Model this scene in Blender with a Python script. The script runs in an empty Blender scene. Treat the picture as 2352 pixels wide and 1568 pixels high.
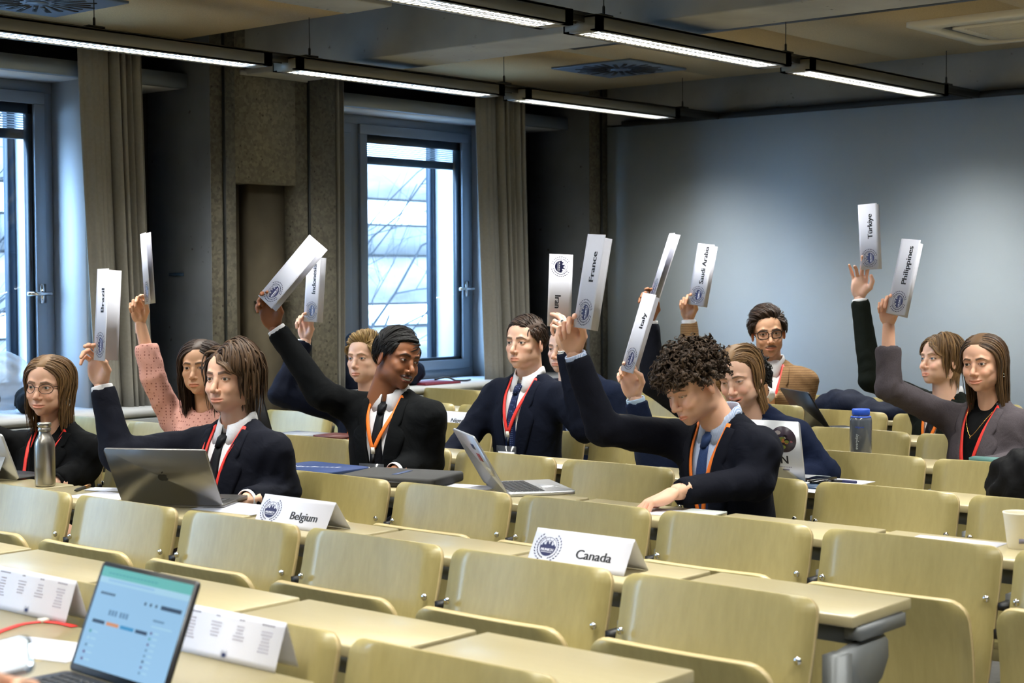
import bpy, bmesh, math, random
import numpy as np
from mathutils import Vector, Matrix, Euler

C = bpy.context.scene.collection
SC = bpy.context.scene
random.seed(7)
RNG = np.random.default_rng(11)
PI = math.pi

# ---------------------------------------------------------------- camera
CAM_H = 1.47
FPX, CPX, CPY = 3702.0, 1176.0, 784.0
YAW, PIT, ROL = 0.7072, 0.0383, -0.005
FW = np.array([-math.sin(YAW) * math.cos(PIT), math.cos(YAW) * math.cos(PIT), -math.sin(PIT)])
_rt = np.array([math.cos(YAW), math.sin(YAW), 0.0])
_up = np.cross(_rt, FW)
RT = _rt * math.cos(ROL) + _up * math.sin(ROL)
UP = _up * math.cos(ROL) - _rt * math.sin(ROL)
EYE = np.array([0.0, 0.0, CAM_H])
cam_data = bpy.data.cameras.new('camera')
cam = bpy.data.objects.new('camera', cam_data)
C.objects.link(cam)
cam.matrix_world = Matrix(((RT[0], UP[0], -FW[0], 0.0), (RT[1], UP[1], -FW[1], 0.0),
                           (RT[2], UP[2], -FW[2], CAM_H), (0, 0, 0, 1)))
cam_data.sensor_width = 36.0
cam_data.lens = FPX / 2352.0 * 36.0
cam_data.clip_start = 0.05
cam_data.clip_end = 300
cam_data.dof.use_dof = True
cam_data.dof.focus_distance = 5.9
cam_data.dof.aperture_fstop = 5.6
SC.camera = cam


def ray(px, py):
    return FW + RT * (px - CPX) / FPX - UP * (py - CPY) / FPX


def at(px, py, d):
    """point seen at a pixel, d metres in front of the camera plane"""
    return EYE + ray(px, py) * d


def on_y(px, py, y):
    r = ray(px, py)
    return EYE + r * (y / r[1])


def on_z(px, py, z):
    r = ray(px, py)
    return EYE + r * ((z - CAM_H) / r[2])


def on_x(px, py, x):
    r = ray(px, py)
    return EYE + r * (x / r[0])


def depth(p):
    return float(np.dot(np.asarray(p) - EYE, FW))


# ---------------------------------------------------------------- view, world, lights
SC.view_settings.view_transform = 'Standard'
SC.view_settings.look = 'None'
SC.view_settings.gamma = 1.0
SC.view_settings.use_curve_mapping = False
SC.view_settings.exposure = 0.0
SC.cycles.use_denoising = True
SC.cycles.max_bounces = 7
SC.cycles.diffuse_bounces = 4
SC.cycles.glossy_bounces = 3
SC.cycles.transmission_bounces = 6
SC.cycles.transparent_max_bounces = 8
SC.cycles.caustics_reflective = False
SC.cycles.caustics_refractive = False
SC.cycles.sample_clamp_indirect = 6.0

world = bpy.data.worlds.new('overcast_sky')
SC.world = world
world.use_nodes = True
_nt = world.node_tree
_bg = _nt.nodes['Background']
_bg.inputs['Color'].default_value = (0.42, 0.67, 1.0, 1)
_bg.inputs['Strength'].default_value = 26.0


def area_light(name, loc, size_x, size_y, power, col, rot=(0, 0, 0), spread=PI, portal=False):
    ld = bpy.data.lights.new(name, 'AREA')
    ld.shape = 'RECTANGLE'
    ld.size, ld.size_y = size_x, size_y
    ld.energy = power
    ld.color = col
    ld.spread = spread
    ob = bpy.data.objects.new(name, ld)
    C.objects.link(ob)
    ob.location = loc
    ob.rotation_euler = rot
    if portal:
        ld.cycles.is_portal = True
    return ob


# bays of the window wall (module 3.26 m): opening y0..y1
MOD = 3.26
BAYS = [(6.55 - MOD * k, 8.10 - MOD * k) for k in range(0, 4)]
WIN_X = -7.30
LAMP_W = 60.0
LAMP_COL = (0.985, 0.98, 0.925)

# ---------------------------------------------------------------- small helpers


def lin(r, g, b):
    f = lambda c: (c / 255 / 12.92) if c / 255 <= 0.04045 else ((c / 255 + 0.055) / 1.055) ** 2.4
    return (f(r), f(g), f(b), 1.0)


def new_mat(name):
    m = bpy.data.materials.new(name)
    m.use_nodes = True
    nt = m.node_tree
    return m, nt, nt.nodes['Principled BSDF']


def mat(name, col, rough=0.5, metal=0.0, noise=0.0, scale=20.0, stretch=(1, 1, 1), bump=0.0, bscale=80.0,
        spec=0.5, coord='Object', emit=None, estr=0.0, alpha=1.0, coat=0.0, sheen=0.0):
    m, nt, b = new_mat(name)
    b.inputs['Base Color'].default_value = col
    b.inputs['Roughness'].default_value = rough
    b.inputs['Metallic'].default_value = metal
    b.inputs['Specular IOR Level'].default_value = spec
    if coat:
        b.inputs['Coat Weight'].default_value = coat
        b.inputs['Coat Roughness'].default_value = 0.15
    if sheen:
        b.inputs['Sheen Weight'].default_value = sheen
        b.inputs['Sheen Roughness'].default_value = 0.5
    if alpha < 1:
        b.inputs['Alpha'].default_value = alpha
    if emit is not None:
        b.inputs['Emission Color'].default_value = emit
        b.inputs['Emission Strength'].default_value = estr
    if noise or bump:
        tc = nt.nodes.new('ShaderNodeTexCoord')
        mp = nt.nodes.new('ShaderNodeMapping')
        mp.inputs['Scale'].default_value = stretch
        nt.links.new(tc.outputs[coord], mp.inputs['Vector'])
    if noise:
        nz = nt.nodes.new('ShaderNodeTexNoise')
        nz.inputs['Scale'].default_value = scale
        nz.inputs['Detail'].default_value = 5
        nt.links.new(mp.outputs[0], nz.inputs['Vector'])
        rp = nt.nodes.new('ShaderNodeValToRGB')
        lo = tuple(max(0, c * (1 - noise)) for c in col[:3]) + (1,)
        hi = tuple(min(1, c * (1 + noise)) for c in col[:3]) + (1,)
        rp.color_ramp.elements[0].position = 0.3
        rp.color_ramp.elements[1].position = 0.7
        rp.color_ramp.elements[0].color = lo
        rp.color_ramp.elements[1].color = hi
        nt.links.new(nz.outputs['Fac'], rp.inputs[0])
        nt.links.new(rp.outputs[0], b.inputs['Base Color'])
    if bump:
        n2 = nt.nodes.new('ShaderNodeTexNoise')
        n2.inputs['Scale'].default_value = bscale
        n2.inputs['Detail'].default_value = 4
        nt.links.new(mp.outputs[0], n2.inputs['Vector'])
        bp = nt.nodes.new('ShaderNodeBump')
        bp.inputs['Strength'].default_value = bump
        bp.inputs['Distance'].default_value = 0.01
        nt.links.new(n2.outputs['Fac'], bp.inputs['Height'])
        nt.links.new(bp.outputs[0], b.inputs['Normal'])
    return m


def concrete(name, col, specks=0.0, rough=0.85):
    m, nt, b = new_mat(name)
    tc = nt.nodes.new('ShaderNodeTexCoord')
    n1 = nt.nodes.new('ShaderNodeTexNoise'); n1.inputs['Scale'].default_value = 2.2; n1.inputs['Detail'].default_value = 8
    nt.links.new(tc.outputs['Object'], n1.inputs['Vector'])
    rp = nt.nodes.new('ShaderNodeValToRGB')
    rp.color_ramp.elements[0].position = 0.3; rp.color_ramp.elements[1].position = 0.72
    rp.color_ramp.elements[0].color = tuple(c * 0.72 for c in col[:3]) + (1,)
    rp.color_ramp.elements[1].color = tuple(min(1, c * 1.2) for c in col[:3]) + (1,)
    nt.links.new(n1.outputs['Fac'], rp.inputs[0])
    out = rp.outputs[0]
    v = nt.nodes.new('ShaderNodeTexVoronoi'); v.inputs['Scale'].default_value = 38.0 if specks else 22.0
    nt.links.new(tc.outputs['Object'], v.inputs['Vector'])
    r2 = nt.nodes.new('ShaderNodeValToRGB')
    r2.color_ramp.elements[0].position = 0.12; r2.color_ramp.elements[1].position = 0.30
    r2.color_ramp.elements[0].color = (1, 1, 1, 1); r2.color_ramp.elements[1].color = (0, 0, 0, 1)
    nt.links.new(v.outputs['Distance'], r2.inputs[0])
    n3 = nt.nodes.new('ShaderNodeTexNoise'); n3.inputs['Scale'].default_value = 26.0
    nt.links.new(tc.outputs['Object'], n3.inputs['Vector'])
    r3 = nt.nodes.new('ShaderNodeValToRGB')
    r3.color_ramp.elements[0].position = 0.50 if specks else 0.62; r3.color_ramp.elements[1].position = 0.66 if specks else 0.72
    nt.links.new(n3.outputs['Fac'], r3.inputs[0])
    mul = nt.nodes.new('ShaderNodeMath'); mul.operation = 'MULTIPLY'
    nt.links.new(r2.outputs[0], mul.inputs[0]); nt.links.new(r3.outputs[0], mul.inputs[1])
    mx = nt.nodes.new('ShaderNodeMix'); mx.data_type = 'RGBA'
    mx.inputs['B'].default_value = (0.035, 0.030, 0.024, 1)
    nt.links.new(mul.outputs[0], mx.inputs['Factor']); nt.links.new(out, mx.inputs['A'])
    out = mx.outputs['Result']
    if specks:
        v2 = nt.nodes.new('ShaderNodeTexVoronoi'); v2.inputs['Scale'].default_value = 60.0
        nt.links.new(tc.outputs['Object'], v2.inputs['Vector'])
        hs = nt.nodes.new('ShaderNodeMix'); hs.data_type = 'RGBA'; hs.blend_type = 'OVERLAY'
        hs.inputs['Factor'].default_value = specks
        sp = nt.nodes.new('ShaderNodeSeparateColor'); nt.links.new(v2.outputs['Color'], sp.inputs[0])
        nt.links.new(out, hs.inputs['A']); nt.links.new(sp.outputs[0], hs.inputs['B'])
        out = hs.outputs['Result']
    nt.links.new(out, b.inputs['Base Color'])
    b.inputs['Roughness'].default_value = rough
    bp = nt.nodes.new('ShaderNodeBump'); bp.inputs['Strength'].default_value = 0.35; bp.inputs['Distance'].default_value = 0.006
    bp.invert = True
    nt.links.new(mul.outputs[0], bp.inputs['Height']); nt.links.new(bp.outputs[0], b.inputs['Normal'])
    return m


def wood(name, c1, c2, rough=0.38, axis='z', coat=0.25):
    """pale veneer with long faint grain along one axis of the object"""
    m, nt, b = new_mat(name)
    tc = nt.nodes.new('ShaderNodeTexCoord')
    info = nt.nodes.new('ShaderNodeObjectInfo')
    mul = nt.nodes.new('ShaderNodeMath'); mul.operation = 'MULTIPLY'; mul.inputs[1].default_value = 37.0
    nt.links.new(info.outputs['Random'], mul.inputs[0])
    cmb = nt.nodes.new('ShaderNodeCombineXYZ')
    for i in range(3):
        nt.links.new(mul.outputs[0], cmb.inputs[i])
    add = nt.nodes.new('ShaderNodeVectorMath'); add.operation = 'ADD'
    nt.links.new(tc.outputs['Object'], add.inputs[0]); nt.links.new(cmb.outputs[0], add.inputs[1])
    mp = nt.nodes.new('ShaderNodeMapping')
    mp.inputs['Scale'].default_value = {'z': (1, 1, 0.06), 'x': (0.06, 1, 1), 'y': (1, 0.06, 1)}[axis]
    nt.links.new(add.outputs[0], mp.inputs['Vector'])
    n1 = nt.nodes.new('ShaderNodeTexNoise'); n1.inputs['Scale'].default_value = 60; n1.inputs['Detail'].default_value = 6
    n1.inputs['Roughness'].default_value = 0.65
    nt.links.new(mp.outputs[0], n1.inputs['Vector'])
    n2 = nt.nodes.new('ShaderNodeTexNoise'); n2.inputs['Scale'].default_value = 4.5; n2.inputs['Detail'].default_value = 3
    nt.links.new(mp.outputs[0], n2.inputs['Vector'])
    ad = nt.nodes.new('ShaderNodeMath'); ad.operation = 'ADD'
    h = nt.nodes.new('ShaderNodeMath'); h.operation = 'MULTIPLY'; h.inputs[1].default_value = 0.45
    nt.links.new(n1.outputs['Fac'], h.inputs[0])
    h2 = nt.nodes.new('ShaderNodeMath'); h2.operation = 'MULTIPLY'; h2.inputs[1].default_value = 0.55
    nt.links.new(n2.outputs['Fac'], h2.inputs[0])
    nt.links.new(h.outputs[0], ad.inputs[0]); nt.links.new(h2.outputs[0], ad.inputs[1])
    rp = nt.nodes.new('ShaderNodeValToRGB')
    rp.color_ramp.elements[0].position = 0.36; rp.color_ramp.elements[1].position = 0.66
    rp.color_ramp.elements[0].color = c1; rp.color_ramp.elements[1].color = c2
    nt.links.new(ad.outputs[0], rp.inputs[0])
    vr = nt.nodes.new('ShaderNodeMath'); vr.operation = 'MULTIPLY_ADD'
    vr.inputs[1].default_value = 0.16; vr.inputs[2].default_value = 0.92
    nt.links.new(info.outputs['Random'], vr.inputs[0])
    hsv = nt.nodes.new('ShaderNodeHueSaturation')
    nt.links.new(vr.outputs[0], hsv.inputs['Value']); nt.links.new(rp.outputs[0], hsv.inputs['Color'])
    nt.links.new(hsv.outputs[0], b.inputs['Base Color'])
    b.inputs['Roughness'].default_value = rough
    b.inputs['Coat Weight'].default_value = coat
    b.inputs['Coat Roughness'].default_value = 0.22
    return m


def vcol_mat(name, rough=0.5, sss=0.0, spec=0.5, bump=0.0, bscale=400.0, aniso=0.0, sheen=0.0):
    """colour comes from the mesh's own colour attribute (skin, hair, eyes)"""
    m, nt, b = new_mat(name)
    a = nt.nodes.new('ShaderNodeAttribute'); a.attribute_name = 'Col'
    nt.links.new(a.outputs['Color'], b.inputs['Base Color'])
    b.inputs['Roughness'].default_value = rough
    b.inputs['Specular IOR Level'].default_value = spec
    if sss:
        b.inputs['Subsurface Weight'].default_value = sss
        b.inputs['Subsurface Radius'].default_value = (0.012, 0.004, 0.002)
        b.inputs['Subsurface Scale'].default_value = 0.6
    if bump:
        tc = nt.nodes.new('ShaderNodeTexCoord')
        n = nt.nodes.new('ShaderNodeTexNoise'); n.inputs['Scale'].default_value = bscale
        nt.links.new(tc.outputs['Object'], n.inputs['Vector'])
        bp = nt.nodes.new('ShaderNodeBump'); bp.inputs['Strength'].default_value = bump; bp.inputs['Distance'].default_value = 0.002
        nt.links.new(n.outputs['Fac'], bp.inputs['Height']); nt.links.new(bp.outputs[0], b.inputs['Normal'])
    if sheen:
        b.inputs['Sheen Weight'].default_value = sheen
    return m


class Geo:
    """collects vertices and faces of ONE mesh object"""

    def __init__(s):
        s.v, s.f, s.c, s.m, s.n = [], [], [], [], 0

    def add(s, verts, faces, mi=0, col=None):
        verts = np.asarray(verts, float).reshape(-1, 3)
        s.v.append(verts)
        cc = np.ones((len(verts), 4))
        if col is not None:
            col = np.asarray(col, float)
            if col.ndim == 1:
                cc[:, :len(col)] = col
            else:
                cc[:, :col.shape[1]] = col
        s.c.append(cc)
        if isinstance(faces, np.ndarray):
            s.f.append(faces + s.n); s.m.append(np.full(len(faces), mi))
        else:
            for k in sorted({len(q) for q in faces}):
                arr = np.array([q for q in faces if len(q) == k], int)
                s.f.append(arr + s.n); s.m.append(np.full(len(arr), mi))
        s.n += len(verts)
        return s

    def box(s, x0, x1, y0, y1, z0, z1, mi=0, M=None):
        v = np.array([(x, y, z) for x in (x0, x1) for y in (y0, y1) for z in (z0, z1)], float)
        f = [(0, 1, 3, 2), (4, 6, 7, 5), (0, 4, 5, 1), (2, 3, 7, 6), (0, 2, 6, 4), (1, 5, 7, 3)]
        if M is not None:
            v = xf(M, v)
        return s.add(v, f, mi)

    def prism(s, pts, n, mi=0):
        """closed polygon pts (3D, ordered) extruded by vector n"""
        p = np.asarray(pts, float); n = np.asarray(n, float); k = len(p)
        v = np.vstack([p, p + n])
        f = [tuple(range(k))[::-1], tuple(range(k, 2 * k))]
        f += [(i, (i + 1) % k, k + (i + 1) % k, k + i) for i in range(k)]
        return s.add(v, f, mi)

    def tube(s, pts, rad, n=8, mi=0, col=None, caps=True):
        p = np.asarray(pts, float); k = len(p)
        rad = np.full(k, rad, float) if np.isscalar(rad) else np.asarray(rad, float)
        t = np.gradient(p, axis=0); t /= np.linalg.norm(t, axis=1)[:, None] + 1e-12
        ref = np.array([0, 0, 1.0]) if abs(t[0][2]) < 0.9 else np.array([1.0, 0, 0])
        u = np.cross(t[0], ref); u /= np.linalg.norm(u)
        V = []
        a = np.arange(n) * 2 * PI / n
        for i in range(k):
            u = u - t[i] * np.dot(u, t[i]); u /= np.linalg.norm(u) + 1e-12
            w = np.cross(t[i], u)
            V.append(p[i] + rad[i] * (np.cos(a)[:, None] * u + np.sin(a)[:, None] * w))
        V = np.vstack(V)
        f = [(i * n + j, i * n + (j + 1) % n, (i + 1) * n + (j + 1) % n, (i + 1) * n + j) for i in range(k - 1) for j in range(n)]
        if caps:
            f += [tuple(range(n))[::-1], tuple(range((k - 1) * n, k * n))]
        return s.add(V, f, mi, col)

    def lathe(s, prof, n=24, mi=0, M=None, caps=True):
        """prof: list of (r, z)"""
        a = np.arange(n) * 2 * PI / n
        V = np.vstack([np.stack([r * np.cos(a), r * np.sin(a), np.full(n, z)], 1) for r, z in prof])
        k = len(prof)
        f = [(i * n + j, i * n + (j + 1) % n, (i + 1) * n + (j + 1) % n, (i + 1) * n + j) for i in range(k - 1) for j in range(n)]
        if caps:
            f += [tuple(range(n))[::-1], tuple(range((k - 1) * n, k * n))]
        if M is not None:
            V = xf(M, V)
        return s.add(V, f, mi)

    def ball(s, c, r, n=12, mi=0, col=None):
        r = np.array([r] * 3 if np.isscalar(r) else r, float)
        m = n // 2
        V = [(0, 0, 1)] + [(math.sin(PI * i / m) * math.cos(2 * PI * j / n), math.sin(PI * i / m) * math.sin(2 * PI * j / n), math.cos(PI * i / m))
                           for i in range(1, m) for j in range(n)] + [(0, 0, -1)]
        f = [(0, 1 + j, 1 + (j + 1) % n) for j in range(n)]
        f += [(1 + i * n + j, 1 + (i + 1) * n + j, 1 + (i + 1) * n + (j + 1) % n, 1 + i * n + (j + 1) % n) for i in range(m - 2) for j in range(n)]
        L = len(V) - 1
        f += [(L, 1 + (m - 2) * n + (j + 1) % n, 1 + (m - 2) * n + j) for j in range(n)]
        return s.add(np.array(V) * r + np.asarray(c, float), f, mi, col)

    def mesh(s, name, mats, smooth=False, col=False):
        me = bpy.data.meshes.new(name)
        V = np.vstack(s.v)
        me.vertices.add(len(V)); me.vertices.foreach_set('co', V.astype(np.float32).ravel())
        nl = sum(a.size for a in s.f); npoly = sum(len(a) for a in s.f)
        me.loops.add(nl); me.polygons.add(npoly)
        me.loops.foreach_set('vertex_index', np.concatenate([a.ravel() for a in s.f]).astype(np.int32))
        tot = np.concatenate([np.full(len(a), a.shape[1]) for a in s.f])
        st = np.concatenate([[0], np.cumsum(tot)[:-1]])
        me.polygons.foreach_set('loop_start', st.astype(np.int32))
        me.polygons.foreach_set('material_index', np.concatenate(s.m).astype(np.int32))
        if smooth:
            me.polygons.foreach_set('use_smooth', np.ones(npoly, bool))
        for m in (mats if isinstance(mats, (list, tuple)) else [mats]):
            me.materials.append(m)
        if col:
            ca = me.color_attributes.new('Col', 'FLOAT_COLOR', 'POINT')
            ca.data.foreach_set('color', np.vstack(s.c).astype(np.float32).ravel())
        me.update(calc_edges=True)
        return me

    def build(s, name, mats, parent=None, smooth=False, col=False, bevel=0.0, seg=2, loc=None, rot=None):
        ob = bpy.data.objects.new(name, s.mesh(name, mats, smooth, col))
        C.objects.link(ob)
        if parent is not None:
            ob.parent = parent
        if loc is not None:
            ob.location = loc
        if rot is not None:
            ob.rotation_euler = rot
        if bevel:
            md = ob.modifiers.new('bevel', 'BEVEL'); md.width = bevel; md.segments = seg; md.limit_method = 'ANGLE'
        return ob


def xf(M, v):
    A = np.array(M, float)
    return np.asarray(v, float) @ A[:3, :3].T + A[:3, 3]


def frame(o, x, y, z):
    """4x4 from origin and axes"""
    M = np.eye(4); M[:3, 0], M[:3, 1], M[:3, 2], M[:3, 3] = x, y, z, o
    return M


def nrm(v):
    v = np.asarray(v, float)
    return v / (np.linalg.norm(v) + 1e-12)


def tag(o, label=None, cat=None, group=None, kind=None):
    if label: o['label'] = label
    if cat: o['category'] = cat
    if group: o['group'] = group
    if kind: o['kind'] = kind
    return o


def thing(name, loc, label, cat, group=None, rz=0.0, M=None):
    o = bpy.data.objects.new(name, None)
    o.empty_display_size = 0.1
    C.objects.link(o)
    if M is not None:
        o.matrix_world = Matrix([list(r) for r in M])
    else:
        o.location = loc; o.rotation_euler = (0, 0, rz)
    return tag(o, label, cat, group)


def copy_tree(o, parent=None):
    c = o.copy(); C.objects.link(c)
    if parent is not None:
        c.parent = parent
    for ch in list(o.children):
        copy_tree(ch, c)
    return c


def text_geo(txt, size, bold=0.0, align='CENTER', spacing=1.0):
    """flat letters as vertices / faces in the XY plane, heavy stems and thin bars like a Didone face"""
    cu = bpy.data.curves.new('t', 'FONT')
    cu.body = txt; cu.size = size; cu.align_x = align; cu.align_y = 'CENTER'; cu.space_character = spacing
    cu.resolution_u = 3
    ob = bpy.data.objects.new('t', cu); C.objects.link(ob)
    dg = bpy.context.evaluated_depsgraph_get()
    me = ob.evaluated_get(dg).to_mesh()
    V = np.array([v.co[:] for v in me.vertices]); F = [tuple(p.vertices) for p in me.polygons]
    ob.evaluated_get(dg).to_mesh_clear()
    bpy.data.objects.remove(ob); bpy.data.curves.remove(cu)
    return V, F


def put_text(g, txt, size, M, mi=0, bold=0.0, lift=0.0004, align='CENTER', spacing=1.0):
    V, F = text_geo(txt, size, align=align, spacing=spacing)
    for k, dx in enumerate(([-bold, 0, bold] if bold else [0])):
        W = V.copy(); W[:, 0] += dx; W[:, 2] += lift + k * 0.00004
        g.add(xf(M, W), F, mi)


def rrect(w, h, r, n=5):
    """rounded rectangle outline centred at 0, CCW"""
    out = []
    for cx, cy, a0 in ((w / 2 - r, h / 2 - r, 0), (-w / 2 + r, h / 2 - r, 90), (-w / 2 + r, -h / 2 + r, 180), (w / 2 - r, -h / 2 + r, 270)):
        for i in range(n + 1):
            a = math.radians(a0 + 90 * i / n)
            out.append((cx + r * math.cos(a), cy + r * math.sin(a)))
    return out


# ---------------------------------------------------------------- materials
M_CONC = concrete('concrete_ceiling', lin(150, 150, 146))
M_CONCP = concrete('concrete_pillar', lin(112, 118, 126))
M_AGG = concrete('exposed_aggregate', lin(108, 104, 92), specks=0.25)
M_WALLW = mat('white_wall_paint', lin(226, 238, 247), 0.75, noise=0.02, scale=3)
M_DARKW = mat('dark_wall_paint', lin(52, 52, 54), 0.8, noise=0.06, scale=4)
M_FLOOR = mat('grey_linoleum', lin(140, 139, 136), 0.45, noise=0.10, scale=25)
M_PANEL = mat('particle_board', lin(176, 156, 118), 0.85, noise=0.16, scale=170, bump=0.1, bscale=200)
M_TRACK = mat('dark_rail', lin(58, 57, 52), 0.5, metal=0.2)
M_LAMPB = mat('grey_lamp_housing', lin(120, 117, 106), 0.45, metal=0.1)
M_LOUV = mat('lamp_louvre', lin(225, 228, 232), 0.22, metal=0.75)
M_TUBE = mat('lamp_tube', lin(255, 250, 240), 0.5, emit=(1.0, 0.93, 0.80, 1), estr=1.5)
M_ALU = mat('grey_window_aluminium', lin(128, 138, 150), 0.42, metal=0.25)
M_ALUD = mat('dark_window_gasket', lin(34, 44, 54), 0.4)
M_REVEAL = mat('white_reveal', lin(205, 208, 212), 0.5)
M_BLIND = mat('blind_slat', lin(150, 158, 165), 0.4, metal=0.3)
M_STEEL = mat('grey_steel_paint', lin(118, 121, 122), 0.45, metal=0.3)
M_CAB = mat('grey_cabinet', lin(150, 155, 158), 0.5, noise=0.03, scale=5)
M_CURT = mat('beige_curtain', lin(140, 137, 130), 0.9, noise=0.06, scale=60, bump=0.1, bscale=300)
M_CHROME = mat('chrome', lin(225, 225, 225), 0.12, metal=1.0)
M_BLACK = mat('black_plastic', lin(18, 18, 20), 0.45)
M_WHITEP = mat('white_plastic', lin(226, 222, 208), 0.4)
M_BACK = wood('beech_veneer', lin(149, 136, 84), lin(168, 154, 100), 0.42, 'z', 0.2)
M_EDGE = wood('beech_ply_edge', lin(184, 163, 114), lin(200, 182, 136), 0.4, 'x', 0.2)
M_DESK = wood('beech_worktop', lin(174, 162, 124), lin(184, 172, 135), 0.30, 'x', 0.35)
M_PAPER = mat('white_paper', lin(214, 215, 226), 0.7)
M_INK = mat('black_ink', lin(20, 20, 26), 0.6)
M_NAVYINK = mat('navy_ink', lin(26, 30, 74), 0.55)
M_GREYINK = mat('grey_ink', lin(128, 124, 140), 0.6)
# ---------------------------------------------------------------- the setting
XW = -6.75      # front plane of pillars and cabinet
YB = 8.95       # back wall
XR, YF = 3.2, -3.4


def struct(name, g, m, parent=None, **k):
    o = g.build(name, m, parent, **k)
    if parent is None:
        o['kind'] = 'structure'
    return o


struct('floor', Geo().box(-7.6, XR, YF, YB + 0.2, -0.1, 0.0), M_FLOOR)
struct('wall_back', Geo().box(-7.6, XR, YB + 0.02, YB + 0.2, 0, 3.0), M_DARKW)
struct('wall_right', Geo().box(XR, XR + 0.15, YF, YB + 0.2, 0, 3.0), M_WALLW)
struct('wall_front', Geo().box(-7.6, XR + 0.15, YF - 0.15, YF, 0, 3.0), M_WALLW)
# white projection wall panel in front of the back wall, in two sheets
g = Geo(); g.box(-6.755, XR, YB - 0.03, YB + 0.01, 0.0, 2.515); g.box(-6.785, -6.757, YB - 0.03, YB + 0.01, 0.0, 1.33)
struct('wall_panel', g, M_WALLW)
# ceiling: slab, beams, hung boards
struct('ceiling', Geo().box(-7.6, XR + 0.15, YF - 0.15, YB + 0.2, 3.0, 3.15), M_CONC)
for y0, y1 in ((5.70, 6.10), (2.44, 2.84), (-0.82, -0.42)):
    struct('ceiling_beam', Geo().box(-6.95, XR, y0, y1, 2.575, 3.0), M_CONC, bevel=0.008)
struct('ceiling_beam', Geo().box(-7.5, XR, 8.92, 9.15, 2.53, 3.0), M_CONC)
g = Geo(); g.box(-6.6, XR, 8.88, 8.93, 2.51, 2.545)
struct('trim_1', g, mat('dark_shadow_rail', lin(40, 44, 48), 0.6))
struct('ceiling_beam', Geo().box(-5.60, -5.30, 2.84, 5.36, 2.735, 3.0), M_CONC, bevel=0.006)
for k, (x0, x1, y0, y1) in enumerate(((-6.9, -5.56, 2.95, 5.36), (-6.9, XR - 0.1, 6.62, 8.66), (-5.2, XR - 0.1, 2.95, 5.3), (-6.9, XR - 0.1, -0.3, 2.3))):
    if k == 2:
        continue
    n = max(1, int(round((x1 - x0) / 1.25)))
    base = None
    for i in range(n):
        a = x0 + (x1 - x0) * i / n; b = x0 + (x1 - x0) * (i + 1) / n
        o = struct('ceiling_board', Geo().box(a + 0.001, b - 0.001, y0, y1, 2.74, 2.765), M_PANEL)
# dark slot channel along the near edge of the far boards
struct('trim_2', Geo().box(-5.5, XR - 0.1, 6.92, 6.975, 2.725, 2.742), mat('dark_slot_channel', lin(40, 44, 46), 0.5))
struct('trim_3', Geo().box(-5.5, XR - 0.1, 6.976, 6.99, 2.732, 2.742), M_ALU)

# window wall: outer leaf with openings, lintel box, sill, pillars
g = Geo()
edges = [YF]
for a, b in sorted(BAYS):
    edges += [a, b]
edges += [YB + 0.1]
for i in range(0, len(edges), 2):
    g.box(WIN_X - 0.25, WIN_X - 0.02, edges[i], edges[i + 1], 0, 3.0)
for a, b in BAYS:
    g.box(WIN_X - 0.25, WIN_X - 0.02, a, b, 0, 0.80); g.box(WIN_X - 0.25, WIN_X - 0.02, a, b, 2.53, 3.0)
struct('wall_left', g, M_DARKW)
for k in range(0, 4):
    yp = 5.457 + MOD - MOD * k
    y1 = yp + 0.9 if k else YB + 0.02
    g = Geo()
    if k == 1:      # the pillar with the tall niche
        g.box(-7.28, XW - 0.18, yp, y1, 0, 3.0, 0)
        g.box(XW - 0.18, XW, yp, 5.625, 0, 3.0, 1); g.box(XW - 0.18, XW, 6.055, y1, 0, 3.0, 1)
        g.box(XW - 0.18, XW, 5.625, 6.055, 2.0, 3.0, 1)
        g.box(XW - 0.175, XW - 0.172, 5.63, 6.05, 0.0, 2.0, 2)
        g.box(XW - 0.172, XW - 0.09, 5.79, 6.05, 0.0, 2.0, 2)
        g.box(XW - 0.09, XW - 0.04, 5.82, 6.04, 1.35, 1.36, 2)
    else:
        g.box(-7.28, XW - 0.01, yp, y1, 0, 3.0, 0); g.box(XW - 0.01, XW, yp, y1, 0, 3.0, 1)
    g.box(-7.28, XW, yp - 0.004, yp, 0, 3.0, 0)
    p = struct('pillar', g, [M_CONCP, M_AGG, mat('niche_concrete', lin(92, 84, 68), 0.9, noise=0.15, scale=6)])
    for yy in ([0.085, 0.69] if k == 1 else [0.125]):
        t = Geo().tube([(XW + 0.008, yp + yy, 0.0), (XW + 0.008, yp + yy, 2.99)], 0.008, 8)
        struct('conduit', t, mat('dark_conduit', lin(30, 34, 34), 0.5), p)
    if k == 1:
        struct('anchor_plate', Geo().box(-7.10, -6.98, yp - 0.012, yp - 0.003, 1.50, 1.515), mat('blue_tape', lin(45, 75, 105), 0.6), p)
        struct('beam_bearing', Geo().box(XW, XW + 0.012, 5.66, 6.14, 2.575, 2.60), M_CONC, p)
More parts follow.
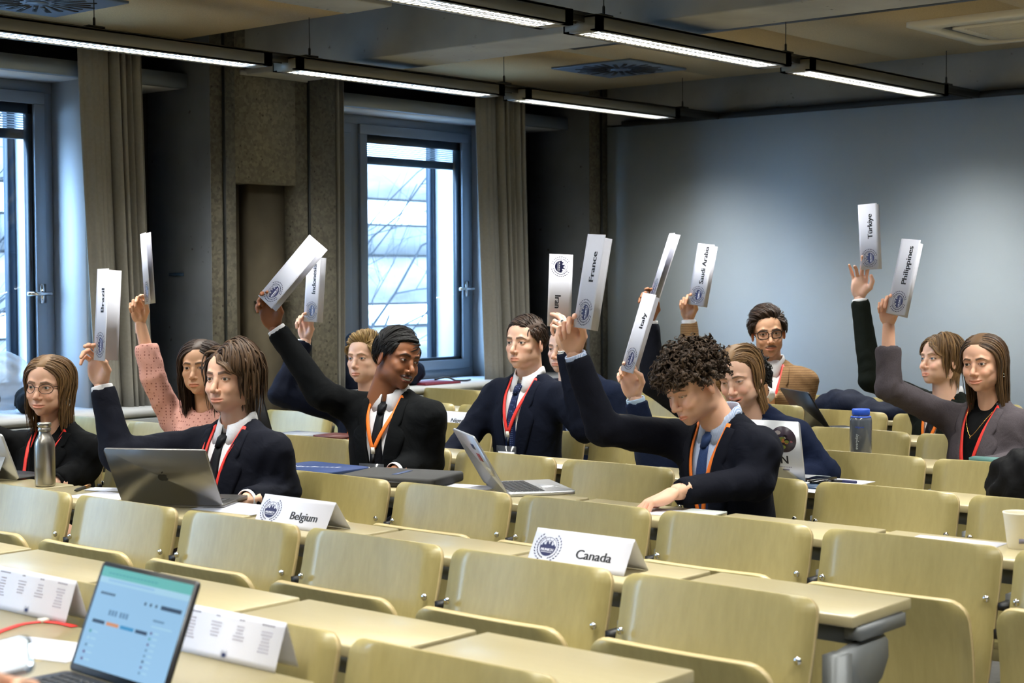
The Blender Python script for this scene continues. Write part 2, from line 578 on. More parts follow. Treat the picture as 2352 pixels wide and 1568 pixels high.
for k, (a, b) in enumerate(BAYS):
    la, lb = b + 0.613 - MOD + 0.9 - 0.02, b + 0.613
    n = str(k + 1)
    struct('trim_' + str(10 + k), Geo().box(-6.99, -6.93, la, lb, 2.50, 2.575), M_ALU)            # lintel board
    struct('trim_' + str(20 + k), Geo().box(WIN_X - 0.02, -6.985, la, lb, 2.50, 2.53), M_REVEAL)    # soffit
    struct('trim_' + str(30 + k), Geo().box(WIN_X - 0.02, XW + 0.02, la, lb, 0.785, 0.825), M_REVEAL)  # sill board
    struct('trim_' + str(40 + k), Geo().box(WIN_X - 0.02, -6.99, b + 0.0, b + 0.03, 0.825, 2.50), M_REVEAL)  # right reveal
    struct('trim_' + str(50 + k), Geo().box(WIN_X - 0.02, -6.99, a - 0.03, a, 0.825, 2.50), M_REVEAL)
    # window: frame, mullion, two sashes with panes, blind, handle
    w = Geo()
    fw = 0.055
    x0, x1 = WIN_X - 0.03, WIN_X + 0.03
    w.box(x0, x1, a, b, 0.825, 0.825 + fw); w.box(x0, x1, a, b, 2.50 - fw, 2.50)
    w.box(x0, x1, a, a + fw, 0.825 + fw, 2.50 - fw); w.box(x0, x1, b - fw, b, 0.825 + fw, 2.50 - fw)
    w.box(x0, x1, a + 0.41, a + 0.49, 0.825 + fw, 2.50 - fw)
    win = struct('window_' + n, w, M_ALU, bevel=0.004)
    for sa, sb in ((a + fw, a + 0.41), (a + 0.49, b - fw)):
        s = Geo(); sw = 0.062
        z0, z1 = 0.88, 2.445
        X0, X1 = WIN_X - 0.02, WIN_X + 0.05
        s.box(X0, X1, sa, sb, z0, z0 + sw); s.box(X0, X1, sa, sb, z1 - sw, z1)
        s.box(X0, X1, sa, sa + sw, z0 + sw, z1 - sw); s.box(X0, X1, sb - sw, sb, z0 + sw, z1 - sw)
        so = struct('sash', s, M_ALU, win, bevel=0.004)
        gk = Geo(); i0, i1, gk_w = sa + sw, sb - sw, 0.018
        gk.box(X0 + 0.005, X1 - 0.02, i0, i0 + gk_w, z0 + sw, z1 - sw); gk.box(X0 + 0.005, X1 - 0.02, i1 - gk_w * 1.4, i1, z0 + sw, z1 - sw)
        gk.box(X0 + 0.005, X1 - 0.02, i0, i1, z1 - sw - 0.05, z1 - sw); gk.box(X0 + 0.005, X1 - 0.02, i0, i1, z0 + sw, z0 + sw + gk_w)
        struct('gasket', gk, M_ALUD, so)
        pm, pn, pb = (bpy.data.materials.get('window_glass'),) + (None, None)
        if pm is None:
            pm, pn, pb = new_mat('window_glass')
            tr = pn.nodes.new('ShaderNodeBsdfTransparent'); tr.inputs[0].default_value = (0.93, 0.97, 1.0, 1)
            gl = pn.nodes.new('ShaderNodeBsdfGlossy'); gl.inputs['Roughness'].default_value = 0.02
            ms = pn.nodes.new('ShaderNodeMixShader')
            ms.inputs[0].default_value = 0.05; pn.links.new(tr.outputs[0], ms.inputs[1]); pn.links.new(gl.outputs[0], ms.inputs[2])
            pn.links.new(ms.outputs[0], pn.nodes['Material Output'].inputs[0])
        struct('pane', Geo().box(WIN_X + 0.003, WIN_X + 0.008, i0, i1, z0 + sw, z1 - sw), pm, so)
        if k < 3:
            nb = 9
            for q in range(nb):
                zz = z1 - sw - 0.055 - q * 0.0125
                struct('blind_slat', Geo().add([(WIN_X - 0.045, i0, zz - 0.003), (WIN_X - 0.02, i0, zz + 0.002), (WIN_X - 0.02, i1, zz + 0.002), (WIN_X - 0.045, i1, zz - 0.003)], [(0, 1, 2, 3)]), M_BLIND, win)
            struct('blind_rail', Geo().box(WIN_X - 0.05, WIN_X - 0.018, i0, i1, 2.205, 2.25), M_ALUD, win)
    hd = Geo(); hy = b - fw - 0.03
    hd.box(WIN_X + 0.05, WIN_X + 0.06, hy - 0.015, hy + 0.015, 1.36, 1.46)
    hd.tube([(WIN_X + 0.055, hy, 1.41), (WIN_X + 0.10, hy, 1.41)], 0.010)
    hd.tube([(WIN_X + 0.10, hy + 0.02, 1.41), (WIN_X + 0.10, hy - 0.12, 1.41)], 0.010)
    struct('handle', hd, M_CHROME, win)
    # outside jamb and dark guide rail just beyond the right edge of the pane
    struct('outer_jamb', Geo().box(WIN_X - 0.30, WIN_X - 0.03, b - 0.012, b + 0.02, 0.8, 2.53), M_REVEAL, win)
    struct('outer_rail', Geo().box(WIN_X - 0.345, WIN_X - 0.30, b - 0.055, b + 0.02, 0.8, 2.53), mat('outer_guide_rail', lin(36, 50, 64), 0.5), win)
# cabinets under the sill
for k, (a, b) in enumerate(BAYS):
    la, lb = b + 0.613 - MOD + 0.9, b + 0.613
    cab = Geo(); cab.box(WIN_X - 0.02, XW, la, lb, 0.08, 0.785)
    c = struct('heater_cabinet', cab, M_CAB)
    c['label'] = ['grey heater cabinet with sockets under the far window', 'grey heater cabinet under the window at far left',
                  'grey heater cabinet under the third window out of view', 'grey heater cabinet under the fourth window out of view'][k]
    g = Geo(); nn = 3
    for i in range(nn):
        ya = la + (lb - la) * i / nn + 0.01; yb = la + (lb - la) * (i + 1) / nn - 0.01
        struct('cabinet_panel', Geo().box(XW, XW + 0.012, ya, yb, 0.12, 0.60), M_CAB, c, bevel=0.003)
    struct('socket_duct', Geo().box(XW, XW + 0.02, la + 0.01, lb - 0.01, 0.62, 0.775), M_CAB, c, bevel=0.004)
    if k == 0:
        for yy in (7.20, 7.34, 7.48):
            struct('socket', Geo().box(XW + 0.02, XW + 0.032, yy - 0.04, yy + 0.04, 0.66, 0.755).box(XW + 0.032, XW + 0.036, yy - 0.025, yy + 0.025, 0.68, 0.735), M_WHITEP, c, bevel=0.004)
        cb = [(XW + 0.04, 7.50, 0.70), (XW + 0.08, 7.52, 0.705), (XW + 0.09, 7.56, 0.66), (XW + 0.07, 7.60, 0.62), (XW + 0.05, 7.62, 0.55)]
        struct('plug', Geo().tube(cb[:3], 0.018), M_BLACK, c)
# curtains: pleated cloth hanging from the lintel down to the sill
def curtain(y0t, y1t, y0b, y1b, folds, label, x=-6.90, tight=0.55):
    g = Geo(); nu, nv = 120, 14
    V = []
    for j in range(nv + 1):
        t = j / nv
        z = 2.66 + (0.80 - 2.66) * t
        for i in range(nu + 1):
            u = i / nu
            ya = y0t + (y0b - y0t) * t ** 1.3; yb = y1t + (y1b - y1t) * t ** 1.3
            y = ya + (yb - ya) * u
            amp = 0.03 + 0.012 * t
            uu = u if u < tight else tight + (u - tight) * 1.0
            ph = (uu * 1.2 if u < tight else (tight * 1.2 + (u - tight) * folds)) * 2 * PI
            dx = amp * math.sin(ph) * (0.8 if u < tight else 1.0) + 0.004 * math.sin(9 * u * 2 * PI + 3 * t)
            V.append((x + dx, y + 0.006 * math.sin(ph * 1.7), z))
    F = [(j * (nu + 1) + i, j * (nu + 1) + i + 1, (j + 1) * (nu + 1) + i + 1, (j + 1) * (nu + 1) + i) for j in range(nv) for i in range(nu)]
    g.add(V, F)
    o = g.build('curtain', M_CURT, smooth=True)
    s = o.modifiers.new('s', 'SOLIDIFY'); s.thickness = 0.004
    tag(o, label, 'curtain')
curtain(4.745, 5.125, 4.83, 5.165, 9, 'beige pleated curtain right of the far-left window', tight=0.5)
curtain(7.72, 8.205, 7.80, 8.24, 9, 'beige pleated curtain right of the middle window', tight=0.42)
curtain(6.36, 6.56, 6.36, 6.54, 4, 'narrow beige curtain edge beside the pillar with the niche', x=-6.92, tight=0.3)
curtain(4.745 - MOD, 5.125 - MOD, 4.83 - MOD, 5.165 - MOD, 9, 'beige curtain beside the third window outside the picture', tight=0.5)
# vertical pipe between the curtain and the second pillar
pp = Geo().tube([(-7.12, 8.42, 0.8), (-7.12, 8.42, 2.75)], 0.012, 8)
o = pp.build('wall_pipe', mat('grey_pipe', lin(120, 128, 130), 0.4, metal=0.4))
tag(o, 'thin grey vertical pipe between curtain and far pillar', 'pipe')
for zz in (1.62, 1.78):
    Geo().lathe([(0.016, zz), (0.016, zz + 0.012)], 10, M=np.array(Matrix.Translation((-7.12, 8.42, 0)))).build('pipe_clip', M_STEEL, o)

# ---------------------------------------------------------------- lamps on rails
FIX = [(3.45, 5.02), (5.17, 6.68), (6.86, 8.35)]
NAMES = {-5.835: 'track nearest the windows', -4.05: 'second track from the windows', -2.265: 'third track from the windows', -0.48: 'fourth track from the windows'}


def lamp(x, y0, y1, label):
    t = thing('ceiling_lamp', (x, (y0 + y1) / 2, 2.47), label, 'lamp', None)
    L = (y1 - y0) / 2; w = 0.085
    h = Geo()
    h.box(-w, -w + 0.008, -L, L, 0, 0.062); h.box(w - 0.008, w, -L, L, 0, 0.062); h.box(-w, w, -L, L, 0.054, 0.064)
    h.box(-w, w, -L, -L + 0.05, 0, 0.062); h.box(-w, w, L - 0.05, L, 0, 0.062)
    h.box(-w, -0.055, -L, L, 0, 0.006); h.box(0.055, w, -L, L, 0, 0.006)
    h.build('housing', M_LAMPB, t)
    tb = Geo().box(-0.052, 0.052, -L + 0.05, L - 0.05, 0.046, 0.050)
    tb.build('tube', M_TUBE, t)
    lo = Geo(); n = int((y1 - y0 - 0.12) / 0.034)
    for i in range(n):
        yy = -L + 0.06 + i * (2 * L - 0.12) / (n - 1)
        lo.add([(-0.054, yy - 0.006, 0.002), (0.054, yy - 0.006, 0.002), (0.054, yy + 0.005, 0.002), (-0.054, yy + 0.005, 0.002),
                (-0.054, yy, 0.012), (0.054, yy, 0.012)], [(0, 1, 2, 3), (0, 4, 5, 1), (3, 2, 5, 4)])
    lo.box(-0.002, 0.002, -L + 0.05, L - 0.05, 0.002, 0.012)
    lo = lo.build('louvre', M_LOUV, t); lo['kind'] = 'stuff'
    al = area_light('lamp_light', (x, (y0 + y1) / 2, 2.512), 0.10, y1 - y0 - 0.12, LAMP_W, LAMP_COL, spread=math.radians(136))
    al.parent = t; al.location = (0, 0, 0.042)
    return t


for x in (-5.835, -4.05, -2.265, -0.48):
    who = NAMES[x]
    r = thing('lamp_rail', (x, 6.0, 2.505), 'long dark grey rail carrying the lamps of the ' + who, 'rail')
    Geo().box(-0.025, 0.025, -8.6, 2.88, 0.028, 0.042).box(-0.025, -0.019, -8.6, 2.88, 0.0, 0.028).box(0.019, 0.025, -8.6, 2.88, 0.0, 0.028).build('profile', M_TRACK, r)
    for yy in (4.1, 5.33, 6.77, 8.50):
        if x < -3:
            Geo().tube([(0, yy - 6.0, 0.06), (0, yy - 6.0, 0.40 if yy == 5.33 else 0.245)], 0.0022, 6).build('wire', M_TRACK, r)
            Geo().lathe([(0.006, 0.04), (0.006, 0.085), (0.003, 0.09)], 8, M=np.array(Matrix.Translation((0, yy - 6.0, 0)))).box(-0.02, 0.02, yy - 6.04, yy - 5.96, 0.042, 0.052).build('wire_clamp', M_TRACK, r)
    ys = [(a - 1.70 * j, b - 1.70 * j) for j in (3, 2, 1) for a, b in FIX[:1]] + FIX
    words = ['fifth', 'sixth', 'fourth']
    for i, (a, b) in enumerate(ys):
        j = len(ys) - 1 - i
        nm = ['farthest from the camera', 'second from its far end', 'third from its far end', 'fourth from its far end', 'fifth from its far end', 'sixth from its far end'][j]
        lamp(x, a, b, 'louvred lamp on the ' + who + ', ' + nm)

# ---------------------------------------------------------------- vents and cassette in the ceiling boards
M_VENT = mat('blue_grey_vent', lin(104, 120, 142), 0.45, metal=0.2)


def vent(x, y, label):
    t = thing('air_vent', (x, y, 2.74), label, 'vent')
    Geo().box(-0.29, 0.29, -0.29, 0.29, -0.012, 0.0).build('plate', M_VENT, t, bevel=0.003)
    ms = Geo().box(0.075, 0.235, -0.011, 0.011, -0.0145, -0.0118).mesh('slot', M_BLACK)
    for i in range(24):
        o = bpy.data.objects.new('slot', ms); C.objects.link(o); o.parent = t
        o.rotation_euler = (0, 0, 2 * PI * i / 24)
        o.location = (0.03 * math.cos(2 * PI * i / 24) * (i % 2), 0.03 * math.sin(2 * PI * i / 24) * (i % 2), 0)
    Geo().lathe([(0.05, -0.016), (0.05, -0.011)], 20).build('hub', M_VENT, t)


vent(-5.835, 7.83, 'square blue-grey swirl vent in the far ceiling board, between the two lamp tracks')
vent(-6.38, 4.18, 'square blue-grey swirl vent in the near ceiling board at top left')
t = thing('ceiling_cassette', (-3.30, 7.86, 2.74), 'cream ceiling air conditioner cassette at top right', 'air conditioner')
M_CASS = mat('cream_plastic', lin(214, 204, 178), 0.4)
out = rrect(0.93, 0.90, 0.05); inn = rrect(0.70, 0.67, 0.09); k = len(out)
g = Geo()
V = [(x, y, -0.03) for x, y in inn] + [(x, y, -0.022) for x, y in out] + [(x, y, 0.0) for x, y in out] + [(x, y, -0.012) for x, y in inn]
g.add(V, [(i, (i + 1) % k, k + (i + 1) % k, k + i) for i in range(k)] + [(k + i, k + (i + 1) % k, 2 * k + (i + 1) % k, 2 * k + i) for i in range(k)] + [((i + 1) % k, i, 3 * k + i, 3 * k + (i + 1) % k) for i in range(k)])
g.build('frame', M_CASS, t)
Geo().prism([(x, y, -0.018) for x, y in rrect(0.698, 0.668, 0.09)], (0, 0, 0.008)).build('air_slit', M_BLACK, t)
Geo().prism([(x, y, -0.030) for x, y in rrect(0.60, 0.57, 0.06)], (0, 0, 0.012)).build('grille', M_CASS, t)
for i in range(14):
    Geo().box(-0.24, 0.24, -0.23 + i * 0.034, -0.225 + i * 0.034, -0.034, -0.029).build('grille_bar', M_CASS, t)

# ---------------------------------------------------------------- outside: facade of boards, bare trees
b = thing('building', (-19.0, 15.0, 0), 'pale building with horizontal facade boards seen through the windows', 'building')
Geo().box(-0.6, 0, -16, 22, -6, 16).build('wall', mat('facade_backing', lin(92, 88, 86), 0.8, noise=0.12, scale=0.8), b)
MB1 = mat('facade_white', lin(222, 222, 222), 0.6, noise=0.04, scale=1.0)
MB2 = mat('facade_grey', lin(104, 98, 94), 0.6, noise=0.3, scale=1.2, stretch=(1, 1, 4))
MB3 = mat('facade_dark', lin(80, 76, 74), 0.6, noise=0.3, scale=1.2)
zz = -3.0
kk = 0
while zz < 13:
    hgt = [0.42, 0.62, 0.36, 0.80, 0.5][kk % 5]
    mm = [MB1, MB2, MB1, MB2, MB3][kk % 5]
    for (ya, yb) in ((-16, -5.4), (-5.35, 2.2), (2.25, 9.6), (9.65, 22)):
        Geo().box(0.0, 0.10 + 0.06 * (kk % 2), ya, yb, zz, zz + hgt - 0.04).build('facade_board', mm if not (mm is MB1 and yb == 9.6 and kk % 10 == 5) else MB2, b)
    zz += hgt; kk += 1
for ya in (-5.4, 2.2, 9.6):
    Geo().box(0.1, 0.24, ya - 0.09, ya + 0.09, -3, 13).build('facade_post', MB1, b)
struct('ground_outside', Geo().box(-40, WIN_X - 0.3, -20, 60, -3.2, -3.0), mat('pale_paving', lin(150, 152, 150), 0.9, noise=0.1, scale=2))


def tree(x, y, label, seed, h=9.0):
    rnd = random.Random(seed)
    t = thing('tree', (x, y, -3.0), label, 'tree')
    tr = Geo(); tr.tube([(0, 0, 0), (0.06, 0.04, h * 0.2), (-0.05, 0.1, h * 0.4)], [0.13, 0.11, 0.08], 8)
    tr.build('trunk', M_BARK, t, smooth=True)
    br = Geo()

    def grow(p, d, L, r, lv):
        q = p; pts = [p]
        for i in range(4):
            d = nrm(d + np.array([rnd.gauss(0, .13), rnd.gauss(0, .13), rnd.gauss(0.03, .1)]))
            q = q + d * L / 4; pts.append(q)
        br.tube(pts, [r, r * .9, r * .8, r * .68, r * .55], 5, caps=False)
        if lv == 0:
            return
        for i in range(3):
            s = pts[rnd.choice((1, 2, 3, 4))]
            a = rnd.uniform(0, 2 * PI); e = nrm(np.cross(d, (math.cos(a), math.sin(a), 0.3)))
            grow(s, nrm(d * 0.75 + e * rnd.uniform(.5, .9)), L * rnd.uniform(.55, .8), r * 0.5, lv - 1)
    for i in range(7):
        a = rnd.uniform(0, 2 * PI)
        grow(np.array([0, 0.08, h * rnd.uniform(.22, .4)]), nrm((math.cos(a), math.sin(a), rnd.uniform(.3, 1.3))), h * rnd.uniform(.22, .34), 0.022, 3)
    o = br.build('branches', M_BARK, t); o['kind'] = 'stuff'


M_BARK = mat('grey_bark', lin(30, 30, 33), 0.9, noise=0.2, scale=20)
tree(-12.6, 11.2, 'bare leafless tree outside the middle window', 3)
tree(-13.0, 17.5, 'bare leafless tree further along outside the middle window', 5)
tree(-11.0, 6.2, 'bare leafless tree outside the far-left window', 9)
# ---------------------------------------------------------------- seat rows and worktops
PITCH = 0.52
ROW_Y = [2.032 + 0.838 * i for i in range(8)]          # A (nearest) .. H (at the back)
ROW_X = [-4.223, -4.223, -4.1985, -4.18, -4.18, -4.14, -4.16, -4.36]   # X of gap 0 in every row
TOPZ = 0.821
DESKZ = 0.775
ORD = ['nearest', 'second', 'third', 'fourth', 'fifth', 'sixth', 'seventh', 'rearmost']
NTH = ['first', 'second', 'third', 'fourth', 'fifth', 'sixth', 'seventh', 'eighth', 'ninth', 'tenth', 'eleventh', 'twelfth', 'thirteenth', 'fourteenth']


def bent_plate(g, prof, w, th, r_top, ns=7, nr=6, bow=0.010):
    """plywood plate: profile of (y, z) from bottom to top, rounded top corners, slight hollow across"""
    prof = np.array(prof, float)
    seg = np.r_[0, np.cumsum(np.hypot(*np.diff(prof, axis=0).T))]
    L = seg[-1]
    ss = np.unique(np.r_[np.linspace(0, L - r_top, ns), L - r_top + r_top * np.sin(np.linspace(0, PI / 2, nr))])
    us = np.linspace(-1, 1, 9)
    yy = np.interp(ss, seg, prof[:, 0]); zz = np.interp(ss, seg, prof[:, 1])
    ty = np.gradient(yy, ss); tz = np.gradient(zz, ss); n = np.hypot(ty, tz); ny, nz = -tz / n, ty / n   # front normal
    V = []
    for side in (0, 1):
        for i, s in enumerate(ss):
            e = max(0, s - (L - r_top))
            hw = w / 2 - (r_top - math.sqrt(max(0, r_top ** 2 - e ** 2)))
            for u in us:
                b = -bow * (1 - u * u) * math.sin(min(1, s / L) * PI * 0.5)
                off = -b - side * th
                V.append((u * hw, yy[i] + ny[i] * off * -1 * -1 + 0, zz[i] + nz[i] * off))
    a, c = len(ss), len(us); F = []
    for i in range(a - 1):
        for j in range(c - 1):
            p = i * c + j
            F.append((p, p + 1, p + c + 1, p + c)); q = a * c + p
            F.append((q, q + c, q + c + 1, q + 1))
    f2 = []
    for i in range(a - 1):
        p = i * c; f2.append((p, p + c, a * c + p + c, a * c + p))
        p = i * c + c - 1; f2.append((p + c, p, a * c + p, a * c + p + c))
    for j in range(c - 1):
        f2.append((j + 1, j, a * c + j, a * c + j + 1))
        p = (a - 1) * c + j; f2.append((p, p + 1, a * c + p + 1, a * c + p))
    g.add(V, F, 0); g.f.append(np.array(f2)); g.m.append(np.full(len(f2), 1))
    return g


def seat_meshes(h_extra=0.0):
    top = TOPZ + h_extra
    back = bent_plate(Geo(), [(-0.125, 0.40), (-0.085, 0.50), (-0.045, 0.64), (-0.027, 0.70), (0.0 + h_extra * 0.23, top)], 0.488, 0.012, 0.035).mesh('backrest', [M_BACK, M_EDGE])
    flip = bent_plate(Geo(), [(-0.120, 0.36), (-0.118, 0.46), (-0.128, 0.58), (-0.150, 0.66), (-0.163, 0.705)], 0.452, 0.014, 0.05, bow=0.004).mesh('flip_seat', [M_BACK, M_EDGE])
    down = Geo()
    P = []
    pr = bent_plate(down, [(-0.10, 0.445), (-0.20, 0.430), (-0.35, 0.440), (-0.47, 0.452), (-0.52, 0.435)], 0.452, 0.014, 0.06, bow=-0.006)
    down = down.mesh('flip_seat', [M_BACK, M_EDGE])
    bolt = Geo().ball((0, 0, 0), (0.0095, 0.0055, 0.0095), 10).mesh('bolt', M_CHROME, smooth=True)
    post = Geo(); post.box(-0.014, 0.028, 0.012, 0.060, 0.0, 0.704); post.box(-0.03, 0.03, -0.06, 0.16, 0.0, 0.02)
    post.box(-0.010, 0.013, -0.08, 0.02, 0.42, 0.50)
    post = post.mesh('post', M_STEEL)
    hinge = Geo(); hinge.box(-0.016, 0.016, -0.05, 0.015, 0.605, 0.628)
    hinge = hinge.mesh('bracket', M_BLACK)
    catch = Geo().box(-0.012, 0.012, -0.035, 0.015, 0.672, 0.690).mesh('catch', M_BLACK)
    return back, flip, down, bolt, post, hinge, catch


SM = seat_meshes(); SMT = seat_meshes(0.085)


def child(name, me, parent, loc=(0, 0, 0), bevel=0):
    o = bpy.data.objects.new(name, me); C.objects.link(o); o.parent = parent; o.location = loc
    return o


def make_seat(r, k, nth, nrow, tall=False, down=False, occupant=None, last=False, total=0):
    """seat between gap k-1 and gap k of row r"""
    x = ROW_X[r] + PITCH * (k - 0.5); y = ROW_Y[r]
    who = ORD[r] + ' row'
    lab = ('pale beech folding seat in the ' + who + ' from the camera, ' + NTH[nth] + ' from the window end')
    if tall:
        lab = 'taller pale beech seat back sticking up in the ' + who + ', ' + NTH[nth] + ' from the window end'
    t = thing('lecture_seat', (x, y, 0), lab, 'seat', 'folding seats of the ' + who)
    S = SMT if tall else SM
    child('backrest', S[0], t); child('flip_seat', S[2] if down else S[1], t)
    for sx in (-1, 1):
        child('bolt', S[3], t, (sx * 0.222, -0.045, 0.698))
    child('post', S[4], t, (-0.26, 0, 0)); child('bracket', S[5], t, (-0.26, 0, 0)); child('catch', S[6], t, (-0.26, 0, 0))
    if last:
        child('post', S[4], t, (0.26, 0, 0)); child('bracket', S[5], t, (0.26, 0, 0))
    return t


# the arm that carries a worktop, a plate with rounded nose
ARM = Geo()
pts = [(0.03, 0.560), (0.15, 0.595), (0.21, 0.625), (0.238, 0.665), (0.236, 0.70), (0.21, 0.722), (0.19, 0.725), (0.07, 0.708), (0.03, 0.704)]
ARM.prism([(-0.004, a, b) for a, b in pts], (0.022, 0, 0)); ARM.box(-0.012, 0.026, 0.10, 0.30, 0.722, 0.75)
ARM = ARM.mesh('support_arm', M_STEEL)


def make_desk(r, k, nth, text):
    """worktop section behind the seat backs of row r"""
    x1 = ROW_X[r] + PITCH * k + 0.02; x0 = x1 - 0.492; y = ROW_Y[r]
    t = thing('worktop', ((x0 + x1) / 2, y + 0.21, DESKZ), text, 'desk', 'worktops behind the ' + ORD[r] + ' row')
    h = (x1 - x0) / 2
    Geo().box(-h, h, -0.13, 0.13, -0.025, 0.0).build('top', M_DESK, t, bevel=0.004)
    Geo().box(-h + 0.02, h - 0.02, -0.10, -0.08, -0.065, -0.025).build('rail', M_STEEL, t)
    o = child('support_arm', ARM, t, (h - 0.02, -0.21, -DESKZ))
    if nth == 0:
        child('support_arm', ARM, t, (h - 0.02 - PITCH, -0.21, -DESKZ))
    return t


ROW_RANGE = {0: (-3, 5), 1: (-3, 5), 2: (-4, 6), 3: (-4, 6), 4: (-4, 5), 5: (-4, 5), 6: (-4, 5), 7: (-4, 5)}
TALL = {(4, 1), (5, 1), (7, -2)}
OCC = {(2, -2), (2, -1)}
for r in range(8):
    k0, k1 = ROW_RANGE[r]
    for i, k in enumerate(range(k0, k1 + 1)):
        make_seat(r, k, i, k1 - k0 + 1, tall=(r, k) in TALL, down=(r == 0 or (r, k) in ((2, -3), (2, -1), (3, -2), (3, 0), (3, 3), (4, 1), (4, -2), (4, 2))), last=(k == k1))
        if r < 7:
            make_desk(r, k, i, 'pale beech worktop section behind the ' + ORD[r] + ' seat row, ' + NTH[i] + ' from the window end')
# the worktop of the nearest row is carried by one more row in front of it, close to the camera
FZ = 0.755
for i, k in enumerate(range(-1, 5)):
    x1 = -4.223 + PITCH * k + 0.02; x0 = x1 - 0.516
    t = thing('worktop', ((x0 + x1) / 2, 1.60, FZ), 'warm beech worktop section at the bottom left, ' + NTH[i] + ' from the window end', 'desk', 'worktops in front of the nearest row')
    Geo().box(-0.258, 0.258, -0.42, 0.335, -0.025, 0.0).build('top', M_DESK, t)
    Geo().box(-0.02, 0.02, -0.30, -0.25, -FZ, -0.025).build('post', M_STEEL, t)
# ---------------------------------------------------------------- distance fields and surface nets


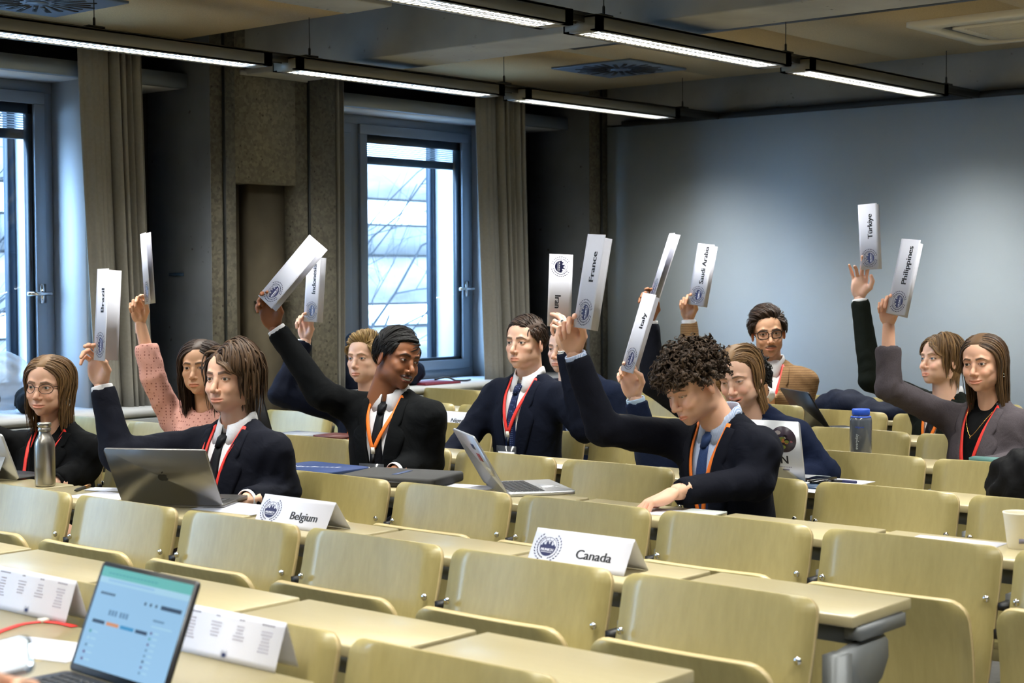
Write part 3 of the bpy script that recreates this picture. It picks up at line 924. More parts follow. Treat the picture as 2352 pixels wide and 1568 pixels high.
class SDF:
    def __init__(s, xs, ys, zs):
        s.ax = [np.asarray(a, np.float32) for a in (xs, ys, zs)]
        s.D = np.full([len(a) for a in s.ax], 0.2, np.float32)

    def sub(s, lo, hi):
        sl = []
        for a, l, h in zip(s.ax, lo, hi):
            i, j = int(np.searchsorted(a, l)) - 1, int(np.searchsorted(a, h)) + 1
            i, j = max(0, i), min(len(a), j)
            if j - i < 1:
                return None, None
            sl.append(slice(i, j))
        return tuple(sl), np.meshgrid(*[a[q] for a, q in zip(s.ax, sl)], indexing='ij', sparse=True)

    def mix(s, sl, d, k, op):
        D = s.D[sl]
        if op == 'u':
            if k <= 0:
                s.D[sl] = np.minimum(D, d); return
            h = np.clip(0.5 + 0.5 * (D - d) / k, 0, 1)
            s.D[sl] = D + (d - D) * h - k * h * (1 - h)
        elif op == 's':
            if k <= 0:
                s.D[sl] = np.maximum(D, -d); return
            h = np.clip(0.5 - 0.5 * (D + d) / k, 0, 1)
            s.D[sl] = D + (-d - D) * h + k * h * (1 - h)

    def ell(s, c, r, k=0.01, op='u', R=None):
        c = np.asarray(c, float); r = np.asarray(r, float)
        m = (max(r) if R is not None else 0)
        ext = (np.full(3, m) if R is not None else r) + k + 0.012
        sl, g = s.sub(c - ext, c + ext)
        if sl is None:
            return s
        x, y, z = (g[i] - c[i] for i in range(3))
        if R is not None:
            R = np.asarray(R, float)
            x, y, z = (R[0, i] * x + R[1, i] * y + R[2, i] * z for i in range(3))
        k0 = np.sqrt((x / r[0]) ** 2 + (y / r[1]) ** 2 + (z / r[2]) ** 2)
        k1 = np.sqrt((x / r[0] ** 2) ** 2 + (y / r[1] ** 2) ** 2 + (z / r[2] ** 2) ** 2) + 1e-6
        s.mix(sl, (k0 * (k0 - 1) / k1).astype(np.float32), k, op)
        return s

    def cap(s, a, b, ra, rb=None, k=0.01, op='u', sq=None):
        """tapered capsule; sq=(axis, factor) flattens it along a unit axis"""
        a, b = np.asarray(a, float), np.asarray(b, float); rb = ra if rb is None else rb
        m = max(ra, rb) + k + 0.012
        sl, g = s.sub(np.minimum(a, b) - m, np.maximum(a, b) + m)
        if sl is None:
            return s
        x, y, z = (g[i] - a[i] for i in range(3)); d = b - a; L2 = float(d @ d) + 1e-12
        t = np.clip((x * d[0] + y * d[1] + z * d[2]) / L2, 0, 1)
        px, py, pz = x - t * d[0], y - t * d[1], z - t * d[2]
        q = px * px + py * py + pz * pz
        if sq is not None:
            ax, f = sq
            e = px * ax[0] + py * ax[1] + pz * ax[2]
            q = q + (f * f - 1) * e * e
        s.mix(sl, (np.sqrt(q) - (ra + (rb - ra) * t)).astype(np.float32), k, op)
        return s

    def path(s, pts, rs, k=0.01, op='u'):
        for i in range(len(pts) - 1):
            s.cap(pts[i], pts[i + 1], rs[i], rs[i + 1], k, op)
        return s

    def mesh(s):
        D = s.D; S = D < 0
        nx, ny, nz = D.shape
        cnt = np.zeros((nx - 1, ny - 1, nz - 1), np.int8)
        for i in (0, 1):
            for j in (0, 1):
                for k in (0, 1):
                    cnt += S[i:nx - 1 + i, j:ny - 1 + j, k:nz - 1 + k]
        cells = np.argwhere((cnt > 0) & (cnt < 8))
        idx = np.full(cnt.shape, -1, np.int32)
        idx[tuple(cells.T)] = np.arange(len(cells))
        P = np.zeros((len(cells), 3)); W = np.zeros(len(cells))
        ax = s.ax
        for a in range(3):
            o1, o2 = [q for q in range(3) if q != a]
            for u in (0, 1):
                for v in (0, 1):
                    c0 = cells.copy(); c0[:, o1] += u; c0[:, o2] += v
                    c1 = c0.copy(); c1[:, a] += 1
                    d0 = D[tuple(c0.T)]; d1 = D[tuple(c1.T)]
                    m = (d0 < 0) != (d1 < 0)
                    t = np.where(m, d0 / (d0 - d1 + 1e-12), 0)
                    pos = np.stack([ax[q][c0[:, q]].astype(float) for q in range(3)], 1)
                    pos[:, a] += t * (ax[a][c1[:, a]] - ax[a][c0[:, a]])
                    P += np.where(m[:, None], pos, 0); W += m
        P /= W[:, None]
        F = []
        for a in range(3):
            b, c = (a + 1) % 3, (a + 2) % 3
            n = [nx, ny, nz]
            sl0 = [slice(None)] * 3; sl1 = [slice(None)] * 3
            sl0[a] = slice(0, n[a] - 1); sl1[a] = slice(1, n[a])
            for q in (b, c):
                sl0[q] = sl1[q] = slice(1, n[q] - 1)
            A, B = S[tuple(sl0)], S[tuple(sl1)]
            e = np.argwhere(A != B)
            if not len(e):
                continue
            ins = A[tuple(e.T)]
            e = e.copy(); e[:, b] += 1; e[:, c] += 1
            q = []
            for (db, dc) in ((-1, -1), (0, -1), (0, 0), (-1, 0)):
                w = e.copy(); w[:, b] += db; w[:, c] += dc
                q.append(idx[tuple(w.T)])
            q = np.stack(q, 1)
            q[~ins] = q[~ins][:, ::-1]
            F.append(q)
        return P, np.vstack(F)


def grid(lo, hi, h):
    return [np.arange(l, u + h, h) for l, u in zip(lo, hi)]


def smooth_mesh(V, F, it=1, lam=0.5):
    e = np.vstack([F[:, [0, 1]], F[:, [1, 2]], F[:, [2, 3]], F[:, [3, 0]]])
    for _ in range(it):
        acc = np.zeros_like(V); n = np.zeros(len(V))
        for a, b in ((0, 1), (1, 0)):
            np.add.at(acc, e[:, a], V[e[:, b]]); np.add.at(n, e[:, a], 1)
        V = V + lam * (acc / np.maximum(n, 1)[:, None] - V)
    return V


def vnormals(V, F):
    n = np.cross(V[F[:, 2]] - V[F[:, 0]], V[F[:, 3]] - V[F[:, 1]])
    N = np.zeros_like(V)
    for i in range(4):
        np.add.at(N, F[:, i], n)
    return N / (np.linalg.norm(N, axis=1)[:, None] + 1e-12)


def rotm(ax, a):
    return np.array(Matrix.Rotation(a, 3, ax))


# ---------------------------------------------------------------- head
# local frame: +X the person's right, +Y forward, +Z up, origin between the eyes' height and the head's middle


def smoothstep(a, b, x):
    t = np.clip((x - a) / (b - a), 0, 1)
    return t * t * (3 - 2 * t)


def head_mesh(p):
    """p: shape options; returns V, F, colours, and points of interest"""
    w = p.get('w', 1.0); jw = p.get('jaw', 1.0); smile = p.get('smile', 0.0); opn = p.get('open', 0.0)
    sq = p.get('squint', 0.12); nose = p.get('nose', 1.0); fem = p.get('fem', False); lookdown = p.get('lids', 0.0)
    xs = np.r_[np.arange(-0.096, 0.0965, 0.0024)]
    ys = np.r_[np.arange(-0.135, 0.0, 0.005), np.arange(0.0, 0.056, 0.0030), np.arange(0.056, 0.134, 0.0021)]
    zs = np.r_[np.arange(-0.235, -0.125, 0.005), np.arange(-0.125, 0.032, 0.0021), np.arange(0.032, 0.13, 0.005)]
    S = SDF(xs, ys, zs)
    S.ell((0, -0.014, 0.032), (0.0735 * w, 0.096, 0.083), 0.0)
    S.ell((0, 0.030, 0.030), (0.064 * w, 0.056, 0.056), 0.02)                    # forehead
    S.ell((0, 0.030, -0.030), (0.0585 * w, 0.058, 0.070), 0.025)                 # mid face
    S.ell((0, 0.034, -0.075), (0.044 * jw, 0.046, 0.034), 0.025)                 # jaw
    for sx in (-1, 1):
        S.ell((sx * 0.034, 0.046, -0.056), (0.021, 0.028, 0.030), 0.02)           # cheek
    for sx in (-1, 1):
        S.ell((sx * 0.047 * jw, 0.000, -0.062), (0.013, 0.028, 0.028), 0.025)     # jaw corner
        S.ell((sx * 0.043 * w, 0.056, -0.026), (0.018, 0.020, 0.015), 0.018)      # cheek bone
        if smile:
            S.ell((sx * 0.036, 0.074, -0.040), (0.017, 0.013, 0.013), 0.012)
    S.ell((0, 0.070, -0.1005), (0.017 * jw, 0.016, 0.0125), 0.018)               # chin
    neckr = 0.0445 if fem else 0.0545
    S.cap((0, -0.022, -0.060), (0, -0.045, -0.26), neckr, neckr * 1.08, 0.016)
    for sx in (-1, 1):                                                            # brow ridges
        S.cap((sx * 0.010, 0.0830, 0.0165), (sx * 0.030, 0.0810, 0.0200), 0.0060, 0.0066, 0.012)
        S.cap((sx * 0.030, 0.0810, 0.0200), (sx * 0.050 * w, 0.064, 0.013), 0.0066, 0.0055, 0.012)
    for sx in (-1, 1):                                                            # sockets
        S.ell((sx * 0.0315, 0.097, -0.001), (0.0185, 0.017, 0.0125), 0.012, 's')
    nt = 0.1085 * (1 + 0.0) + 0.006 * (nose - 1) * 3                              # nose
    S.path([(0, 0.081, 0.010), (0, 0.0905, -0.008), (0, nt - 0.006, -0.030), (0, nt, -0.038)], [0.0068, 0.0062, 0.0075, 0.0092], 0.010)
    for sx in (-1, 1):
        S.ell((sx * 0.0118, 0.0955, -0.0425), (0.0072, 0.0105, 0.0070), 0.006)
        S.ell((sx * 0.0065, 0.1015, -0.0498), (0.0036, 0.0048, 0.0036), 0.003, 's')
    S.ell((0, 0.0735, -0.072), (0.027, 0.0215, 0.024), 0.015)                    # mouth mound
    mw = 0.0240 + 0.0075 * smile; up = 0.0085 * smile; zm = -0.0735
    lipy = 0.0945
    arc = [(-mw, lipy - 0.0165 - 0.006 * max(0, smile), zm + up), (-mw * 0.5, lipy - 0.0035, zm + up * 0.25), (0, lipy, zm), (mw * 0.5, lipy - 0.0035, zm + up * 0.25), (mw, lipy - 0.0165 - 0.006 * max(0, smile), zm + up)]
    arc = np.array(arc)
    upl = arc + np.array([[0, 0, 0], [0, 0, 0.0042 + opn * .35], [0, 0.0005, 0.0036 + opn * .3], [0, 0, 0.0042 + opn * .35], [0, 0, 0]])
    lol = arc + np.array([[0, 0, 0], [0, 0, -0.0045 - opn * .8], [0, 0.0004, -0.0052 - opn], [0, 0, -0.0045 - opn * .8], [0, 0, 0]])
    S.path(upl, [0.002, 0.0037, 0.0039, 0.0037, 0.002], 0.004)
    S.path(lol, [0.002, 0.0042, 0.0050, 0.0042, 0.002], 0.004)
    if opn:
        S.path(arc + np.array([0, 0.0005, -opn * 0.20]), [0.0012, opn * 0.62 + 0.0012, opn * 0.74 + 0.0014, opn * 0.62 + 0.0012, 0.0012], 0.001, 's')
    else:
        S.path(arc + np.array([0, 0.003, 0]), [0.0012, 0.0018, 0.0019, 0.0018, 0.0012], 0.0035, 's')
    S.ell((0, 0.094, -0.087), (0.014, 0.006, 0.0045), 0.006, 's')                # dip above the chin
    for sx in (-1, 1):                                                            # lids, then the opening
        c = np.array([sx * 0.0315, 0.0735, -0.0005])
        S.ell(c, (0.0142, 0.0134, 0.0130), 0.003)
        oh = 0.0052 * (1 - sq) * (1 - 0.45 * lookdown)
        zc = -0.0010 - 0.0028 * lookdown
        S.ell(c + np.array([0, 0.013, zc]), (0.0128, 0.0105, oh), 0.0012, 's')
    for sx in (-1, 1):                                                            # ears
        R = rotm('Z', sx * 0.35) @ rotm('X', 0.16)
        S.ell((sx * (0.0745 * w + 0.001), -0.006, -0.014), (0.0065, 0.0175, 0.0305), 0.004, R=R.T)
        S.ell((sx * (0.0745 * w + 0.009), -0.003, -0.012), (0.0045, 0.0095, 0.017), 0.004, 's', R=R.T)
    V, F = S.mesh()
    V = smooth_mesh(V, F, 1, 0.35)
    x, y, z = V.T
    # ---- colours that belong to the skin itself: lips, brows, cheeks, beard shadow
    skin = np.array(p['skin'][:3]); col = np.tile(skin, (len(V), 1))

    def put(m, c, a=1.0):
        m = np.clip(m, 0, 1)[:, None] * a
        col[:] = col * (1 - m) + np.array(c[:3]) * m

    red = skin * np.array([1.04, 0.76, 0.72])
    ax_ = np.abs(x)
    put(np.exp(-(((ax_ - 0.040) / 0.017) ** 2 + ((z + 0.036) / 0.016) ** 2)) * (y > 0.03), red, p.get('blush', 0.35))
    put(np.exp(-((ax_ / 0.012) ** 2 + ((z + 0.040) / 0.012) ** 2)) * (y > 0.085), red, p.get('blush', 0.35))
    put(smoothstep(0.066, 0.074, ax_) * (np.abs(z + 0.014) < 0.04) * (y < 0.03), red, 0.35)
    put(np.exp(-(((ax_ - 0.0315) / 0.016) ** 2 + ((z + 0.002) / 0.010) ** 2)) * (y > 0.05), skin * np.array([.82, .70, .68]), 0.40)
    beard = p.get('beard', 0)
    if beard:
        zone = smoothstep(-0.045, -0.062, z + 0.10 * np.clip(0.04 - y, -0.02, 0.05) * 0) * smoothstep(-0.03, 0.02, y + 0.35 * (z + 0.05) * -1 * 0) * smoothstep(-0.150, -0.118, z)
        put(zone, p.get('beardcol', (0.10, 0.07, 0.05)), beard)
    hz = zm + up * (x / mw) ** 2
    lipm = smoothstep(1.12, 0.9, np.sqrt((x / (mw * 1.02)) ** 2 + ((z - hz) / (0.0088 + opn)) ** 2)) * (y > lipy - 0.022)
    put(lipm, p.get('lip', skin * np.array([0.86, 0.55, 0.53])), 0.8)
    if opn:
        put(smoothstep(1.0, 0.8, np.sqrt((x / (mw * .92)) ** 2 + ((z - hz + opn * .20) / (0.0020 + opn * .72)) ** 2)) * (y < lipy - 0.002 - 9 * x * x) * (y > 0.06), (0.10, 0.02, 0.02), 1)
    mo = p.get('moustache', 0)
    if mo:
        mz = zm + 0.0132 + opn * .3 - 0.009 * (x / 0.026) ** 2 + up * (x / mw) ** 2 * .8
        put(smoothstep(1.1, 0.75, np.sqrt((x / (mw * 1.02)) ** 4 + ((z - mz) / 0.0056) ** 2)) * (y > 0.06), p.get('browcol'), mo)
    # brows
    bz = 0.0180 + p.get('browz', 0) + 0.0036 * smoothstep(0.010, 0.034, ax_) - 0.0085 * smoothstep(0.034, 0.054, ax_)
    bt = 0.0037 * p.get('brow', 1.0) * (1 - 0.55 * smoothstep(0.030, 0.052, ax_))
    bm = smoothstep(1.35, 0.65, np.abs(z - bz) / bt) * smoothstep(0.0085, 0.012, ax_) * smoothstep(0.0545, 0.048, ax_) * (y > 0.045)
    put(bm, p['browcol'], p.get('browa', 0.78))
    N = vnormals(V, F)
    V = V + N * (bm * 0.0012)[:, None]
    # lashes line
    for sx in (-1, 1):
        e = np.sqrt(((x - sx * 0.0315) / 0.0138) ** 2 + ((z + 0.0012 + 0.0028 * lookdown) / (0.0066 * (1 - sq * .8))) ** 2)
        put(np.exp(-((e - 1.0) / 0.16) ** 2) * (z > -0.004 - 0.003 * lookdown) * (y > 0.07), (0.03, 0.02, 0.02), 0.75)
    return V, F, col


def eye_geo(g, M, gaze, iris, mi, sc=1.0):
    for sx in (-1, 1):
        c = np.array([sx * 0.0315, 0.0732, -0.0008])
        n, m = 20, 14
        gz = nrm(gaze)
        a1 = nrm(np.cross(gz, (0, 0, 1))); a2 = np.cross(a1, gz)
        V, col = [], []
        for i in range(m + 1):
            th = PI * i / m * 0.72
            for j in range(n):
                d = gz * math.cos(th) + (a1 * math.cos(2 * PI * j / n) + a2 * math.sin(2 * PI * j / n)) * math.sin(th)
                V.append(c + 0.0123 * d)
                t = math.degrees(th)
                col.append((0.01, 0.01, 0.012) if t < 11.5 else (iris if t < 28.5 else ((iris[0] * .35, iris[1] * .35, iris[2] * .35) if t < 31 else (0.66, 0.62, 0.60))))
        F = [(i * n + j, i * n + (j + 1) % n, (i + 1) * n + (j + 1) % n, (i + 1) * n + j) for i in range(m) for j in range(n)]
        g.add(xf(M, V), F, mi, col)


# ---------------------------------------------------------------- hands
# right hand frame: +X towards the thumb, +Y along the fingers, +Z out of the palm; wrist at the origin
FINGER = [((0.027, 0.086, 0.0), (0.043, 0.026, 0.021), 0.0088), ((0.008, 0.091, 0.001), (0.048, 0.029, 0.022), 0.0090),
          ((-0.011, 0.087, 0.0), (0.044, 0.027, 0.022), 0.0085), ((-0.0285, 0.077, -0.002), (0.034, 0.021, 0.019), 0.0075)]
POSES = {
    # per finger: (spread deg, bend1, bend2, bend3);  thumb: list of joint points
    'pinch': ([(2, 38, 42, 14), (1, 62, 62, 30), (0, 72, 70, 40), (-3, 76, 70, 40)], [(0.021, 0.020, 0.006), (0.043, 0.050, 0.022), (0.046, 0.078, 0.040), (0.034, 0.100, 0.052)]),
    'pinch2': ([(3, 30, 34, 12), (1, 36, 38, 14), (-2, 48, 48, 24), (-6, 56, 50, 30)], [(0.021, 0.020, 0.006), (0.046, 0.048, 0.022), (0.050, 0.077, 0.042), (0.036, 0.100, 0.054)]),
    'open': ([(10, 4, 10, 6), (2, 8, 8, 6), (-5, 30, 30, 14), (-16, 6, 10, 8)], [(0.021, 0.020, 0.006), (0.050, 0.044, 0.018), (0.060, 0.075, 0.024), (0.054, 0.100, 0.028)]),
    'over': ([(4, 46, 22, 8), (1, 50, 26, 8), (-2, 66, 70, 34), (-5, 76, 76, 40)], [(0.021, 0.020, 0.006), (0.044, 0.048, 0.026), (0.040, 0.074, 0.044), (0.028, 0.094, 0.052)]),
    'rest': ([(6, 22, 26, 14), (1, 28, 32, 16), (-4, 34, 34, 18), (-9, 40, 34, 18)], [(0.021, 0.020, 0.006), (0.048, 0.046, 0.020), (0.056, 0.074, 0.030), (0.050, 0.098, 0.036)]),
    'write': ([(4, 46, 40, 16), (1, 52, 46, 20), (-2, 58, 50, 24), (-5, 62, 50, 24)], [(0.021, 0.020, 0.006), (0.046, 0.046, 0.028), (0.044, 0.072, 0.046), (0.030, 0.092, 0.058)]),
    'fist': ([(2, 70, 90, 40), (1, 76, 92, 40), (0, 80, 92, 40), (-2, 84, 90, 40)], [(0.021, 0.020, 0.006), (0.044, 0.046, 0.026), (0.034, 0.066, 0.046), (0.012, 0.074, 0.052)]),
}


def hand_mesh(pose, left=False, h=0.0030):
    S = SDF(*grid((-0.075, -0.055, -0.045), (0.085, 0.205, 0.115), h))
    S.cap((0, -0.05, 0), (0, 0.012, 0), 0.0255, 0.0235, 0.0, sq=((0, 0, 1), 1.32))
    bends, thumb = POSES[pose]
    for (mcp, _, r), bx in zip(FINGER, (0.012, 0.004, -0.006, -0.014)):
        S.cap((bx, 0.012, 0.0), (mcp[0], mcp[1] - 0.004, mcp[2]), 0.0150, r + 0.0022, 0.012)
    S.ell((0.0, 0.050, 0.006), (0.030, 0.036, 0.010), 0.012)
    S.cap((0.018, 0.018, 0.007), (0.036, 0.048, 0.015), 0.0150, 0.0120, 0.012)
    S.ell((-0.026, 0.038, 0.007), (0.012, 0.030, 0.012), 0.012)
    nails = []
    for (mcp, L, r), (sp, b1, b2, b3) in zip(FINGER, bends):
        p = np.array(mcp); a = 0.0; sp = math.radians(sp); pts = [p]; rs = [r * 1.05]
        for i, (ln, b) in enumerate(zip(L, (b1, b2, b3))):
            a += math.radians(b)
            d = np.array([math.sin(sp) * math.cos(a), math.cos(sp) * math.cos(a), math.sin(a)])
            p = p + d * ln; pts.append(p); rs.append(r * (0.98, 0.90, 0.74)[i])
        S.path(pts, rs, 0.0022)
        for q, rr in zip(pts[1:3], rs[1:3]):
            S.ell(q, (rr * 1.06,) * 3, 0.002)
    S.path(thumb, [0.0145, 0.0115, 0.0105, 0.0082], 0.004)
    V, F = S.mesh()
    V = smooth_mesh(V, F, 1, 0.4)
    if left:
        V = V * np.array([-1, 1, 1]); F = F[:, ::-1]
    return V, F


# ---------------------------------------------------------------- hair
HC = np.array([0, -0.014, 0.030])
HR = np.array([0.0765, 0.098, 0.0865])


def hair_locks(g, style, seed, colors, w=1.0):
    """many flat tapering locks that start on the scalp, lie over it and fall"""
    rng = np.random.default_rng(seed)
    n = style['n']; steps = style.get('steps', 16)
    hr = HR * np.array([w, 1, 1])
    # roots on the scalp
    roots = []
    px = style.get('part')
    while px is not None and len(roots) < n * 0.38:
        a = rng.uniform(0.35, 2.5); d = nrm((px * math.sin(a) + rng.normal() * 0.09, math.cos(a), math.sin(a)))
        if d[2] > style['hairline'](d):
            roots.append(d)
    while px is None and len(roots) < n * 0.22:
        az = rng.uniform(-1.3, 1.3); hz = style['hairline']((math.sin(az), math.cos(az), 0)) + abs(rng.normal()) * 0.07
        q = math.sqrt(max(0.0, 1 - hz * hz)); roots.append(np.array([math.sin(az) * q, math.cos(az) * q, hz]))
    while len(roots) < n:
        d = nrm(rng.normal(size=3))
        hl = style['hairline'](d)
        if d[2] > hl:
            roots.append(d)
    roots = np.array(roots)
    lift = style.get('lift', 0.006) + style.get('vol', 0.012) * rng.random(n) ** 1.0
    P = HC + roots * (hr + 0.001)
    d0 = roots.copy()
    Ls = style['length'](roots, rng)
    path = [P.copy()]; p = P.copy(); vel = None
    ph = rng.random(n) * 2 * PI; fr = style.get('curlfreq', 0) * (0.8 + 0.4 * rng.random(n)); am = style.get('curlamp', 0)
    for i in range(steps):
        t = (i + 1) / steps
        nd = (p - HC) / hr; rad = np.linalg.norm(nd, axis=1); nn = nd / hr; nn /= np.linalg.norm(nn, axis=1)[:, None]
        D = style['flow'](p, roots, t, rng)
        D = D - nn * np.sum(D * nn, 1)[:, None] * (rad < 1.35)[:, None] * 0.9
        D /= np.linalg.norm(D, axis=1)[:, None] + 1e-9
        if vel is not None:
            D = D * 0.6 + vel * 0.4
            D /= np.linalg.norm(D, axis=1)[:, None] + 1e-9
        vel = D
        p = p + D * (Ls / steps)[:, None]
        # stay outside the head
        tgt = 1 + (lift * np.minimum(1, 3.0 * t) * (style['liftmap'](p, t) if 'liftmap' in style else 1.0)) / 0.085
        nd = (p - HC) / hr; rad = np.linalg.norm(nd, axis=1)
        push = np.maximum(tgt - rad, 0)
        zone = (p[:, 2] > -0.06)
        p = np.where((zone & (rad < tgt))[:, None], HC + nd / rad[:, None] * tgt[:, None] * hr, p)
        # pull back to the head while on top of it
        k = style.get('cling', 0.5)
        out = (rad > tgt) & (p[:, 2] > 0.0)
        q = HC + nd / rad[:, None] * tgt[:, None] * hr
        p = np.where(out[:, None], p * (1 - k) + q * k, p)
        if style.get('clear'):
            fz = (p[:, 1] > 0.012) & (p[:, 2] < 0.052)
            sg = np.where(roots[:, 0] > style.get('part', 0.0) or roots[:, 0] > 0, 1.0, -1.0) if False else np.where(roots[:, 0] > (style.get('part') or 0.0), 1.0, -1.0)
            lim = 0.060 * w + 0.012 * smoothstep(0.05, 0.0, p[:, 2])
            p[:, 0] = np.where(fz & (np.abs(p[:, 0]) < lim), p[:, 0] * 0.35 + 0.65 * sg * lim, p[:, 0])
            p[:, 1] = np.where(fz & (p[:, 2] < 0.02), np.minimum(p[:, 1], 0.055), p[:, 1])
        # neck and shoulders
        rxy = np.hypot(p[:, 0], p[:, 1] + 0.03)
        low = (p[:, 2] < -0.05) & (rxy < 0.062)
        f = np.where(low, 0.062 / (rxy + 1e-6), 1.0)
        p[:, 0] *= f; p[:, 1] = (p[:, 1] + 0.03) * f - 0.03
        pp = p.copy()
        if am:
            side = np.cross(D, nn)
            side /= np.linalg.norm(side, axis=1)[:, None] + 1e-9
            pp = pp + side * (am * np.sin(ph + fr * t) * min(1, 2 * t))[:, None] + nn * (am * 0.7 * np.cos(ph + fr * t) * min(1, 2 * t))[:, None]
        path.append(pp)
    path = np.stack(path, 1)                # n, steps+1, 3
    T = np.gradient(path, axis=1); T /= np.linalg.norm(T, axis=2)[:, :, None] + 1e-9
    O = path - (HC + np.array([0, 0, 0])); O[:, :, 2] *= np.where(path[:, :, 2] < -0.03, 0.15, 1.0)
    O -= T * np.sum(O * T, 2)[:, :, None]; O /= np.linalg.norm(O, axis=2)[:, :, None] + 1e-9
    B = np.cross(T, O)
    s = np.linspace(0, 1, steps + 1)
    wid = style.get('width', 0.009) * (0.7 + 0.6 * rng.random(n))[:, None] * (np.minimum(1, 0.45 + s * 4) * (1 - 0.80 * s ** style.get('taper', 2.5)))[None]
    thk = wid * style.get('flat', 0.38)
    a = np.arange(4) * PI / 2
    V = path[:, :, None, :] + (B[:, :, None, :] * np.cos(a)[None, None, :, None] * wid[:, :, None, None] + O[:, :, None, :] * np.sin(a)[None, None, :, None] * thk[:, :, None, None])
    c0, c1 = np.array(colors[0][:3]), np.array(colors[1][:3])
    mixv = rng.random(n)[:, None] * 0.7 + (s[None] * style.get('tipmix', 0.25))
    col = c0[None, None] * (1 - np.clip(mixv, 0, 1))[:, :, None] + c1[None, None] * np.clip(mixv, 0, 1)[:, :, None]
    col = np.repeat(col[:, :, None, :], 4, axis=2)
    al = np.broadcast_to((np.array([0.0, 0.5, 1.0, 0.5])[None, None, :] + (rng.random(n) * 3)[:, None, None]), col.shape[:3])
    col = np.concatenate([col, al[..., None]], -1)
    i = np.arange(n)[:, None, None] * (steps + 1) * 4; j = np.arange(steps)[None, :, None] * 4; k = np.arange(4)[None, None, :]
    b0 = i + j + k; b1 = i + j + (k + 1) % 4
    F = np.stack([b0, b1, b1 + 4, b0 + 4], -1).reshape(-1, 4)
    return V.reshape(-1, 3), F, col.reshape(-1, 4)


def hair_cap(style, color, w=1.0, off=0.0035):
    n, m = 40, 22
    V = []; keep = []
    hr = HR * np.array([w, 1, 1])
    for i in range(m + 1):
        th = PI * i / m
        for j in range(n):
            d = np.array([math.sin(th) * math.cos(2 * PI * j / n), math.sin(th) * math.sin(2 * PI * j / n), math.cos(th)])
            hl = style['hairline'](d)
            inside = d[2] > hl - 0.02
            V.append(HC + d * (hr + (off if inside else -0.006)))
            keep.append(d[2] > hl - 0.12)
    F = [(i * n + j, (i + 1) * n + j, (i + 1) * n + (j + 1) % n, i * n + (j + 1) % n) for i in range(m) for j in range(n)]
    F = [f for f in F if all(keep[q] for q in f)]
    return np.array(V), F, np.tile(np.array(color[:3]), (len(V), 1))


def hl_std(front=0.50, temple=0.05, back=-0.62, sideburn=-0.15):
    """hairline as a minimal z of the unit direction, by azimuth from the front"""
    def f(d):
        az = abs(math.atan2(d[0], d[1]))
        xs = [0, 0.45, 0.75, 1.05, 1.35, 1.65, 2.1, PI]
        ys = [front, front - 0.04, front - 0.18, temple, sideburn, -0.20 if sideburn > -0.3 else -0.3, back + 0.05, back]
        return float(np.interp(az, xs, ys))
    return f


def flow_part(px, back=0.25, down=1.0, fwd=0.0, side=1.0):
    def f(p, roots, t, rng):
        sgn = np.where(roots[:, 0] > px, 1.0, -1.0)
        n = len(p)
        D = np.zeros((n, 3))
        top = smoothstep(0.1, 0.8, roots[:, 2])
        a = max(0.0, 1.0 - 2.2 * t)
        D[:, 0] = sgn * side * a * (0.35 + 0.9 * top)
        D[:, 1] = a * (-back * (0.4 + top) + fwd * (roots[:, 1] > 0.3))
        D[:, 2] = -down * min(1.0, 0.30 + 1.6 * t)
        low = p[:, 2] < -0.07
        D[:, 0] -= np.where(low, 3.0 * (p[:, 0] - np.sign(p[:, 0]) * 0.070), 0)
        D[:, 1] -= np.where(low, 3.0 * (p[:, 1] + 0.030), 0)
        D += rng.normal(size=(n, 3)) * 0.06
        return D
    return f


def flow_dir(vec, gravity=0.0, spread=0.1):
    v = np.array(vec, float)

    def f(p, roots, t, rng):
        D = np.tile(v, (len(p), 1)) + rng.normal(size=(len(p), 3)) * spread
        D[:, 2] -= gravity * t
        return D
    return f


def flow_short(vec):
    """sides down, top swept along vec"""
    v = np.array(vec, float)

    def f(p, roots, t, rng):
        top = smoothstep(0.42, 0.66, roots[:, 2] + 0.30 * np.maximum(roots[:, 1], 0) - 0.08 * np.abs(roots[:, 0]))[:, None]
        D = top * v + (1 - top) * np.array([0, -0.35, -1.0])
        return D + rng.normal(size=(len(p), 3)) * 0.10
    return f


def flow_curl(p, roots, t, rng):
    D = roots * 0.2 + rng.normal(size=(len(p), 3)) * 0.9
    D[:, 2] -= 0.3
    D[:, 1] += 0.25
    return D


def const_len(a, b):
    return lambda r, rng: a + (b - a) * rng.random(len(r))


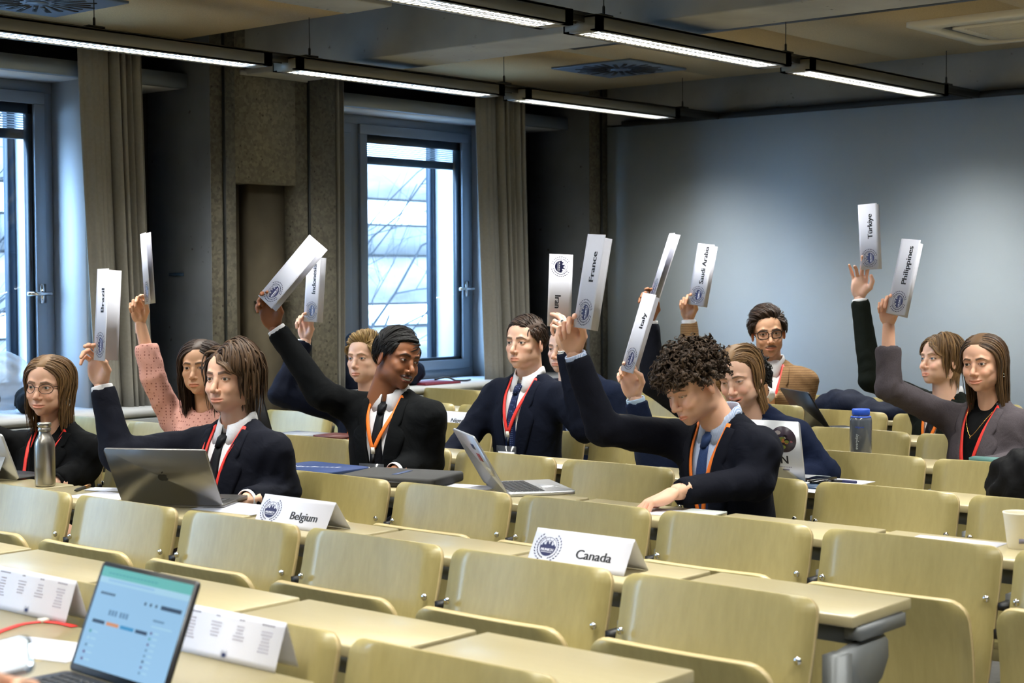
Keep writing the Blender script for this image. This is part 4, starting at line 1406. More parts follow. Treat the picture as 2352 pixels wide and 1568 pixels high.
def short_len(top, side):
    return lambda r, rng: (side + (top - side) * smoothstep(0.25, 0.65, r[:, 2] + 0.15 * r[:, 1])) * (0.8 + 0.4 * rng.random(len(r)))
STYLES = {
    'long_mid': dict(clear=True, n=800, part=0.0, steps=16, hairline=hl_std(0.50, 0.06, -0.62, -0.14), flow=flow_part(0.0, 0.55), length=const_len(0.34, 0.42), lift=0.004, vol=0.012, width=0.0048, cling=0.6, taper=3.5),
    'shoulder_wavy': dict(clear=True, n=800, part=0.0, steps=18, hairline=hl_std(0.50, 0.06, -0.62, -0.14), flow=flow_part(0.0, 0.50), length=const_len(0.27, 0.34), lift=0.005, vol=0.016, width=0.0048, cling=0.5, curlamp=0.007, curlfreq=8, taper=3.5),
    'dark_wavy': dict(clear=True, n=800, part=-0.1, steps=18, hairline=hl_std(0.50, 0.02, -0.62, -0.16), flow=flow_part(-0.1, 0.25), length=const_len(0.34, 0.42), lift=0.006, vol=0.020, width=0.0048, cling=0.45, curlamp=0.008, curlfreq=9, taper=3.5),
    'curtain': dict(clear=True, n=800, part=0.30, steps=14, hairline=hl_std(0.48, 0.02, -0.62, -0.14), flow=flow_part(0.30, 0.75, fwd=0.1), length=const_len(0.125, 0.19), lift=0.008, vol=0.024, width=0.0048, cling=0.5, taper=4),
    'short': dict(n=1000, steps=7, hairline=hl_std(0.50, 0.12, -0.50, -0.30), flow=flow_short((0.75, -0.20, 0.25)), length=short_len(0.055, 0.030), lift=0.0025, vol=0.008, width=0.0034, cling=0.75),
    'quiff': dict(n=1000, steps=8, hairline=hl_std(0.50, 0.12, -0.50, -0.30), flow=flow_short((0.65, -0.65, 0.25)), length=short_len(0.085, 0.030), lift=0.004, vol=0.022, width=0.0034, cling=0.3),
    'curly': dict(n=700, steps=13, hairline=hl_std(0.46, 0.12, -0.45, -0.22), flow=flow_curl, length=short_len(0.085, 0.028), lift=0.010, vol=0.032, width=0.0040, cling=0.35, curlamp=0.008, curlfreq=13, taper=4),
    'sideswept': dict(n=1000, steps=9, hairline=hl_std(0.50, 0.05, -0.52, -0.34), flow=flow_short((0.95, 0.05, 0.15)), length=short_len(0.085, 0.030), lift=0.003, vol=0.010, width=0.0034, cling=0.8),
    'long_back': dict(clear=True, n=800, steps=15, hairline=hl_std(0.50, 0.06, -0.60, -0.14), flow=flow_part(0.0, 1.3, side=0.7), length=const_len(0.22, 0.28), lift=0.003, vol=0.010, width=0.0048, cling=0.65, taper=4),
    'bowl': dict(clear=True, n=800, part=0.15, steps=14, hairline=hl_std(0.48, 0.02, -0.62, -0.14), flow=flow_part(0.15, 0.60, fwd=0.1), length=const_len(0.10, 0.165), lift=0.005, vol=0.014, width=0.0048, cling=0.6, taper=4),
}
# ---------------------------------------------------------------- whole people
M_SKIN = vcol_mat('skin', 0.50, 0.10, 0.4, bump=0.06, bscale=900)
M_EYE = vcol_mat('eye', 0.12)
M_HAIR = vcol_mat('hair', 0.50, 0, 0.35)
_nt = M_HAIR.node_tree; _b = _nt.nodes['Principled BSDF']
_at = [q for q in _nt.nodes if q.bl_idname == 'ShaderNodeAttribute'][0]
_m = _nt.nodes.new('ShaderNodeMath'); _m.operation = 'MULTIPLY'; _m.inputs[1].default_value = 26.0
_s = _nt.nodes.new('ShaderNodeMath'); _s.operation = 'SINE'
_nt.links.new(_at.outputs['Alpha'], _m.inputs[0]); _nt.links.new(_m.outputs[0], _s.inputs[0])
_v = _nt.nodes.new('ShaderNodeMath'); _v.operation = 'MULTIPLY_ADD'; _v.inputs[1].default_value = 0.38; _v.inputs[2].default_value = 0.95
_nt.links.new(_s.outputs[0], _v.inputs[0])
_h = _nt.nodes.new('ShaderNodeHueSaturation'); _nt.links.new(_at.outputs['Color'], _h.inputs['Color']); _nt.links.new(_v.outputs[0], _h.inputs['Value'])
_nt.links.new(_h.outputs[0], _b.inputs['Base Color'])
_bp = _nt.nodes.new('ShaderNodeBump'); _bp.inputs['Strength'].default_value = 0.6; _bp.inputs['Distance'].default_value = 0.001
_nt.links.new(_s.outputs[0], _bp.inputs['Height']); _nt.links.new(_bp.outputs[0], _b.inputs['Normal'])
_CLOTH = {}


def cloth(col, rough=0.85, stripe=None, weave=0.25):
    key = (tuple(col), rough, stripe)
    if key in _CLOTH:
        return _CLOTH[key]
    m, nt, b = new_mat('cloth')
    tc = nt.nodes.new('ShaderNodeTexCoord')
    n = nt.nodes.new('ShaderNodeTexNoise'); n.inputs['Scale'].default_value = 420; n.inputs['Detail'].default_value = 2
    nt.links.new(tc.outputs['Object'], n.inputs['Vector'])
    rp = nt.nodes.new('ShaderNodeValToRGB')
    rp.color_ramp.elements[0].position = 0.3; rp.color_ramp.elements[1].position = 0.7
    rp.color_ramp.elements[0].color = tuple(c * (0.80 if max(col[:3]) < 0.3 else 0.95) for c in col[:3]) + (1,)
    rp.color_ramp.elements[1].color = tuple(min(1, c * (1.2 if max(col[:3]) < 0.3 else 1.03)) for c in col[:3]) + (1,)
    nt.links.new(n.outputs['Fac'], rp.inputs[0])
    out = rp.outputs[0]
    if stripe:
        kind, c2, sc = stripe
        if kind == 'dots':
            t = nt.nodes.new('ShaderNodeTexVoronoi'); t.inputs['Scale'].default_value = sc; t.inputs['Randomness'].default_value = 0.0
            nt.links.new(tc.outputs['Object'], t.inputs['Vector'])
            r = nt.nodes.new('ShaderNodeValToRGB'); r.color_ramp.elements[0].position = 0.22; r.color_ramp.elements[1].position = 0.30
            r.color_ramp.elements[0].color = (1, 1, 1, 1); r.color_ramp.elements[1].color = (0, 0, 0, 1)
            nt.links.new(t.outputs['Distance'], r.inputs[0])
        else:
            t = nt.nodes.new('ShaderNodeTexWave'); t.inputs['Scale'].default_value = sc
            t.bands_direction = 'X' if kind == 'v' else 'Z'
            nt.links.new(tc.outputs['Object'], t.inputs['Vector'])
            r = nt.nodes.new('ShaderNodeValToRGB'); r.color_ramp.elements[0].position = 0.55; r.color_ramp.elements[1].position = 0.65
            nt.links.new(t.outputs['Fac'], r.inputs[0])
        mx = nt.nodes.new('ShaderNodeMix'); mx.data_type = 'RGBA'; mx.inputs['B'].default_value = c2
        nt.links.new(r.outputs[0], mx.inputs['Factor']); nt.links.new(out, mx.inputs['A'])
        out = mx.outputs['Result']
    nt.links.new(out, b.inputs['Base Color'])
    b.inputs['Roughness'].default_value = rough
    b.inputs['Specular IOR Level'].default_value = 0.12
    n2 = nt.nodes.new('ShaderNodeTexNoise'); n2.inputs['Scale'].default_value = 9; n2.inputs['Detail'].default_value = 3; n2.inputs['Distortion'].default_value = 1.2
    nt.links.new(tc.outputs['Object'], n2.inputs['Vector'])
    bp = nt.nodes.new('ShaderNodeBump'); bp.inputs['Strength'].default_value = 0.35; bp.inputs['Distance'].default_value = 0.02
    nt.links.new(n2.outputs['Fac'], bp.inputs['Height']); nt.links.new(bp.outputs[0], b.inputs['Normal'])
    _CLOTH[key] = m
    return m


def facing(at_pt, psi):
    """horizontal unit vector: psi degrees from looking at the camera towards the picture's left"""
    v = EYE - at_pt; v[2] = 0; v = nrm(v)
    left = np.array([v[1], -v[0], 0.0])       # picture left as seen from the camera
    if np.dot(left, RT) > 0:
        left = -left
    a = math.radians(psi)
    return math.cos(a) * v + math.sin(a) * left


def cam_vec(v, base):
    """(right, up, towards viewer) -> world"""
    tw = EYE - base; tw[2] = 0; tw = nrm(tw)
    r = np.cross((0, 0, 1.0), tw)
    if np.dot(r, RT) < 0:
        r = -r
    return nrm(v[0] * r + v[1] * np.array([0, 0, 1.0]) + v[2] * tw)


def fold_noise(P, sc=1.0):
    x, y, z = P.T * sc
    return (np.sin(31 * x + 5 * np.sin(17 * y) + 9 * z) * np.sin(27 * z + 4 * np.sin(21 * x) - 7 * y) * 0.6 +
            np.sin(58 * z + 6 * np.sin(19 * x + 3) + 25 * y) * np.sin(33 * y + 5 * np.sin(13 * z)) * 0.4)


class Front:
    """height map: foremost y of a field for every x, z column (torso frame)"""

    def __init__(s, S):
        s.S = S; x, y, z = S.ax
        ins = S.D < 0
        rev = ins[:, ::-1, :]
        any_ = rev.any(axis=1)
        k = len(y) - 1 - rev.argmax(axis=1)
        i, j = np.indices(k.shape)
        d0 = S.D[i, k, j]; d1 = S.D[i, np.minimum(k + 1, len(y) - 1), j]
        h = y[k] + np.where(any_, d0 / (d0 - d1 - 1e-9), 0) * (y[1] - y[0])
        s.h = np.where(any_, h, -9.0)

    def __call__(s, px, pz):
        x, _, z = s.S.ax
        fx = np.clip((np.asarray(px) - x[0]) / (x[1] - x[0]), 0, len(x) - 1.001)
        fz = np.clip((np.asarray(pz) - z[0]) / (z[1] - z[0]), 0, len(z) - 1.001)
        i, j = fx.astype(int), fz.astype(int); u, v = fx - i, fz - j
        c = [s.h[i, j], s.h[i + 1, j], s.h[i, j + 1], s.h[i + 1, j + 1]]
        m = np.max(c, axis=0)
        c = [np.where(q < -1, m, q) for q in c]
        return (c[0] * (1 - u) + c[1] * u) * (1 - v) + (c[2] * (1 - u) + c[3] * u) * v


def strip(g, M, F, rows, off=0.004, thick=0.0025, mi=0, puff=0.0, nu=6):
    """cloth strip lying on a front map; rows: list of (xl, zl, xr, zr)"""
    V = []
    for (xl, zl, xr, zr) in rows:
        for k in range(nu + 1):
            t = k / nu
            x = xl + (xr - xl) * t; z = zl + (zr - zl) * t
            V.append((x, 0, z, 1 - (2 * t - 1) ** 2))
    V = np.array(V); y = F(V[:, 0], V[:, 2])
    y = np.where(y < -1, 0.05, y)
    # smooth along the strip
    Y = y.reshape(len(rows), nu + 1)
    for _ in range(2):
        Y[1:-1] = Y[1:-1] * 0.5 + 0.25 * (Y[:-2] + Y[2:])
    y = Y.ravel()
    top = np.stack([V[:, 0], y + off + thick + puff * V[:, 3], V[:, 2]], 1)
    bot = np.stack([V[:, 0], y + off - 0.003, V[:, 2]], 1)
    n = nu + 1; L = len(rows)
    q = [(r * n + k, r * n + k + 1, (r + 1) * n + k + 1, (r + 1) * n + k) for r in range(L - 1) for k in range(nu)]
    o = L * n
    e = [(r * n, (r + 1) * n, o + (r + 1) * n, o + r * n) for r in range(L - 1)]
    e += [(r * n + nu, o + r * n + nu, o + (r + 1) * n + nu, (r + 1) * n + nu) for r in range(L - 1)]
    e += [(k + 1, k, o + k, o + k + 1) for k in range(nu)]
    e += [((L - 1) * n + k, (L - 1) * n + k + 1, o + (L - 1) * n + k + 1, o + (L - 1) * n + k) for k in range(nu)]
    g.add(xf(M, np.vstack([top, bot])), q + e, mi)
    return top


def resample(pts, n):
    p = np.array(pts, float); s = np.r_[0, np.cumsum(np.linalg.norm(np.diff(p, axis=0), axis=1))]
    t = np.linspace(0, s[-1], n)
    return np.stack([np.interp(t, s, p[:, i]) for i in range(p.shape[1])], 1)


def ribbon(a_pts, w, n=18):
    """rows for strip(): centre line of (x, z) points with width w"""
    c = resample(a_pts, n); t = np.gradient(c, axis=0); t /= np.linalg.norm(t, axis=1)[:, None]
    nx = np.stack([t[:, 1], -t[:, 0]], 1)
    nx *= np.sign(nx[:, :1] + 1e-9) if abs(nx[:, 0]).mean() > 0.3 else 1
    w = np.full(n, w) if np.isscalar(w) else np.interp(np.linspace(0, 1, n), np.linspace(0, 1, len(w)), w)
    return [(c[i, 0] - nx[i, 0] * w[i] / 2, c[i, 1] - nx[i, 1] * w[i] / 2, c[i, 0] + nx[i, 0] * w[i] / 2, c[i, 1] + nx[i, 1] * w[i] / 2) for i in range(n)]


PEOPLE = {}


def person(name_key, label, head, hd, psi, nod=0.0, tilt=0.0, face=None, style='short', hair=None, seed=1,
           torso_psi=None, lean=0.0, neck=None, nd=0.0, arms=None, jacket=None, shirt=None, tie=None, lanyard=None, badge=False,
           zv=-0.30, sw=1.0, gaze=(0, 1, 0), iris=(0.10, 0.06, 0.03), extras=(), fem=False, side_slump=0.0, lan_end=-0.30, hsc=1.0,
           vneck=True, legs=True):
    face = dict(face or {}); face.setdefault('fem', fem)
    Hp = at(head[0], head[1], hd)
    fdir = facing(Hp, psi)
    right = np.cross(fdir, (0, 0, 1.0))
    R = np.stack([right, fdir, np.array([0, 0, 1.0])], 1)
    R = R @ rotm('X', -math.radians(nod)) @ rotm('Y', math.radians(tilt))
    MH = np.eye(4); MH[:3, :3] = R * hsc; MH[:3, 3] = Hp
    tdir = facing(Hp, torso_psi if torso_psi is not None else 40)
    if neck is None:
        N = Hp - tdir * 0.035 + np.array([0, 0, -0.170])
    else:
        N = at(neck[0], neck[1], hd + nd)
    tr = np.cross(tdir, (0, 0, 1.0))
    RT3 = np.stack([tr, tdir, np.array([0, 0, 1.0])], 1) @ rotm('X', -math.radians(lean)) @ rotm('Y', math.radians(side_slump))
    MT = np.eye(4); MT[:3, :3] = RT3; MT[:3, 3] = N
    inv = np.linalg.inv(MT)
    drop = min(0.56, max(0.38, N[2] - 0.53)); qz = (drop - 0.2) / 0.36
    ZQ = lambda z: z if z > -0.2 else -0.2 + (z + 0.2) * qz
    hipw = xf(MT, [[0, -0.01, -drop]])[0]
    root = thing('person', (float(hipw[0]), float(hipw[1]), 0.0), label, 'person', 'seated people in dark suits' if False else None)
    MR = np.eye(4); MR[:3, 3] = -np.array([hipw[0], hipw[1], 0.0])

    def W(M):
        return MR @ M
    L3 = lambda pts: xf(inv, np.atleast_2d(pts))
    # ----- arms
    A = {}; grip = None
    for side, spec in (arms or {}).items():
        sx = 1 if side == 'R' else -1
        sh = np.array([sx * 0.172 * sw, 0.0, -0.080]) + np.array(spec.get('lift', (0, 0, 0)))
        shw = xf(MT, [sh])[0]; ds = depth(shw)
        el = at(spec['el'][0], spec['el'][1], ds + spec['el'][2])
        wr = at(spec['wr'][0], spec['wr'][1], ds + spec['wr'][2])
        hs = spec.get('hs', 0.93 if fem else 1.0)
        loc = np.array({'open': (0.018, 0.160, 0.016), 'over': (0.020, 0.105, 0.050)}.get(spec.get('pose'), (0.034, 0.103, 0.052))) * hs
        loc[0] *= sx
        for _ in range(3):
            fd = cam_vec(spec.get('dir', (0.1, 0.95, 0.2)), wr)
            pn = cam_vec(spec.get('palm', (-0.5, 0, 0.85)), wr)
            pn = nrm(pn - fd * np.dot(pn, fd)); xx = np.cross(fd, pn)
            MHd = np.eye(4); MHd[:3, 0], MHd[:3, 1], MHd[:3, 2], MHd[:3, 3] = xx, fd, pn, wr
            gp = xf(MHd, [loc])[0]; grip_d = depth(gp)
            if 'grip' not in spec:
                break
            wr = wr + at(spec['grip'][0], spec['grip'][1], grip_d) - gp
        if 'grip' in spec:
            MHd[:3, 3] = wr
            grip = grip_d
        A[side] = dict(sh=sh, el=L3(el)[0], wr=L3(wr)[0], wrw=wr, elw=el, M=MHd, spec=spec, fd=L3(wr + fd)[0] - L3(wr)[0])
    for side in 'RL':
        if side not in A:          # resting arm, hand in the lap under the worktop
            sx = 1 if side == 'R' else -1
            sh = np.array([sx * 0.172 * sw, 0.0, -0.080]); el = np.array([sx * 0.225, 0.02, -0.33]); wr = np.array([sx * 0.13, 0.20, -0.43])
            wrw = xf(MT, [wr])[0]; fd = nrm(xf(MT, [wr + np.array([-sx * 0.5, 0.8, -0.1])])[0] - wrw); pn = np.array([0, 0, -1.0]); pn = nrm(pn - fd * np.dot(pn, fd))
            MHd = np.eye(4); MHd[:3, 0], MHd[:3, 1], MHd[:3, 2], MHd[:3, 3] = np.cross(fd, pn), fd, pn, wrw
            A[side] = dict(sh=sh, el=el, wr=wr, wrw=wrw, M=MHd, spec={'pose': 'rest'}, fd=L3(wrw + fd)[0] - wr)
    # ----- body: head, neck, trunk, limbs and hands in one mesh
    g = Geo()
    V, F, col = head_mesh(face)
    g.add(xf(W(MH), V), F, 0, col)
    eye_geo(g, W(MH), np.array(gaze, float), iris, 1)
    skin = np.array(face['skin'][:3])
    if face.get('open'):
        op = face['open']; sm = face.get('smile', 0); tv = []
        mw_, up_ = 0.0240 + 0.0075 * sm, 0.0085 * sm
        for k in range(13):
            u = -0.80 + 1.6 * k / 12; x = mw_ * u
            za = -0.0735 + up_ * u * u * (0.55 if abs(u) < 0.5 else 0.55 + 0.45 * (abs(u) - 0.5) * 2)
            ya = 0.0945 - 0.0035 * min(1, abs(u) * 2) - 0.013 * max(0, abs(u) - 0.5) * 2 - 0.0035
            for zz in (op * 0.55, -op * 0.50):
                tv.append((x, ya, za + zz * (1 - 0.5 * u * u)))
        g.add(xf(W(MH), np.array(tv)), [(2 * k, 2 * k + 2, 2 * k + 3, 2 * k + 1) for k in range(12)], 0, (0.80, 0.77, 0.72))
    S = SDF(*grid((-0.27, -0.22, -0.70), (0.27, 0.62, 0.02), 0.022))
    S.ell((0, 0, -0.20), (0.135 * sw, 0.085, 0.16), 0); S.cap((-0.11 * sw, 0, -0.08), (0.11 * sw, 0, -0.08), 0.045, k=0.04)
    S.ell((0, -0.01, ZQ(-0.40)), (0.125, 0.09, 0.16), 0.04); S.ell((0, -0.02, ZQ(-0.55)), (0.145, 0.10, 0.09), 0.04)
    hip = np.array([0, -0.01, -drop])
    kn = {}
    for sx in (-1, 1):
        hw = xf(MT, [[sx * 0.09, -0.01, -drop]])[0]
        k_w = hw + tdir * 0.34; k_w[2] = 0.50
        f_w = k_w + tdir * 0.02; f_w[2] = 0.09
        kn[sx] = [L3(q)[0] for q in (hw, k_w, f_w)]
        S.cap(kn[sx][0], kn[sx][1], 0.066, 0.05, 0.03)
    V, F = S.mesh(); g.add(xf(W(MT), V), F, 0, skin)
    for side, a in A.items():
        sp = a['spec']; pts = [a['sh'] + np.array([0, 0, -0.01]), a['el'], a['wr'] - a['fd'] * 0.01]
        lo = np.min(pts, 0) - 0.06; hi = np.max(pts, 0) + 0.06
        bare = sp.get('bare', 0)
        S = SDF(*grid(lo, hi, 0.0075 if bare else 0.014))
        S.path(pts, [0.036, 0.038, 0.026] if not fem else [0.034, 0.034, 0.0235], 0.006)
        V, F = S.mesh(); g.add(xf(W(MT), V), F, 0, skin)
        V, F = hand_mesh(sp.get('pose', 'rest'), left=(side == 'L'))
        hs = sp.get('hs', 0.93 if fem else 1.0)
        hc = np.tile(skin, (len(V), 1)); tipm = np.clip((V[:, 1] - 0.02) / 0.1, 0, 1)[:, None] * 0.30
        hc = hc * (1 - tipm) + skin * np.array([1.0, .78, .74]) * tipm
        g.add(xf(W(a['M'] @ np.diag([hs, hs, hs, 1.0])), V), F, 0, hc)
    g.build('body', [M_SKIN, M_EYE], root, smooth=True, col=True)
    # ----- hair
    if style:
        st = STYLES[style]; g = Geo(); w = face.get('w', 1.0)
        V, F, cc = hair_cap(st, [(a_ * .6 + b_ * .4) for a_, b_ in zip(hair[0][:3], hair[1][:3])], w); g.add(xf(W(MH), V), F, 0, cc)
        V, F, cc = hair_locks(g, st, seed, hair, w); g.add(xf(W(MH), V), F, 0, cc)
        g.build('hair', M_HAIR, root, smooth=True, col=True)
    # ----- jacket / top
    jm = cloth(*jacket) if isinstance(jacket, tuple) and isinstance(jacket[0], tuple) else cloth(jacket)

    def trunk(S, e=0.0):
        S.ell((0, 0.008, -0.20), (0.168 * sw + e, 0.118 + e, 0.185 + e), 0)
        S.cap((-0.130 * sw, -0.004, -0.082), (0.130 * sw, -0.004, -0.082), 0.066 + e, k=0.05)
        for sx in (-1, 1):
            S.cap((sx * 0.120 * sw, -0.012, -0.064), (sx * 0.030, -0.018, -0.006), 0.048 + e, 0.052 + e, 0.03)
            if fem:
                S.ell((sx * 0.062, 0.088, -0.215), (0.055 + e, 0.045 + e, 0.055 + e), 0.04)
        S.ell((0, 0.002, ZQ(-0.40)), ((0.150 if fem else 0.160) * sw + e, 0.118 + e, 0.17 + e), 0.06)
        S.ell((0, -0.008, ZQ(-0.55)), (0.172 + e, 0.128 + e, 0.105 + e), 0.06)
    pts = [(-0.24, -0.2, -0.66), (0.24, 0.2, 0.06)]
    for a in A.values():
        pts += [a['sh'], a['el'], a['wr']]
    lo = np.min(pts, 0) - 0.08; hi = np.max(pts, 0) + 0.08
    hi[2] = max(hi[2], 0.07)
    S = SDF(*grid(lo, hi, 0.0105))
    trunk(S)
    SB = SDF(*grid((-0.27, -0.20, -0.66), (0.27, 0.22, 0.06), 0.011)); trunk(SB)
    FJ0 = Front(SB)
    for side, a in A.items():
        sp = a['spec']; d = a['wr'] - a['el']; Ln = np.linalg.norm(d); d = d / Ln
        cut = sp.get('bare', 0.0)
        end = a['wr'] - d * (0.030 + cut)
        rr = [0.064, 0.055, 0.043] if not fem else [0.060, 0.050, 0.043]
        if sp.get('loose'):
            rr[2] += sp['loose']
        S.cap(a['sh'], a['el'], rr[0], rr[1], 0.045)
        S.cap(a['el'], end, rr[1], rr[2], 0.02)
        S.cap(end + d * (rr[2] * 0.95 + 0.016), end + d * 0.20, 0.058, 0.058, 0.004, 's')
        a['end'], a['d'], a['rr'] = end, d, rr
    # neck hole and front opening
    S.cap((0, -0.016, -0.03), (0, -0.02, 0.12), 0.062, 0.075, 0.008, 's')
    if vneck:
        x, y, z = np.meshgrid(*S.ax, indexing='ij', sparse=True)
        tanv = 0.075 / (-zv)
        dv = (np.abs(x) - (z - zv) * tanv) * 0.97
        dv = np.maximum(dv, 0.030 - y)
        S.D = np.maximum(S.D, -dv).astype(np.float32)
    V, F = S.mesh(); V = smooth_mesh(V, F, 2, 0.5)
    Nn = vnormals(V, F)
    am = np.zeros(len(V)); el_m = np.zeros(len(V))
    for a in A.values():
        for p0, p1 in ((a['sh'], a['el']), (a['el'], a['wr'])):
            d = p1 - p0; t = np.clip(((V - p0) @ d) / (d @ d), 0, 1); q = np.linalg.norm(V - (p0 + t[:, None] * d), axis=1)
            am = np.maximum(am, np.exp(-(q / 0.075) ** 2))
        el_m = np.maximum(el_m, np.exp(-(np.linalg.norm(V - a['el'], axis=1) / 0.11) ** 2) + 0.8 * np.exp(-(np.linalg.norm(V - a['sh'], axis=1) / 0.10) ** 2))
    V = V + Nn * ((0.0012 + 0.0022 * am + 0.0042 * el_m) * fold_noise(V + seed))[:, None]
    g = Geo(); g.add(xf(W(MT), V), F, 0)
    top_kind = 'jacket' if vneck else 'pullover'
    jk = g.build(top_kind, jm, root, smooth=True)
    # lapels and collar of the jacket
    if vneck:
        for sx in (-1, 1):
            g = Geo()
            E0 = np.array([sx * 0.066, -0.004]); E1 = np.array([sx * 0.004, zv - 0.012])
            n = 22; rows = []
            for i in range(n):
                t = i / (n - 1)
                c = E0 + (E1 - E0) * t
                pr = nrm(np.array([sx * 0.97, -0.25]))
                wv = np.interp(t, [0, 0.20, 0.235, 0.27, 0.31, 0.60, 0.9, 1.0], [0.030, 0.040, 0.028, 0.050, 0.066, 0.050, 0.018, 0.004])
                o = c + pr * wv + np.array([0, 0.010 * max(0, 1 - abs(t - 0.30) / 0.1)])
                rows.append((c[0], c[1], o[0], o[1]) if sx > 0 else (o[0], o[1], c[0], c[1]))
            strip(g, W(MT), FJ0, rows, 0.003, 0.0035)
            g.build('lapel', jm, jk, smooth=False)
        g = Geo(); V = []; nph = 25
        for i in range(nph):
            ph = math.radians(52 + (360 - 104) * i / (nph - 1))
            for (r, z) in ((0.074, -0.028), (0.070, 0.014), (0.062, 0.026), (0.057, 0.018)):
                zz = z - 0.018 * max(0, math.cos(ph)) * 1.2
                V.append((r * math.sin(ph) * 1.02, r * math.cos(ph) - 0.018, zz))
        Fc = [(i * 4 + k, (i + 1) * 4 + k, (i + 1) * 4 + k + 1, i * 4 + k + 1) for i in range(nph - 1) for k in range(3)]
        g.add(xf(W(MT), np.array(V)), Fc); g.build('jacket_collar', jm, jk, smooth=True)
        if not fem and zv > -0.42:
            for q in range(2):
                bz = zv - 0.02 - q * 0.10
                if bz > -0.5:
                    yb = float(FJ0(np.array([0.006]), np.array([bz]))[0])
                    Geo().ball(xf(W(MT), [(0.006, yb + 0.003, bz)])[0], 0.0085, 10).build('button', M_BLACK, jk, smooth=True)
    # ----- shirt
    if shirt is not None:
        sm = cloth(*shirt) if isinstance(shirt[0], tuple) else cloth(shirt, 0.8)
        S = SDF(*grid((-0.18, -0.10, -0.56), (0.18, 0.2, 0.02), 0.012))
        trunk(S, -0.011)
        if not vneck or fem:
            pass
        V, F = S.mesh(); V = smooth_mesh(V, F, 1, 0.5)
        V[:, 1] += 0.002 * fold_noise(V * 0.8 + seed) * (V[:, 1] > 0.03)
        FS = Front(S)
        g = Geo(); g.add(xf(W(MT), V), F)
        sh_o = g.build('shirt', sm, root, smooth=True)
        collar = tie is not False
        if collar:
            g = Geo(); V = []; nph = 41; a0 = 10
            for i in range(nph):
                ph = math.radians(a0 + (360 - 2 * a0) * i / (nph - 1))
                cf = max(0.0, math.cos(ph))
                wing = math.exp(-((math.degrees(min(ph, 2 * PI - ph)) - 30) / 26) ** 2)
                rin, rout = 0.0575, 0.0665
                zt = 0.047 - 0.042 * cf
                for (r, z) in ((rin, zt - 0.035), (rin, zt), (rin + 0.004, zt + 0.002), (rout, zt - 0.012), (rout + 0.004 + 0.005 * wing, zt - 0.032 - 0.034 * wing)):
                    V.append((r * math.sin(ph), r * math.cos(ph) - 0.012, z))
            V = np.array(V)
            yf = FS(V[:, 0], V[:, 2])
            low = (np.arange(len(V)) % 5 >= 3) & (V[:, 1] > 0.0)
            V[low, 1] = np.maximum(V[low, 1], np.where(yf[low] > -1, yf[low] + 0.0025, V[low, 1]))
            Fc = [(i * 5 + k, (i + 1) * 5 + k, (i + 1) * 5 + k + 1, i * 5 + k + 1) for i in range(nph - 1) for k in range(4)]
            g.add(xf(W(MT), V), Fc)
            co = g.build('collar', sm, sh_o, smooth=True)
            md = co.modifiers.new('s', 'SOLIDIFY'); md.thickness = 0.002
        if tie:
            tm = cloth(*tie) if isinstance(tie[0], tuple) else cloth(tie, 0.5)
            g = Geo()
            strip(g, W(MT), FS, [(-0.020, -0.020, 0.020, -0.020), (-0.019, -0.034, 0.019, -0.034), (-0.013, -0.062, 0.013, -0.062)], 0.006, 0.006, puff=0.009)
            zs = np.linspace(-0.060, max(-0.46, -drop + 0.06), 16)
            strip(g, W(MT), FS, [(-w, z, w, z) for z, w in zip(zs, np.linspace(0.0145, 0.040, 16))], 0.003, 0.004, puff=0.004)
            g.build('tie', tm, root, smooth=True)
        elif collar:
            g = Geo()
            for bz in (-0.10, -0.19, -0.28):
                yb = float(FS(np.array([0.0]), np.array([bz]))[0]); g.ball(xf(W(MT), [(0, yb + 0.002, bz)])[0], 0.005, 8)
            g.build('shirt_button', M_WHITEP, sh_o)
        # cuffs
        for side, a in A.items():
            if not a['spec'].get('bare') and a['spec'].get('cuff', True):
                g = Geo(); d = a['d']; p0 = a['end'] - d * 0.02; p1 = a['wr'] - d * a['spec'].get('cuffin', 0.008)
                g.tube([xf(W(MT), [p0])[0], xf(W(MT), [p1 - d * 0.004])[0], xf(W(MT), [p1])[0]], [0.036, 0.0355, 0.0340], 20, caps=False)
                cu = g.build('cuff', sm, sh_o, smooth=True)
                md = cu.modifiers.new('s', 'SOLIDIFY'); md.thickness = 0.003
    else:
        FS = FJ0
    if fem and not vneck:
        pass
    # ----- lanyard
    if lanyard is not None:
        lm = mat('lanyard_ribbon', lanyard, 0.55) if ('L', lanyard) not in _CLOTH else _CLOTH[('L', lanyard)]
        _CLOTH[('L', lanyard)] = lm
        FM = lambda x, z: np.maximum(np.where(np.abs(x) < np.maximum(0.0, (z - zv) * 0.075 / (-zv)) + 0.0, -9, FJ0(x, z)), FS(x, z)) if vneck else FJ0(x, z)
        g = Geo(); jx = 0.008
        for sx in (-1, 1):
            strip(g, W(MT), FM, ribbon([(sx * 0.066, 0.004), (sx * 0.056, -0.06), (jx + sx * 0.004, lan_end)], 0.0135), 0.0125, 0.002, nu=3)
        lo_ = g.build('lanyard', lm, root)
        g = Geo(); strip(g, W(MT), FM, [(jx - 0.008, lan_end + 0.005, jx + 0.008, lan_end + 0.005), (jx - 0.008, lan_end - 0.02, jx + 0.008, lan_end - 0.02)], 0.010, 0.005, nu=3)
        g.build('clasp', M_WHITEP, lo_)
        g = Geo(); strip(g, W(MT), FM, [(jx - 0.006, lan_end - 0.02, jx + 0.006, lan_end - 0.02), (jx - 0.004, lan_end - 0.055, jx + 0.004, lan_end - 0.055)], 0.010, 0.005, nu=3)
        g.build('hook', M_BLACK, lo_)
